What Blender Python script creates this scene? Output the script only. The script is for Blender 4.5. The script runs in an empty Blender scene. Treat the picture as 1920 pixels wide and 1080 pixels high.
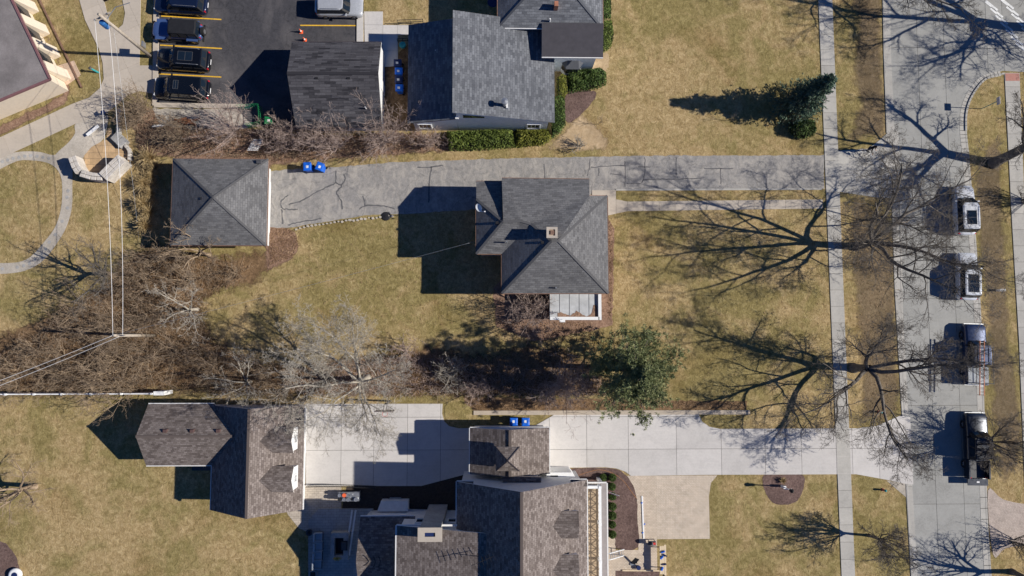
import bpy, bmesh, math, random
import numpy as np
from mathutils import Vector, Matrix

sc = bpy.context.scene
COL = sc.collection
rnd = random.Random(7)

# ------------------------------------------------------------------ camera
FPX, HC, NAD = 1300.0, 65.0, (930.0, 630.0)     # focal length in photo pixels, flying height, pixel straight below
_n = Vector(((NAD[0]-960)/FPX, -(NAD[1]-540)/FPX, -1.0)).normalized()
_z = -_n
_x = (Vector((1, 0, 0)) - _z*_z.x).normalized()
_y = _z.cross(_x)
MROT = Matrix((_x, _y, _z))                      # camera -> world
cam = bpy.data.objects.new('camera', bpy.data.cameras.new('camera'))
COL.objects.link(cam)
cam.data.sensor_fit = 'HORIZONTAL'; cam.data.sensor_width = 36.0
cam.data.lens = 36.0*FPX/1920.0
cam.data.clip_start = 0.5; cam.data.clip_end = 2000
cam.matrix_world = Matrix.Translation((0, 0, HC)) @ MROT.to_4x4()
sc.camera = cam

# ------------------------------------------------------------------ sky, sun, exposure
SUN_EL, SUN_AZ = math.radians(34.2), math.radians(-2.4)      # azimuth from +X
world = bpy.data.worlds.new('World'); sc.world = world; world.use_nodes = True
wn = world.node_tree
sky = wn.nodes.new('ShaderNodeTexSky'); sky.sky_type = 'NISHITA'; sky.sun_disc = False
sky.sun_elevation = SUN_EL; sky.sun_rotation = math.pi/2 - SUN_AZ
sky.air_density = 0.75; sky.dust_density = 0.0; sky.ozone_density = 10.0
bg = [n for n in wn.nodes if n.type == 'BACKGROUND'][0]
tint = wn.nodes.new('ShaderNodeMixRGB'); tint.blend_type = 'MULTIPLY'; tint.inputs[0].default_value = 1.0
tint.inputs[2].default_value = (0.55, 0.86, 1.12, 1)          # deep, clear winter blue all over
wn.links.new(sky.outputs[0], tint.inputs[1]); wn.links.new(tint.outputs[0], bg.inputs[0]); bg.inputs[1].default_value = 0.062
sun = bpy.data.objects.new('sun', bpy.data.lights.new('sun', 'SUN'))
COL.objects.link(sun)
sun.data.energy = 5.0; sun.data.angle = math.radians(0.53); sun.data.color = (1.0, 0.95, 0.87)
SD = Vector((math.cos(SUN_EL)*math.cos(SUN_AZ), math.cos(SUN_EL)*math.sin(SUN_AZ), math.sin(SUN_EL)))
sun.rotation_euler = SD.to_track_quat('Z', 'Y').to_euler(); sun.location = SD*90
sc.view_settings.view_transform = 'Standard'; sc.view_settings.look = 'None'
sc.view_settings.exposure = 0.22; sc.view_settings.gamma = 1.0
sc.render.engine = 'CYCLES'

# ------------------------------------------------------------------ helpers
def P(px, py, z=0.0):
    """photo pixel -> world x,y on the level z"""
    d = MROT @ Vector(((px-960)/FPX, -(py-540)/FPX, -1.0))
    t = (HC-z)/(-d.z)
    return (d.x*t, d.y*t)
def W(px, py, z=0.0):
    a = P(px, py, z); return (a[0], a[1], z)

ORG = {}
def link(o, parent=None):
    COL.objects.link(o)
    if parent is not None: o.parent = parent
    return o
def thing(name, label, cat, loc=(0, 0, 0), rz=0.0, group=None):
    o = bpy.data.objects.new(name, None); COL.objects.link(o)
    o.location = loc; o.rotation_euler = (0, 0, rz); o.empty_display_size = 0.2
    tag(o, label, cat, group); ORG[o.name] = Vector(loc) if rz == 0 else Vector((0, 0, 0))
    return o
def tag(o, label, cat, group=None):
    o['label'] = label; o['category'] = cat
    if group: o['group'] = group
    return o
def struct(o): o['kind'] = 'structure'; return o
def stuff(o): o['kind'] = 'stuff'; return o
def copy_tree(o, parent=None):
    c = o.copy(); COL.objects.link(c); c.parent = parent
    for ch in list(o.children): copy_tree(ch, c)
    return c
def place(proto, used, loc, rz=0.0, scale=1.0, label=None, group=None):
    o = proto if not used else copy_tree(proto)
    used.append(1)
    o.location = loc; o.rotation_euler = (0, 0, rz)
    o.scale = (scale,)*3 if not hasattr(scale, '__len__') else scale
    if label: o['label'] = label
    if group: o['group'] = group
    return o

def newmesh(name, V, F, mats, parent=None, smooth=False, mi=None, uvs=None):
    off = ORG.get(parent.name, Vector((0, 0, 0))) if parent is not None else Vector((0, 0, 0))
    me = bpy.data.meshes.new(name)
    V = [(v[0]-off.x, v[1]-off.y, v[2]-off.z) for v in V]
    me.from_pydata(V, [], F)
    if not isinstance(mats, (list, tuple)): mats = [mats]
    for m in mats: me.materials.append(m)
    if mi is not None: me.polygons.foreach_set('material_index', mi)
    if smooth: me.polygons.foreach_set('use_smooth', [True]*len(me.polygons))
    if uvs is not None:
        ul = me.uv_layers.new(name='UVMap'); ul.data.foreach_set('uv', np.array(uvs, 'f').ravel())
    me.update()
    o = bpy.data.objects.new(name, me); link(o, parent)
    if parent is not None: ORG[o.name] = off
    return o

def mesh_np(name, V, F, mat, parent=None, smooth=True):
    """V (n,3), F (m,k) arrays -> mesh object"""
    V = np.asarray(V, 'f'); F = np.asarray(F, 'i')
    if parent is not None: V = V - np.array(ORG.get(parent.name, (0, 0, 0)), 'f')
    me = bpy.data.meshes.new(name)
    k = F.shape[1]
    me.vertices.add(len(V)); me.vertices.foreach_set('co', V.ravel())
    me.loops.add(F.size); me.loops.foreach_set('vertex_index', F.ravel())
    me.polygons.add(len(F)); me.polygons.foreach_set('loop_start', np.arange(len(F), dtype='i')*k)
    try: me.polygons.foreach_set('loop_total', np.full(len(F), k, 'i'))
    except Exception: pass
    me.polygons.foreach_set('use_smooth', np.full(len(F), smooth))
    me.materials.append(mat); me.update(calc_edges=True)
    o = bpy.data.objects.new(name, me); link(o, parent)
    if parent is not None: ORG[o.name] = Vector(ORG.get(parent.name, (0, 0, 0)))
    return o

class MB:
    def __init__(s): s.V = []; s.F = []
    def add(s, V, F):
        b = len(s.V); s.V += [tuple(v) for v in V]; s.F += [tuple(i+b for i in f) for f in F]; return s
    def box(s, cx, cy, cz, sx, sy, sz, rz=0.0, taper=1.0):
        c, n = math.cos(rz), math.sin(rz); V = []
        for k, (zz, t) in enumerate(((-.5, 1.0), (.5, taper))):
            for a, b in ((-.5, -.5), (.5, -.5), (.5, .5), (-.5, .5)):
                x, y = a*sx*t, b*sy*t
                V.append((cx+x*c-y*n, cy+x*n+y*c, cz+zz*sz))
        return s.add(V, [(3, 2, 1, 0), (4, 5, 6, 7), (0, 1, 5, 4), (1, 2, 6, 5), (2, 3, 7, 6), (3, 0, 4, 7)])
    def b2(s, x0, y0, z0, x1, y1, z1):
        return s.box((x0+x1)/2, (y0+y1)/2, (z0+z1)/2, abs(x1-x0), abs(y1-y0), abs(z1-z0))
    def beam(s, p0, p1, w, h, ext=0.0, up=(0, 0, 1)):
        p0, p1 = Vector(p0), Vector(p1); d = (p1-p0).normalized()
        p0 = p0-d*ext; p1 = p1+d*ext
        u = Vector(up)
        a = d.cross(u)
        if a.length < 1e-4: a = d.cross(Vector((1, 0, 0)))
        a.normalize(); b = a.cross(d).normalized()
        V = [p+a*i*w/2+b*j*h/2 for p in (p0, p1) for i, j in ((-1, -1), (1, -1), (1, 1), (-1, 1))]
        return s.add(V, [(0, 1, 2, 3), (7, 6, 5, 4), (1, 0, 4, 5), (2, 1, 5, 6), (3, 2, 6, 7), (0, 3, 7, 4)])
    def tube(s, pts, r, n=8, cap=True):
        pts = [Vector(p) for p in pts]; m = len(pts)
        rr = r if hasattr(r, '__len__') else [r]*m
        V = []; F = []
        for i, p in enumerate(pts):
            d = (pts[min(i+1, m-1)]-pts[max(i-1, 0)]).normalized()
            a = d.cross(Vector((0, 0, 1)))
            if a.length < .05: a = d.cross(Vector((1, 0, 0)))
            a.normalize(); b = d.cross(a)
            for k in range(n):
                t = 2*math.pi*k/n; V.append(p+(a*math.cos(t)+b*math.sin(t))*rr[i])
        for i in range(m-1):
            for k in range(n):
                k2 = (k+1) % n; F.append((i*n+k, i*n+k2, (i+1)*n+k2, (i+1)*n+k))
        if cap: F += [tuple(range(n-1, -1, -1)), tuple(range((m-1)*n, m*n))]
        return s.add(V, F)
    def lathe(s, cx, cy, prof, n=14):
        V = []; F = []
        for r, z in prof:
            for k in range(n):
                t = 2*math.pi*k/n; V.append((cx+r*math.cos(t), cy+r*math.sin(t), z))
        for i in range(len(prof)-1):
            for k in range(n):
                k2 = (k+1) % n; F.append((i*n+k, i*n+k2, (i+1)*n+k2, (i+1)*n+k))
        F += [tuple(range(n-1, -1, -1)), tuple(range((len(prof)-1)*n, len(prof)*n))]
        return s.add(V, F)
    def prism(s, poly, z0, z1):
        n = len(poly)
        a = sum(poly[i][0]*poly[(i+1) % n][1]-poly[(i+1) % n][0]*poly[i][1] for i in range(n))
        if a < 0: poly = poly[::-1]
        V = [(x, y, z0) for x, y in poly]+[(x, y, z1) for x, y in poly]
        F = [tuple(range(n-1, -1, -1)), tuple(range(n, 2*n))]+[(i, (i+1) % n, n+(i+1) % n, n+i) for i in range(n)]
        return s.add(V, F)
    def build(s, name, mat, parent=None, smooth=False, bevel=0.0):
        o = newmesh(name, s.V, s.F, mat, parent, smooth)
        if bevel:
            m = o.modifiers.new('bevel', 'BEVEL'); m.width = bevel; m.segments = 2; m.limit_method = 'ANGLE'
        return o

def smooth_poly(pts, n=6, closed=True):
    """Catmull-Rom through the points"""
    out = []; m = len(pts)
    for i in range(m if closed else m-1):
        g = lambda k: pts[k % m] if closed else pts[max(0, min(m-1, k))]
        p0, p1, p2, p3 = g(i-1), g(i), g(i+1), g(i+2)
        for k in range(n):
            t = k/n
            out.append(tuple(.5*((2*p1[a])+(-p0[a]+p2[a])*t+(2*p0[a]-5*p1[a]+4*p2[a]-p3[a])*t*t+(-p0[a]+3*p1[a]-3*p2[a]+p3[a])*t**3) for a in (0, 1)))
    if not closed: out.append(tuple(pts[-1]))
    return out

def sheet(name, poly, z, mat, px=True, parent=None, wobble=0.0):
    pts = [P(*p) for p in poly] if px else poly
    if wobble:
        q = []
        for i in range(len(pts)):
            a, b = pts[i], pts[(i+1) % len(pts)]
            L = math.hypot(b[0]-a[0], b[1]-a[1]); k = max(1, int(L/.35))
            for j in range(k):
                t = j/k; q.append((a[0]+(b[0]-a[0])*t+rnd.gauss(0, wobble), a[1]+(b[1]-a[1])*t+rnd.gauss(0, wobble)))
        pts = q
    bm = bmesh.new()
    f = bm.faces.new([bm.verts.new((x, y, z)) for x, y in pts])
    f.normal_update()
    if f.normal.z < 0: f.normal_flip()
    bmesh.ops.triangulate(bm, faces=bm.faces[:])
    me = bpy.data.meshes.new(name); bm.to_mesh(me); bm.free(); me.materials.append(mat)
    o = bpy.data.objects.new(name, me); link(o, parent)
    if parent is None: struct(o)
    return o

def clip(poly, axis, val, keep_gt):
    out = []
    for i in range(len(poly)):
        a, b = poly[i], poly[(i+1) % len(poly)]
        ia = (a[axis] >= val) == keep_gt; ib = (b[axis] >= val) == keep_gt
        if ia: out.append(a)
        if ia != ib:
            t = (val-a[axis])/(b[axis]-a[axis]); out.append((a[0]+(b[0]-a[0])*t, a[1]+(b[1]-a[1])*t))
    return out
def parea(p): return .5*sum(p[i][0]*p[(i+1) % len(p)][1]-p[(i+1) % len(p)][0]*p[i][1] for i in range(len(p)))
def slabs(parent, poly, xs, ys, gap, z0, z1, mat, name='slab', ang=0.0):
    """cut the world polygon along the joint lines xs, ys (in a frame turned by ang): each piece an object of its own"""
    c, s_ = math.cos(-ang), math.sin(-ang)
    Q = [(x*c-y*s_, x*s_+y*c) for x, y in poly]
    c2, s2 = math.cos(ang), math.sin(ang); n = 0
    xs = sorted(xs); ys = sorted(ys)
    for i in range(len(xs)-1):
        a = clip(clip(Q, 0, xs[i]+gap/2, True), 0, xs[i+1]-gap/2, False) if len(Q) > 2 else []
        if len(a) < 3: continue
        for j in range(len(ys)-1):
            b = clip(a, 1, ys[j]+gap/2, True)
            if len(b) < 3: continue
            b = clip(b, 1, ys[j+1]-gap/2, False)
            if len(b) < 3 or abs(parea(b)) < .03: continue
            r = []
            for p in b:
                if not r or abs(p[0]-r[-1][0])+abs(p[1]-r[-1][1]) > 1e-3: r.append(p)
            if abs(r[0][0]-r[-1][0])+abs(r[0][1]-r[-1][1]) < 1e-3: r.pop()
            if len(r) < 3: continue
            r = [(x*c2-y*s2, x*s2+y*c2) for x, y in r]
            MB().prism(r, z0, z1+rnd.uniform(-.004, .004)).build(name, mat, parent); n += 1
    return n

# ------------------------------------------------------------------ materials
def M_(name):
    m = bpy.data.materials.new(name); m.use_nodes = True
    nt = m.node_tree; b = nt.nodes['Principled BSDF']
    return m, nt, b
def nd(nt, typ, **kw):
    n = nt.nodes.new(typ)
    for k, v in kw.items():
        if k[0] == 'i' and k[1:].isdigit(): n.inputs[int(k[1:])].default_value = v
        elif k in n.inputs.keys(): n.inputs[k].default_value = v
        else: setattr(n, k, v)
    return n
def lk(nt, a, b): nt.links.new(a, b)
def coord(nt, kind='Object', scale=(1, 1, 1), rot=0.0):
    t = nd(nt, 'ShaderNodeTexCoord'); mp = nd(nt, 'ShaderNodeMapping')
    mp.inputs['Scale'].default_value = scale; mp.inputs['Rotation'].default_value = (0, 0, rot)
    lk(nt, t.outputs[kind], mp.inputs[0]); return mp.outputs[0]
def noise(nt, v, scale, detail=5, rough=.6, dist=0.0):
    n = nd(nt, 'ShaderNodeTexNoise'); n.inputs['Scale'].default_value = scale; n.inputs['Detail'].default_value = detail
    n.inputs['Roughness'].default_value = rough; n.inputs['Distortion'].default_value = dist
    lk(nt, v, n.inputs['Vector']); return n.outputs[0]
def ramp(nt, f, stops):
    r = nd(nt, 'ShaderNodeValToRGB'); e = r.color_ramp.elements
    while len(e) < len(stops): e.new(.5)
    for i, (p, c) in enumerate(stops):
        e[i].position = p; e[i].color = (*(c if hasattr(c, '__len__') else (c, c, c)), 1)
    lk(nt, f, r.inputs[0]); return r.outputs[0]
def mix(nt, f, a, b, mode='MIX'):
    n = nd(nt, 'ShaderNodeMixRGB', blend_type=mode)
    for i, v in enumerate((f, a, b)):
        if hasattr(v, 'is_linked') or hasattr(v, 'links'): lk(nt, v, n.inputs[i])
        else: n.inputs[i].default_value = v if (i == 0) else (*v, 1)
    return n.outputs[0]
def math_(nt, op, a, b=0.0):
    n = nd(nt, 'ShaderNodeMath', operation=op)
    for i, v in enumerate((a, b)):
        if hasattr(v, 'links'): lk(nt, v, n.inputs[i])
        else: n.inputs[i].default_value = v
    return n.outputs[0]
def bump(nt, b, h, dist=.02, strength=1.0):
    n = nd(nt, 'ShaderNodeBump'); n.inputs['Distance'].default_value = dist; n.inputs['Strength'].default_value = strength
    lk(nt, h, n.inputs['Height']); lk(nt, n.outputs[0], b.inputs['Normal'])
def rough(b, r, spec=.3):
    b.inputs['Roughness'].default_value = r; b.inputs['Specular IOR Level'].default_value = spec

def plain(name, col, r=.7, var=.18, scale=4.0, spec=.3, metal=0.0, coat=0.0, bmp=0.0, objvar=0.0):
    m, nt, b = M_(name)
    v = coord(nt)
    n = noise(nt, v, scale, 6, .65)
    lo = tuple(c*(1-var) for c in col); hi = tuple(min(1, c*(1+var)) for c in col)
    c = ramp(nt, n, [(.3, lo), (.7, hi)])
    if objvar:
        oi = nd(nt, 'ShaderNodeObjectInfo')
        k = ramp(nt, oi.outputs['Random'], [(0, 1-objvar), (1, 1+objvar)])
        c = mix(nt, 1.0, c, k, 'MULTIPLY')
    lk(nt, c, b.inputs['Base Color']); rough(b, r, spec)
    b.inputs['Metallic'].default_value = metal; b.inputs['Coat Weight'].default_value = coat
    b.inputs['Coat Roughness'].default_value = .08
    if bmp: bump(nt, b, n, bmp)
    return m

def lawn_mat():
    m, nt, b = M_('lawn_dormant'); v = coord(nt)
    big = noise(nt, v, .07, 3, .5); mid = noise(nt, v, .42, 5, .62, .6); fin = noise(nt, v, 2.2, 6, .75, .8)
    fib = noise(nt, coord(nt, scale=(1, .45, 1), rot=.5), 7.5, 4, .8, 1.6)
    straw = ramp(nt, fin, [(.25, (.185, .126, .054)), (.47, (.358, .258, .126)), (.72, (.555, .42, .23))])
    olive = ramp(nt, fin, [(.25, (.130, .102, .036)), (.5, (.252, .200, .082)), (.75, (.40, .325, .150))])
    f = math_(nt, 'ADD', math_(nt, 'MULTIPLY', big, .9), math_(nt, 'MULTIPLY', mid, .9))
    fac = ramp(nt, f, [(.78, 0.0), (1.02, 1.0)])
    c = mix(nt, fac, straw, olive)
    fb = ramp(nt, fib, [(.28, .50), (.5, .98), (.74, 1.45)])
    c = mix(nt, 1.0, c, fb, 'MULTIPLY')
    sp = ramp(nt, noise(nt, v, .16, 2, .4, .3), [(.60, (1, 1, 1)), (.74, (.80, .76, .70))])
    c = mix(nt, 1.0, c, sp, 'MULTIPLY')
    lk(nt, c, b.inputs['Base Color']); rough(b, .95, .08)
    bump(nt, b, mix(nt, .5, fin, fib), .10, .9)
    return m
def litter_mat(name, dark, mid, light, sc1=3.0, bmp=.09):
    m, nt, b = M_(name); v = coord(nt)
    a = noise(nt, v, sc1, 7, .78, .7); w = nd(nt, 'ShaderNodeTexVoronoi'); w.inputs['Scale'].default_value = 7.0
    lk(nt, v, w.inputs['Vector'])
    big = noise(nt, v, .35, 4, .6)
    c = ramp(nt, a, [(.28, dark), (.5, mid), (.72, light)])
    c = mix(nt, .28, c, ramp(nt, w.outputs['Color'], [(0, dark), (1, light)]))
    c = mix(nt, 1.0, c, ramp(nt, big, [(.3, .72), (.7, 1.25)]), 'MULTIPLY')
    lk(nt, c, b.inputs['Base Color']); rough(b, .95, .1)
    bump(nt, b, a, bmp, 1.0)
    return m
def asphalt_mat(name, c0, c1, worn, wscale=.3):
    m, nt, b = M_(name); v = coord(nt)
    a = noise(nt, v, 3.0, 8, .75); g = noise(nt, v, 22, 3, .8); w = noise(nt, coord(nt, scale=(1, .6, 1)), wscale, 6, .68, 1.2)
    c = ramp(nt, a, [(.3, c0), (.7, c1)])
    c = mix(nt, ramp(nt, w, [(.44, 0.0), (.66, .8)]), c, worn)
    c = mix(nt, 1.0, c, ramp(nt, g, [(.25, .7), (.75, 1.3)]), 'MULTIPLY')
    cr = nd(nt, 'ShaderNodeTexVoronoi', feature='DISTANCE_TO_EDGE'); cr.inputs['Scale'].default_value = .35
    dv = nd(nt, 'ShaderNodeVectorMath', operation='ADD'); lk(nt, v, dv.inputs[0])
    nn = nd(nt, 'ShaderNodeTexNoise'); nn.inputs['Scale'].default_value = .9; nn.inputs['Detail'].default_value = 5; lk(nt, v, nn.inputs['Vector'])
    lk(nt, nn.outputs['Color'], dv.inputs[1]); lk(nt, dv.outputs[0], cr.inputs['Vector'])
    ck = ramp(nt, cr.outputs['Distance'], [(.0, .72), (.012, 1.0)])
    c = mix(nt, 1.0, c, ck, 'MULTIPLY')
    lk(nt, c, b.inputs['Base Color']); rough(b, .9, .2); bump(nt, b, g, .012, .6)
    return m
def concrete_mat(name, col, var=.10, objvar=.07):
    m, nt, b = M_(name); v = coord(nt)
    a = noise(nt, v, .55, 6, .68, .8); g = noise(nt, v, 6, 6, .75); st = noise(nt, coord(nt, scale=(.25, 3, 1)), 2.0, 4, .6)
    f = math_(nt, 'ADD', math_(nt, 'MULTIPLY', a, .55), math_(nt, 'MULTIPLY', g, .45))
    c = ramp(nt, f, [(.32, tuple(x*(1-var*1.9) for x in col)), (.5, col), (.66, tuple(min(1, x*(1+var)) for x in col))])
    c = mix(nt, .16, c, ramp(nt, st, [(.35, tuple(x*.8 for x in col)), (.7, tuple(min(1, x*1.08) for x in col))]))
    oi = nd(nt, 'ShaderNodeObjectInfo')
    c = mix(nt, 1.0, c, ramp(nt, oi.outputs['Random'], [(0, 1-objvar), (1, 1+objvar)]), 'MULTIPLY')
    lk(nt, c, b.inputs['Base Color']); rough(b, .88, .25); bump(nt, b, g, .006, .7)
    return m
def shingle_mat(name, c0, c1, c2, bw=.42, rh=.2, blotch=.35):
    m, nt, b = M_(name); v = coord(nt, 'UV')
    br = nd(nt, 'ShaderNodeTexBrick'); br.offset = .5
    br.inputs['Scale'].default_value = 1.0; br.inputs['Brick Width'].default_value = bw; br.inputs['Row Height'].default_value = rh
    br.inputs['Mortar Size'].default_value = .012; br.inputs['Mortar Smooth'].default_value = .2; br.inputs['Bias'].default_value = 0.0
    br.inputs['Color1'].default_value = (0, 0, 0, 1); br.inputs['Color2'].default_value = (1, 1, 1, 1); br.inputs['Mortar'].default_value = (.0, .0, .0, 1)
    lk(nt, v, br.inputs['Vector'])
    st = noise(nt, coord(nt, 'UV', (.8, 2.6, 1)), 1.3, 4, .7, .5)
    f = math_(nt, 'ADD', math_(nt, 'MULTIPLY', br.outputs['Color'], .55), math_(nt, 'MULTIPLY', st, .55))
    c = ramp(nt, f, [(.22, c0), (.48, c1), (.85, c2)])
    c = mix(nt, 1.0, c, ramp(nt, noise(nt, coord(nt, 'UV'), .35, 4, .6), [(.3, 1-blotch), (.7, 1+blotch*.5)]), 'MULTIPLY')
    c = mix(nt, 1.0, c, ramp(nt, noise(nt, coord(nt, 'UV'), 9, 3, .8), [(.25, .75), (.75, 1.22)]), 'MULTIPLY')
    lk(nt, c, b.inputs['Base Color']); rough(b, .92, .15)
    bump(nt, b, math_(nt, 'SUBTRACT', br.outputs['Color'], br.outputs['Fac']), .012, .8)
    return m
def siding_mat(name, col, pitch=.14):
    m, nt, b = M_(name); v = coord(nt)
    w = nd(nt, 'ShaderNodeTexWave', wave_type='BANDS', bands_direction='Z', wave_profile='SAW')
    w.inputs['Scale'].default_value = 1/(pitch*math.pi*2)*math.pi*2/6.2832*3.1416; lk(nt, v, w.inputs['Vector'])
    n = noise(nt, v, 3, 5, .6)
    c = ramp(nt, n, [(.3, tuple(x*.9 for x in col)), (.7, tuple(min(1, x*1.05) for x in col))])
    lk(nt, c, b.inputs['Base Color']); rough(b, .6, .3); bump(nt, b, w.outputs[0], .015, .6)
    return m
def paver_mat(name, c0, c1, joint, bw, rh, ang=0.0, herring=False):
    m, nt, b = M_(name); v = coord(nt, 'Object', rot=ang)
    br = nd(nt, 'ShaderNodeTexBrick'); br.offset = .5
    br.inputs['Scale'].default_value = 1.0; br.inputs['Brick Width'].default_value = bw; br.inputs['Row Height'].default_value = rh
    br.inputs['Mortar Size'].default_value = .012; br.inputs['Color1'].default_value = (*c0, 1); br.inputs['Color2'].default_value = (*c1, 1)
    br.inputs['Mortar'].default_value = (*joint, 1); lk(nt, v, br.inputs['Vector'])
    c = br.outputs['Color']
    c = mix(nt, 1.0, c, ramp(nt, noise(nt, v, 1.2, 5, .7), [(.3, .82), (.7, 1.14)]), 'MULTIPLY')
    lk(nt, c, b.inputs['Base Color']); rough(b, .85, .25)
    bump(nt, b, br.outputs['Fac'], -.01, .6)
    return m
def leaf_mat(name, c0, c1, c2):
    m, nt, b = M_(name); g = nd(nt, 'ShaderNodeNewGeometry')
    v = coord(nt)
    f = math_(nt, 'ADD', math_(nt, 'MULTIPLY', noise(nt, v, 1.1, 3, .6), .9), math_(nt, 'MULTIPLY', g.outputs['Random Per Island'], .45))
    c = ramp(nt, f, [(.3, c0), (.65, c1), (1.0, c2)])
    lk(nt, c, b.inputs['Base Color']); rough(b, .65, .25)
    return m
def bark_mat(name, c0, c1):
    m, nt, b = M_(name); v = coord(nt)
    g = nd(nt, 'ShaderNodeNewGeometry')
    n = noise(nt, v, 4, 5, .7)
    c = ramp(nt, n, [(.3, c0), (.7, c1)])
    c = mix(nt, 1.0, c, ramp(nt, g.outputs['Random Per Island'], [(0, .7), (1, 1.3)]), 'MULTIPLY')
    lk(nt, c, b.inputs['Base Color']); rough(b, .9, .15)
    return m
def glass_mat(name, col, r=.05):
    m, nt, b = M_(name); v = coord(nt)
    c = ramp(nt, noise(nt, v, .8, 2), [(.3, tuple(x*.8 for x in col)), (.7, col)])
    lk(nt, c, b.inputs['Base Color']); rough(b, r, .8); return m
def paint(name, col, metal=.0, r=.35):
    m, nt, b = M_(name); v = coord(nt)
    n = noise(nt, v, 2.0, 5, .7)
    c = ramp(nt, n, [(.3, tuple(x*.86 for x in col)), (.7, tuple(min(1, x*1.06) for x in col))])
    lk(nt, c, b.inputs['Base Color']); rough(b, r, .5); b.inputs['Metallic'].default_value = metal
    b.inputs['Coat Weight'].default_value = .8; b.inputs['Coat Roughness'].default_value = .06
    lk(nt, ramp(nt, noise(nt, v, 5, 4, .7), [(.3, r*.8), (.7, r*1.4)]), b.inputs['Roughness'])
    return m

def soften(m, lo=.15, hi=.6, amt=1.0, nscale=.9):
    nt = m.node_tree; b = nt.nodes['Principled BSDF']; out = [n for n in nt.nodes if n.type == 'OUTPUT_MATERIAL'][0]
    at = nd(nt, 'ShaderNodeAttribute'); at.attribute_name = 'fade'
    nz = noise(nt, coord(nt), nscale, 7, .72, .4)
    f = math_(nt, 'ADD', math_(nt, 'MULTIPLY', at.outputs['Fac'], 1.25), math_(nt, 'MULTIPLY', math_(nt, 'SUBTRACT', nz, .5), 2.2))
    f = ramp(nt, f, [(lo, 0.0), (hi, amt)])
    tr = nd(nt, 'ShaderNodeBsdfTransparent'); mx = nd(nt, 'ShaderNodeMixShader')
    lk(nt, f, mx.inputs[0]); lk(nt, tr.outputs[0], mx.inputs[1]); lk(nt, b.outputs[0], mx.inputs[2]); lk(nt, mx.outputs[0], out.inputs[0])
    return m
def soft_sheet(name, poly, z, mat, feather=1.6, step=.45):
    wp = [P(*p) for p in poly]; xs = [p[0] for p in wp]; ys = [p[1] for p in wp]
    X = np.arange(min(xs)-.5, max(xs)+.5, step); Y = np.arange(min(ys)-.5, max(ys)+.5, step); GX, GY = np.meshgrid(X, Y)
    x, y = GX.ravel(), GY.ravel(); ins = np.zeros(x.shape, bool); D = np.full(x.shape, 1e9); n = len(wp)
    for i in range(n):
        x1, y1 = wp[i]; x2, y2 = wp[(i+1) % n]
        if y1 != y2: ins ^= ((y1 > y) != (y2 > y)) & (x < (x2-x1)*(y-y1)/(y2-y1)+x1)
        dx, dy = x2-x1, y2-y1; t = np.clip(((x-x1)*dx+(y-y1)*dy)/(dx*dx+dy*dy+1e-9), 0, 1); D = np.minimum(D, np.hypot(x-x1-t*dx, y-y1-t*dy))
    fade = np.where(ins, np.clip(D/feather, 0, 1), 0.0)
    w, h = len(X), len(Y); idx = np.arange(w*h).reshape(h, w)
    F = np.stack([idx[:-1, :-1], idx[:-1, 1:], idx[1:, 1:], idx[1:, :-1]], -1).reshape(-1, 4); F = F[ins[F].any(1)]
    used, inv = np.unique(F, return_inverse=True)
    o = mesh_np(name, np.stack([x[used], y[used], np.full(len(used), z)], 1), inv.reshape(-1, 4), mat)
    a = o.data.attributes.new('fade', 'FLOAT', 'POINT'); a.data.foreach_set('value', fade[used].astype('f'))
    return struct(o)
K = {}
K['lawn'] = lawn_mat()
K['litter'] = litter_mat('leaf_litter', (.055, .034, .019), (.19, .118, .064), (.38, .25, .14))
K['litter_red'] = litter_mat('red_leaf_litter', (.105, .060, .040), (.27, .165, .115), (.45, .31, .22), 4.0)
K['mulch'] = litter_mat('bark_mulch', (.055, .034, .030), (.150, .098, .085), (.26, .18, .155), 5.0, .06)
K['bare'] = litter_mat('bare_sandy_soil', (.30, .205, .115), (.46, .335, .20), (.56, .43, .28), 2.5, .03)
K['lot'] = asphalt_mat('parking_asphalt', (.042, .041, .046), (.075, .073, .08), (.135, .125, .125), .16)
K['drive'] = asphalt_mat('worn_asphalt', (.19, .182, .175), (.335, .318, .30), (.43, .395, .35), 1.1)
K['tar'] = plain('tar_sealant', (.115, .112, .115), .8, .2)
K['conc'] = concrete_mat('light_concrete', (.565, .535, .505))
K['conc_walk'] = concrete_mat('sidewalk_concrete', (.435, .415, .378), .14, .09)
K['conc_tan'] = concrete_mat('tan_concrete', (.475, .415, .345), .10, .05)
K['conc_road'] = concrete_mat('street_concrete', (.33, .325, .305), .16, .04)
K['joint'] = plain('joint_dirt', (.085, .075, .065), .95, .3)
K['aggr'] = litter_mat('exposed_aggregate', (.30, .265, .22), (.46, .41, .345), (.58, .53, .46), 9.0, .01)
K['yellow'] = plain('yellow_road_paint', (.72, .42, .035), .7, .22, 6)
K['whitepaint'] = plain('white_road_paint', (.74, .74, .72), .7, .25, 5)
K['white'] = plain('white_paint', (.80, .80, .79), .5, .06)
K['trim'] = plain('white_trim', (.74, .73, .71), .45, .08)
K['gutter_brown'] = plain('copper_brown_gutter', (.20, .12, .085), .45, .3)
K['gutter_dark'] = plain('dark_gutter', (.05, .04, .045), .5, .2)
K['black'] = plain('black_metal', (.02, .02, .022), .5, .2)
K['darkgrey'] = plain('dark_grey_metal', (.07, .07, .075), .5, .2)
K['steel'] = plain('galvanised_steel', (.42, .43, .44), .4, .15, metal=.7)
K['wood'] = plain('weathered_pole_wood', (.40, .34, .27), .85, .22, 3, bmp=.01)
K['lumber'] = plain('new_lumber', (.66, .53, .36), .75, .12)
K['brownwood'] = plain('brown_fence_wood', (.17, .085, .045), .85, .3, 3)
K['blue'] = plain('blue_bin_plastic', (.012, .13, .62), .45, .12)
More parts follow.
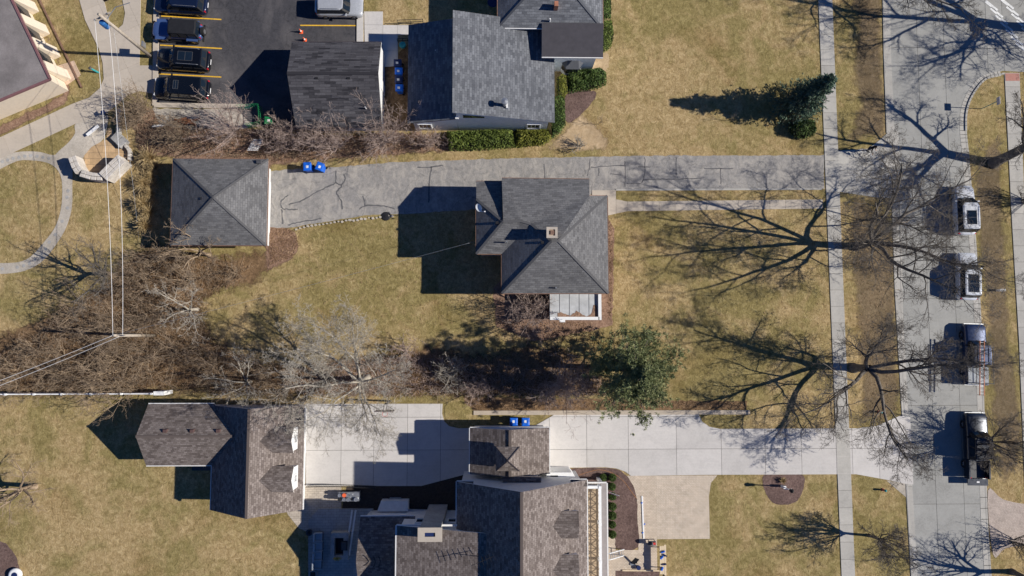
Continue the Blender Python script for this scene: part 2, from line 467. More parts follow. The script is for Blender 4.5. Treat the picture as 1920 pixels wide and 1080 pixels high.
K['navy'] = plain('navy_bin_plastic', (.015, .028, .10), .45, .2)
K['green'] = plain('green_plastic', (.02, .24, .08), .5, .2)
K['teal'] = plain('teal_plastic', (.04, .30, .30), .5, .2)
K['orange'] = plain('orange_plastic', (.80, .14, .05), .5, .15)
K['red'] = plain('red_paint', (.60, .05, .04), .5, .2)
K['cloth'] = plain('grey_cushion', (.36, .39, .41), .9, .12)
K['label_white'] = plain('white_sticker', (.75, .75, .75), .6, .15, 30)
K['stone'] = litter_mat('ledge_stone', (.40, .36, .31), (.58, .53, .47), (.70, .66, .60), 1.6, .05)
K['stone_grey'] = litter_mat('grey_ledge_stone', (.25, .24, .23), (.37, .36, .345), (.46, .45, .43), 1.6, .04)
K['r_house'] = shingle_mat('charcoal_shingles', (.110, .108, .110), (.148, .146, .148), (.19, .187, .187), .42, .2, .16)
K['r_gar'] = shingle_mat('dark_patchy_shingles', (.030, .029, .034), (.075, .072, .080), (.112, .108, .117), 1.0, .24, .2)
K['r_blue'] = shingle_mat('grey_shingles', (.095, .100, .112), (.135, .141, .155), (.20, .208, .224), .45, .22, .12)
K['r_brown'] = shingle_mat('taupe_shingles', (.110, .088, .079), (.175, .145, .130), (.265, .225, .205), .30, .19, .12)
K['membrane'] = plain('roof_membrane', (.062, .058, .066), .85, .14, 2)
K['gravel_roof'] = litter_mat('gravel_roof', (.17, .152, .148), (.225, .203, .197), (.28, .257, .248), 14, .01)
K['w_cream'] = plain('cream_masonry', (.70, .60, .47), .8, .06)
K['w_blue'] = siding_mat('pale_blue_siding', (.74, .78, .80))
K['w_white'] = siding_mat('white_siding', (.74, .74, .73))
K['w_tan'] = plain('tan_brick_wall', (.42, .33, .25), .85, .15)
K['glass'] = glass_mat('window_glass', (.02, .025, .035))
K['carglass'] = glass_mat('tinted_car_glass', (.010, .018, .030))
K['tyre'] = plain('tyre_rubber', (.018, .018, .019), .85, .25)
K['rim'] = plain('alloy_rim', (.48, .48, .5), .3, .1, metal=.8)
K['redlamp'] = plain('red_lamp', (.45, .015, .03), .25, .1)
K['clearlamp'] = plain('clear_lamp', (.62, .64, .68), .15, .1)
K['soil'] = plain('bed_soil', (.055, .042, .034), .95, .35, 5, bmp=.03)
K['hedge'] = leaf_mat('yew_leaves', (.035, .060, .012), (.115, .155, .030), (.23, .27, .06))
K['hedge_dk'] = leaf_mat('boxwood_leaves', (.025, .050, .014), (.07, .115, .026), (.15, .20, .05))
K['hedge_gold'] = leaf_mat('golden_evergreen_leaves', (.06, .075, .012), (.18, .19, .03), (.31, .30, .06))
K['inner'] = plain('dark_leaf_core', (.020, .022, .011), .95, .3)  # for the solid cores that block light inside clipped evergreens
K['spruce'] = leaf_mat('spruce_needles', (.020, .045, .034), (.07, .12, .082), (.18, .24, .16))
K['pine'] = leaf_mat('pine_needles', (.055, .078, .034), (.165, .190, .080), (.34, .345, .165))
K['straw'] = leaf_mat('dry_ornamental_grass', (.26, .18, .085), (.47, .35, .18), (.64, .51, .30))
K['leaf_brown'] = leaf_mat('fallen_leaves', (.10, .055, .028), (.26, .155, .085), (.45, .31, .19))
K['bark'] = bark_mat('grey_brown_bark', (.095, .082, .068), (.20, .175, .150))
K['bark_pale'] = bark_mat('pale_bark', (.28, .25, .20), (.50, .45, .38))
K['bark_pink'] = bark_mat('pinkish_twigs', (.29, .215, .18), (.50, .395, .34))
K['bark_tan'] = bark_mat('tan_brown_twigs', (.20, .148, .100), (.41, .31, .215))

K['litter_s'] = soften(litter_mat('leaf_litter_patchy', (.055, .034, .019), (.19, .118, .064), (.38, .25, .14)))
K['litter_red_s'] = soften(litter_mat('red_leaf_litter_patchy', (.105, .060, .040), (.27, .165, .115), (.45, .31, .22), 4.0))
K['bare_s'] = soften(litter_mat('bare_soil_patchy', (.30, .205, .115), (.46, .335, .20), (.56, .43, .28), 2.5, .03))
K['verge_s'] = soften(litter_mat('worn_verge', (.10, .070, .042), (.22, .160, .100), (.38, .29, .19), 3.0), .45, 1.5, .65, .6)
K['hose'] = plain('tan_orange_hose', (.50, .24, .09), .6, .15)
# ------------------------------------------------------------------ ground and paving
def world_poly(pts, z=0.0): return [P(x, y, z) for x, y in pts]
def rng_px(a, b, n, axis, other):
    """n+1 joint positions between two pixels along one axis"""
    A = P(a, other)[0] if axis == 0 else P(other, a)[1]
    B = P(b, other)[0] if axis == 0 else P(other, b)[1]
    return [A+(B-A)*i/n for i in range(n+1)]

bm = bmesh.new(); bmesh.ops.create_grid(bm, x_segments=8, y_segments=8, size=400)
me = bpy.data.meshes.new('ground'); bm.to_mesh(me); bm.free(); me.materials.append(K['lawn'])
ground = struct(link(bpy.data.objects.new('ground', me)))

# leaf litter and beds
soft_sheet('woodland_floor', smooth_poly([(-30, 640), (40, 600), (130, 560), (190, 520), (262, 455), (300, 440), (330, 462), (420, 470), (500, 462), (520, 500), (470, 545), (400, 560), (390, 600), (440, 650), (520, 672), (640, 660), (740, 655), (800, 640), (900, 655), (1010, 640), (1090, 660), (1150, 720), (1100, 752), (800, 752), (560, 748), (320, 742), (-30, 745)], 5), .006, K['litter_s'], 2.2)
soft_sheet('leaf_bed', smooth_poly([(500, 425), (545, 428), (562, 450), (555, 480), (525, 500), (498, 502)], 5), .010, K['litter_red_s'], .6, .25)
soft_sheet('hedgerow_floor', smooth_poly([(250, 200), (300, 205), (380, 230), (480, 240), (640, 250), (770, 245), (850, 262), (850, 284), (700, 296), (520, 312), (505, 330), (330, 300), (300, 296), (262, 290), (250, 250)], 5), .007, K['litter_red_s'], .8, .3)
sheet('house_bed', [(1108, 366), (1124, 352), (1131, 358), (1131, 395), (1152, 430), (1148, 610), (1120, 618), (1000, 640), (930, 612), (925, 540)], .008, K['litter_red'], wobble=.05)
soft_sheet('sandy_patch', smooth_poly([(1030, 270), (1062, 235), (1085, 210), (1110, 225), (1140, 260), (1130, 284), (1040, 284)], 5), .009, K['bare_s'], 1.0, .3)
sheet('mulch_bed_north', smooth_poly([(1058, 180), (1105, 170), (1118, 178), (1090, 215), (1062, 228)], 5), .012, K['mulch'], wobble=.04)
sheet('bay_bed', smooth_poly([(1105, 105), (1138, 100), (1140, 125), (1128, 138), (1100, 140)], 5), .011, K['bare'], wobble=.04)
sheet('side_bed_south', [(870, 745), (1400, 752), (1400, 768), (890, 772), (870, 775)], .010, K['litter'], wobble=.05)
sheet('motor_court_bed', [(790, 905), (885, 880), (885, 930), (860, 960), (640, 960), (650, 912)], .010, K['soil'])
soft_sheet('foundation_bed', smooth_poly([(60, -30), (45, -20), (135, 170), (60, 225), (-30, 270), (-30, 250), (90, 190), (120, 165), (100, 105), (55, 5)], 3), .0065, K['litter_red_s'], .5, .2)
# ground worn thin under the street trees
soft_sheet('tree_lawn_soil', smooth_poly([(1570, -30), (1655, -30), (1662, 100), (1668, 245), (1630, 268), (1578, 270), (1600, 200), (1590, 120), (1600, 40)], 4), .008, K['verge_s'], 1.2, .3)

soft_sheet('verge_soil', smooth_poly([(1585, 385), (1640, 380), (1682, 420), (1688, 600), (1692, 770), (1630, 795), (1608, 780), (1600, 640)], 4), .0085, K['verge_s'], 1.2, .3)
soft_sheet('far_verge_soil', smooth_poly([(1818, 330), (1880, 250), (1892, 400), (1906, 640), (1925, 830), (1900, 905), (1870, 900), (1850, 760), (1838, 560)], 4), .0085, K['verge_s'], 1.2, .3)
# parking lot
lot = sheet('parking_lot', [(300, -90), (297, 196), (440, 200), (470, 232), (560, 244), (560, 100), (668, 90), (670, -90)], .02, K['lot'])
MB().beam(W(294.5, -90, .06), W(291, 198, .06), .5, .14).build('kerb', K['conc_tan'], lot)
MB().beam(W(289, 197, .055), W(470, 200, .055), .45, .13).build('kerb', K['conc_tan'], lot)
MB().beam(W(676, -90, .06), W(675, 84, .06), .62, .14).build('kerb', K['conc'], lot)
for a, b in (((302, 30), (415, 36.5)), ((300, 84.5), (416, 91)), ((299, 138.5), (415, 144.5)), ((563, 47.5), (668, 48)), ((304, -25), (416, -19)), ((566, -8), (668, -8))):
    p, q = W(*a, .026), W(*b, .026)
    MB().beam(p, q, .115, .006).build('yellow_line', K['yellow'], lot)
sheet('gravel_verge', [(285, 203), (450, 205), (475, 236), (430, 246), (300, 236)], .013, K['aggr'], wobble=.06)

# tan concrete walks by the parking lot
walk = [(138, -40), (185, -40), (205, 40), (213, 51), (222, 54), (231, 46), (235, 25), (230, 0), (222, -40), (265, -40), (262, 123), (286, 123), (289, 176), (262, 171), (240, 178), (222, 195), (205, 208), (142, 232), (60, 270), (-40, 316), (-40, 274), (0, 258), (136, 195), (168, 183), (188, 165), (195, 148), (193, 118), (186, 92), (160, 38)]
base = sheet('concrete_walk', walk, .022, K['joint'])
slabs(base, world_poly(walk), [x*2.6-60 for x in range(0, 40)], [y*3.4-20 for y in range(0, 30)], .015, 0.0, .05, K['conc_tan'], 'slab', math.radians(25))
sheet('aggregate_court', smooth_poly([(144, 230), (193, 212), (203, 214), (201, 240), (197, 255), (189, 266), (172, 276), (160, 292), (150, 300), (130, 305), (118, 303), (105, 292), (112, 282), (128, 268), (141, 250)], 4), .03, K['aggr'])
base = sheet('garden_path', smooth_poly([(-10, 292), (20, 287), (45, 284), (75, 285), (100, 291), (120, 285), (135, 300), (136, 350), (135, 390), (125, 425), (110, 452), (85, 485), (57, 504), (25, 512), (-10, 512), (-10, 495), (32, 492), (57, 482), (82, 455), (100, 432), (110, 410), (116, 382), (117, 350), (114, 330), (105, 315), (88, 305), (62, 301), (32, 302), (-10, 320)], 3), .026, K['aggr'])
for x, y in ((5, 303), (15, 300), (25, 297), (36, 295), (47, 293), (58, 292), (70, 293), (81, 295), (92, 297), (128, 358), (126, 370), (127, 390), (117, 415), (104, 440), (93, 454), (86, 467), (78, 476), (66, 487), (56, 494), (45, 498), (33, 501), (5, 504)):
    a = P(x, y); MB().lathe(a[0], a[1], [(.17+rnd.uniform(-.03, .02), .0), (.17, .032), (.15, .038)], 10).build('stepping_stone', K['stone_grey'], base)
# flagstone terrace, stones picked apart
ter = [(200, 262), (190, 266), (172, 276), (158, 292), (160, 308), (166, 323), (184, 330), (206, 333), (244, 306), (243, 288), (235, 276), (216, 256), (211, 242), (203, 240)]
base = sheet('flagstone_terrace', ter, .027, K['joint'])
tw = world_poly(ter); x0 = min(p[0] for p in tw); y0 = min(p[1] for p in tw)
K['flag'] = plain('tan_flagstone', (.50, .34, .19), .85, .16, 3, objvar=.14)
yy = y0
while yy < y0+5.2:
    h = rnd.uniform(.5, .75); xx = x0-rnd.random()*.6; xs = [xx]
    while xs[-1] < x0+5: xs.append(xs[-1]+rnd.uniform(.5, 1.05))
    slabs(base, tw, xs, [yy, yy+h], .02, 0.0, .045, K['flag'], 'flagstone'); yy += h
# square of pavers by the low building
base = sheet('paver_pad', [(104, 125), (139, 114), (152, 141), (121, 163)], .021, K['joint'])
slabs(base, world_poly([(104, 125), (139, 114), (152, 141), (121, 163)]), [i*.52-60 for i in range(120)], [i*.52-10 for i in range(140)], .02, 0, .05, plain('rose_tan_paver', (.56, .41, .30), .85, .1, objvar=.1), 'paver', math.radians(26))

# worn asphalt driveway with tar seams
drv = sheet('driveway', [(503, 322), (540, 318), (620, 314), (745, 304), (960, 297), (1200, 292), (1545, 291), (1545, 354), (1135, 357), (1110, 362), (1090, 380), (900, 392), (745, 402), (700, 402), (640, 411), (545, 427), (505, 426)], .016, K['drive'], wobble=.03)
def seam(pts, ox, oy, w=.14):
    q = smooth_poly([(ox+x/4, oy+y/4) for x, y in pts], 6, False); L = []; R = []
    for i, p in enumerate(q):
        a = Vector(P(*p)); b = Vector(P(*q[min(i+1, len(q)-1)])); c = Vector(P(*q[max(i-1, 0)]))
        d = (b-c).normalized(); nrm = Vector((-d.y, d.x)); ww = w*rnd.uniform(.6, 1.25)/2
        a = a+nrm*rnd.gauss(0, .025)
        L.append(a+nrm*ww); R.append(a-nrm*ww)
    n = len(L); V = [(p.x, p.y, .021) for p in L]+[(p.x, p.y, .021) for p in R]
    newmesh('tar_seam', V, [(i, n+i, n+i+1, i+1) for i in range(n-1)], K['tar'], drv)
for s_ in ([(245, 455), (345, 425), (430, 375), (520, 330), (600, 290)], [(600, 200), (600, 290), (640, 312), (605, 365), (635, 420), (650, 490)], [(640, 310), (668, 265), (658, 225)], [(185, 455), (200, 485), (260, 492), (315, 490)], [(195, 490), (200, 600)], [(185, 455), (195, 420), (240, 380)], [(775, 490), (820, 465), (960, 465), (1040, 490)], [(800, 390), (818, 462)], [(1315, 170), (1300, 280), (1295, 440)], [(1210, 175), (1315, 172), (1400, 160)], [(240, 610), (330, 585), (490, 560)]):
    seam(s_, 480, 270, .13)
for s_ in ([(240, 150), (245, 260)], [(585, 110), (580, 180), (565, 240)], [(590, 175), (840, 160)], [(650, 180), (650, 240)], [(845, 130), (850, 220), (845, 320)], [(735, 225), (835, 235)], [(995, 100), (995, 200), (970, 290), (860, 295)], [(945, 170), (1040, 172)], [(1232, 100), (1232, 240)], [(980, 268), (1100, 265), (1230, 265), (1420, 255)], [(1565, 180), (1565, 300)], [(1440, 185), (1660, 185)]):
    seam(s_, 960, 270, .085)
for i in range(26):                                            # rough stones along the driveway edge
    t = i/25; x = 556+(735-556)*t; y = 429-(429-404)*t**.8+rnd.uniform(-1, 1.5)
    a = P(x, y); r = rnd.uniform(.10, .19); n = 6
    pol = [(a[0]+r*rnd.uniform(.7, 1.1)*math.cos(2*math.pi*k/n+i), a[1]+.8*r*rnd.uniform(.7, 1.1)*math.sin(2*math.pi*k/n+i)) for k in range(n)]
    MB().prism(pol, 0, rnd.uniform(.06, .13)).build('edging_stone', K['aggr'], drv)
# front stoop and walk of the grey house
wk = [(1110, 357), (1155, 357), (1155, 374), (1176, 378), (1542, 374), (1542, 391), (1176, 396), (1140, 404), (1110, 404)]
base = sheet('front_walk', wk, .020, K['joint'])
xs = [P(1105, 385)[0], P(1155, 385)[0], P(1176, 385)[0]]
while xs[-1] < P(1545, 385)[0]: xs.append(xs[-1]+1.52)
slabs(base, world_poly(wk), xs, [P(1300, 420)[1], P(1300, 350)[1]], .02, 0, .055, K['conc_tan'], 'slab')
MB().beam(W(1155, 356, .03), W(1541, 354.5, .03), .16, .08).build('edge_strip', K['conc_walk'], drv)

# public sidewalk
swp = [(1514, -500), (1541, -500), (1581, 540), (1624, 1600), (1598.5, 1600), (1556, 540)]
base = sheet('sidewalk', swp, .022, K['joint'])
ys = [P(1570, -500)[1]]
while ys[-1] > P(1590, 1600)[1]: ys.append(ys[-1]-1.56)
slabs(base, world_poly(swp), [20, 45], ys, .025, 0, .055, K['conc_walk'], 'slab')
# aprons between sidewalk and street
ap = [(1564, 283), (1628, 279), (1650, 262), (1668, 246), (1684, 246), (1688, 372), (1640, 370), (1575, 360), (1567, 350)]
base = sheet('driveway_apron', ap, .018, K['joint'])
slabs(base, world_poly(ap), [20, P(1605, 320)[0], P(1652, 320)[0], 45], [0, P(1600, 320)[1], 30], .02, 0, .045, K['conc_walk'], 'slab')

# street
road = [(1661, -500), (1669, 100), (1676, 270), (1690, 540), (1703, 800), (1747, 1600), (1889, 1600), (1849, 1060), (1842, 900), (1834, 640), (1826, 500), (1808, 300), (1803, 250), (1806, 205), (1822, 165), (1848, 142), (1880, 133), (2400, 160), (2400, -40), (1880, -60), (1830, -120), (1805, -500)]
base = sheet('street', road, .012, K['joint'])
xr = [20, P(1737, 500)[0], P(1788, 500)[0], P(1880, 60)[0], 48, 54, 60, 80]
slabs(base, world_poly(road), xr, [P(1750, y)[1] for y in (-520, -320, -120, 90, 330, 560, 760, 945, 1160, 1400, 1620)], .03, 0, .032, K['conc_road'], 'pavement_panel')
gut = [(1648, -500), (1659, 100), (1664, 250), (1668, 250), (1677, 540), (1692, 800), (1736, 1600), (1749, 1600), (1704, 800), (1690, 540), (1678, 270), (1670, 100), (1661.5, -500)]
slabs(base, world_poly(gut), [20, 50], [-60+i*4.6 for i in range(32)], .02, 0, .05, K['conc_walk'], 'gutter_slab')
for seg in ([(1647, -500), (1658, 100), (1663.5, 250)], [(1688, 378), (1692, 640), (1697, 780)], [(1701, 908), (1735, 1600)]):
    m = MB()
    for a, b in zip(seg[:-1], seg[1:]): m.beam(W(*a, .03), W(*b, .03), .15, .06)
    m.build('kerb', K['conc_walk'], base)
kr = smooth_poly([(1896, 1600), (1856, 1060), (1848, 900), (1840, 640), (1832, 500), (1816, 300), (1811, 245), (1813, 205), (1827, 172), (1850, 147), (1882, 138)], 5, False)
m = MB()
for a, b in zip(kr[:-1], kr[1:]): hk = .13 if a[1] < 250 else .055; m.beam(W(*a, hk/2), W(*b, hk/2), .17, hk, .02)
m.build('kerb', K['conc_walk'], base)
m = MB()
for a, b in zip(kr[:-1], kr[1:]):
    pa, pb = P(a[0]-7, a[1]), P(b[0]-7, b[1]); m.beam((*pa, .030), (*pb, .030), .5, .03, .02)
m.build('gutter_strip', K['conc_walk'], base)
# crossing stripes at the corner
for i in range(7):
    x, y = 1862+i*9.5-(i % 2)*0, 8+i*13
    for k in (0, 1):
        p = W(x+k*30-14, y-k*3-6, .042); q = W(x+k*30+8, y-k*3+12, .042)
        MB().beam(p, q, .3, .006).build('crossing_stripe', K['whitepaint'], base)
# far walk and the paver apron across the street
fw = [(1883, 137), (1911, 137), (1921, 400), (1932, 640), (1946, 900), (1980, 1600), (1955, 1600), (1921, 900), (1910, 640), (1896, 400)]
base = sheet('far_sidewalk', fw, .022, K['joint'])
slabs(base, world_poly(fw), [30, 70], [y*1.56-60 for y in range(0, 66)], .025, 0, .055, K['conc_walk'], 'slab')
MB().prism(world_poly([(1884, 138), (1910, 138), (1911, 152), (1885, 152)]), .0, .066).build('tactile_pad', plain('brick_red_pad', (.42, .20, .16), .8, .12), base)
sheet('paver_apron', smooth_poly([(1852, 920), (1880, 936), (1930, 946), (2010, 950), (2010, 1020), (1930, 1022), (1885, 1028), (1862, 1040)], 4), .026, paver_mat('rose_brick_pavers', (.45, .37, .32), (.53, .445, .385), (.30, .25, .21), .2, .1, .7))

# pale concrete drive and motor court of the brown-roofed house
court = [(574, 757), (830, 757), (829, 776), (833, 790), (842, 799), (860, 803), (1000, 800), (1040, 777), (1310, 777), (1316, 790), (1330, 800), (1350, 804), (1565, 803), (1608, 803), (1645, 798), (1690, 778), (1706, 782), (1712, 908), (1697, 907), (1660, 899), (1605, 889), (1330, 890), (1183, 892), (1172, 884), (1155, 878), (1135, 876), (1030, 877), (1000, 880), (885, 886), (790, 911), (574, 911)]
base = sheet('concrete_drive', court, .018, K['joint'])
xs = [P(x, 830)[0] for x in (560, 640, 701, 764, 826, 890, 960, 1030, 1100, 1178, 1268, 1352, 1434, 1502, 1567, 1597, 1647, 1698, 1730)]
slabs(base, world_poly(court), xs, [P(1200, y)[1] for y in (740, 781, 842, 915)], .03, 0, .05, K['conc'], 'slab')
MB().beam(W(888, 774, .06), W(1406, 773, .06), .40, .12).build('retaining_kerb', plain('tan_kerb_stone', (.45, .38, .30), .85, .1), base)
sheet('kerb_grass', smooth_poly([(838, 757), (872, 757), (890, 775), (888, 798), (862, 801), (846, 795), (835, 783)], 4), .03, K['lawn'])
sheet('paver_court', [(1183, 892), (1345, 891), (1333, 905), (1329, 930), (1331, 1010), (1200, 1011), (1196, 930)], .026, paver_mat('tan_herringbone_pavers', (.57, .475, .375), (.65, .555, .45), (.33, .265, .20), .22, .11, math.pi/4))
pm = paver_mat('tan_walk_pavers', (.56, .46, .36), (.63, .53, .42), (.36, .29, .22), .26, .13)
sheet('paver_walk', [(1176, 892), (1230, 892), (1233, 1110), (1128, 1110), (1128, 1006), (1154, 1006), (1154, 1031), (1197, 1031), (1194, 935)], .029, pm)
sheet('shrub_bed', smooth_poly([(1028, 879), (1080, 878), (1140, 877), (1165, 884), (1182, 902), (1193, 930), (1195, 980), (1196, 1026), (1156, 1028), (1152, 1006), (1120, 1004), (1100, 1000), (1060, 950), (1028, 900)], 3), .033, K['mulch'], wobble=.02)
sheet('shrub_bed_south', [(1154, 1070), (1236, 1069), (1238, 1130), (1154, 1130)], .035, K['mulch'], wobble=.02)
sheet('lamp_bed', smooth_poly([(1431, 892), (1468, 890), (1505, 890), (1507, 912), (1498, 935), (1478, 946), (1452, 944), (1436, 925)], 5), .012, K['mulch'], wobble=.02)
sheet('play_bed', smooth_poly([(-30, 1015), (5, 1017), (25, 1035), (36, 1062), (40, 1110), (-30, 1110)], 5), .012, K['mulch'], wobble=.03)
sheet('corner_gravel', [(1662, 901), (1700, 907), (1702, 935), (1690, 925)], .02, K['aggr'])
sheet('rear_terrace', [(553, 908), (640, 908), (640, 962), (700, 958), (700, 1110), (578, 1110), (578, 998), (560, 990), (540, 965), (536, 955)], .024, paver_mat('grey_tan_pavers', (.44, .38, .31), (.52, .45, .37), (.27, .22, .18), .4, .2))
MB().prism(world_poly([(598, 953), (700, 953), (700, 1120), (579, 1120), (579, 975)]), .0, .16).build('raised_terrace', paver_mat('terrace_pavers', (.36, .35, .34), (.42, .41, .39), (.24, .23, .22), .5, .25))
struct(bpy.data.objects['raised_terrace'])
# ------------------------------------------------------------------ buildings
def roof(faces, mat, parent, name='roof', thick=.16, edge=None, px=True):
    edge = edge or K['trim']
    V = []; idx = {}; F = []
    def vid(p):
        k = (round(p[0], 3), round(p[1], 3), round(p[2], 3))
        if k not in idx: idx[k] = len(V); V.append(k)
        return idx[k]
    uvs = []; mi = []; edges = {}
    for f in faces:
        pts = [Vector(W(*p)) if px else Vector(p) for p in f]
        n = Vector((0, 0, 0))
        for i in range(len(pts)):
            a, b = pts[i], pts[(i+1) % len(pts)]
            n += Vector(((a.y-b.y)*(a.z+b.z), (a.z-b.z)*(a.x+b.x), (a.x-b.x)*(a.y+b.y)))
        if n.z < 0: pts = pts[::-1]; n = -n
        n.normalize()
        u = Vector((0, 0, 1)).cross(n)
        u = u.normalized() if u.length > .02 else Vector((1, 0, 0))
        v = n.cross(u)
        ids = [vid(p) for p in pts]
        F.append(tuple(ids)); mi.append(0); uvs += [(p.dot(u), p.dot(v)) for p in pts]
        for i in range(len(ids)): edges[(ids[i], ids[(i+1) % len(ids)])] = 1
    n0 = len(V); V += [(x, y, z-thick) for x, y, z in V]
    for f in list(F):
        F.append(tuple(i+n0 for i in f[::-1])); mi.append(1); uvs += [(0, 0)]*len(f)
    for (a, b) in edges:
        if (b, a) not in edges:
            F.append((a, a+n0, b+n0, b)); mi.append(1); uvs += [(0, 0)]*4
    return newmesh(name, V, F, [mat, edge], parent, mi=mi, uvs=uvs)
def walls(parent, pts, mat, name='wall', z0=0.0):
    n = len(pts)
    V = [(p[0], p[1], z0) for p in pts]+[tuple(p) for p in pts]
    F = [(i, (i+1) % n, n+(i+1) % n, n+i) for i in range(n)]
    if parea([(p[0], p[1]) for p in pts]) < 0: F = [f[::-1] for f in F]
    return newmesh(name, V, F, mat, parent)
def gutters(parent, segs, mat, w=.13, h=.12, dz=-.08):
    for a, b in segs:
        p, q = Vector(W(*a)), Vector(W(*b)); p.z += dz; q.z += dz
        MB().beam(p, q, w, h).build('gutter', mat, parent)
def caps(parent, segs, mat, w=.26):
    m = MB()
    for a, b in segs:
        p, q = Vector(W(*a)), Vector(W(*b)); p.z += .012; q.z += .012
        m.beam(p, q, w*.8, .028)
    o = m.build('ridge_cap', mat, parent); return o
def vent(parent, px, py, z, s=.3, mat=None, h=.2):
    x, y = P(px, py, z)
    MB().box(x, y, z+h/2-.08, s, s*.9, h+.16, taper=.85).build('roof_vent', mat or K['black'], parent)
def pipe(parent, px, py, z, r=.06, h=.45, mat=None, name='vent_pipe'):
    x, y = P(px, py, z)
    MB().tube([(x, y, z-.2), (x, y, z+h)], r, 8).build(name, mat or K['trim'], parent)
def window(parent, x, y, z, w, h, ax, out, frame=None, grid=(2, 1)):
    """ax: wall runs along 'x' or 'y'; out: +1/-1 side it faces"""
    d = .07*out
    def bx(m, u, zz, su, sz, t, dd):
        if ax == 'x': m.box(x+u, y+dd, z+zz, su, t, sz)
        else: m.box(x+dd, y+u, z+zz, t, su, sz)
    m = MB()
    for u in (-w/2, w/2): bx(m, u, 0, .09, h+.09, .14, d*.4)
    for zz in (-h/2, h/2): bx(m, 0, zz, w-.1, .09, .14, d*.4)
    for i in range(1, grid[0]): bx(m, -w/2+w*i/grid[0], 0, .04, h-.1, .07, d*.6)
    for i in range(1, grid[1]): bx(m, 0, -h/2+h*i/grid[1], w-.1, .04, .06, d*.6)
    f = m.build('window', frame or K['white'], parent)
    m = MB(); bx(m, 0, 0, w-.06, h-.06, .03, d*.2); m.build('pane', K['glass'], f)
    return f
def cen(*pp): return (sum(p[0] for p in pp)/len(pp), sum(p[1] for p in pp)/len(pp), 0.0)
def rect(x0, y0, x1, y1, z, inset=0.0):
    a, b, c, d = P(x0, y0, z), P(x1, y0, z), P(x1, y1, z), P(x0, y1, z)
    X0, X1 = (a[0]+d[0])/2+inset, (b[0]+c[0])/2-inset; Y1, Y0 = (a[1]+b[1])/2-inset, (c[1]+d[1])/2+inset
    return X0, Y0, X1, Y1

# --- pyramid-roofed garage at the end of the driveway
r = rect(322, 298, 501, 460, 2.7); x0, y0, x1, y1 = r; ax, ay = P(400, 370, 4.9)
g = thing('garage', 'square garage with pyramid roof of charcoal shingles at the end of the worn driveway', 'garage', ((x0+x1)/2, (y0+y1)/2, 0))
c4 = [(x0, y0, 2.7), (x1, y0, 2.7), (x1, y1, 2.7), (x0, y1, 2.7)]; ap_ = (ax, ay, 4.9)
ro = roof([[c4[i], c4[(i+1) % 4], ap_] for i in range(4)], K['r_house'], g, px=False)
walls(g, [(x0+.3, y0+.3, 2.6), (x1-.62, y0+.3, 2.6), (x1-.62, y1-.3, 2.6), (x0+.3, y1-.3, 2.6)], K['w_white'])
m = MB()
for p in c4: m.beam((p[0], p[1], p[2]+.015), (ax, ay, 4.92), .2, .028)
m.build('ridge_cap', K['r_house'], ro)
for i in range(4):
    a, b = c4[i], c4[(i+1) % 4]; MB().beam((a[0], a[1], 2.62), (b[0], b[1], 2.62), .13, .12).build('gutter', K['gutter_brown'], g)
vent(ro, 380, 373, 4.1); vent(ro, 485, 303, 3.1, .45, K['darkgrey'], .04)
dm = MB().b2(x1-.61, (y0+y1)/2-2.4, .05, x1-.57, (y0+y1)/2+2.4, 2.25)
dr = dm.build('garage_door', K['white'], g)
for k in range(3): MB().b2(x1-.567, (y0+y1)/2-2.35, .1+k*.72, x1-.54, (y0+y1)/2+2.35, .76+k*.72).build('door_panel', K['trim'], dr)

# --- dark gabled garage by the parking lot
NW, NE, SW, SE = (547, 79, 2.3), (715, 79, 2.3), (555, 240, 2.3), (716.5, 238, 2.3)
RW, RE = (538, 137.5, 4.6), (709.5, 137.5, 4.6)
g = thing('garage', 'dark patchy-shingled gable garage with bright white gable end beside the parking lot', 'garage', cen(P(560, 98), P(722, 98), P(562, 252), P(722, 252)))
ro = roof([[NW, NE, RE, RW], [SW, SE, RE, RW]], K['r_gar'], g)
a, b, c, d, e, f = [Vector(W(*p)) for p in (NW, NE, SE, SW, RE, RW)]
xw, xe = (a.x+d.x)/2+.15, (b.x+c.x)/2-.12
walls(g, [(xw, a.y-.3, 2.25), (xe, a.y-.3, 2.25), (xe, e.y, 4.45), (xe, c.y+.3, 2.25), (xw, c.y+.3, 2.25), (xw, f.y, 4.45)], K['w_white'])
caps(ro, [(RW, RE)], K['r_gar'], .34)
vent(ro, 594, 147, 4.25, .33); vent(ro, 654, 147, 4.25, .33)
pipe(ro, 686, 203, 3.2, .06, .35)
gutters(g, [(NW, NE), (SW, SE)], K['gutter_dark'])
MB().b2(xe+.01, e.y-.45, .05, xe+.06, e.y+.5, 2.05).build('door', K['trim'], g)

# --- low cream building with flat gravel roof
zc = 3.1
bx = [P(-60, -160, zc), P(-15, -160, zc)]
pl = [P(22, 0, zc), P(93, 148, zc)]
ex = Vector(pl[1])-Vector(pl[0]); ex.normalize()
corner = Vector(pl[1]); Nn = corner-ex*24.0; side = Vector(P(0, 187, zc))-corner; side.normalize(); Wc = corner+side*16.0
rp = [tuple(corner), tuple(Nn), tuple(Nn+side*16), tuple(Wc)]
g = thing('low_building', 'low cream building with flat grey gravel roof and slanted window fins', 'building', cen(*rp))
MB().prism(rp, zc-.25, zc-.06).build('roof', K['gravel_roof'], g)
m = MB()
for i in range(4):
    a, b = rp[i], rp[(i+1) % 4]; m.beam((*a, zc-.10), (*b, zc-.10), .16, .24)
m.build('parapet', plain('maroon_flashing', (.20, .10, .105), .5, .2), g)
ins = lambda p, k: p
nrm = Vector((ex.y, -ex.x))
if nrm.dot(side) > 0: nrm = -nrm          # outward on the window side
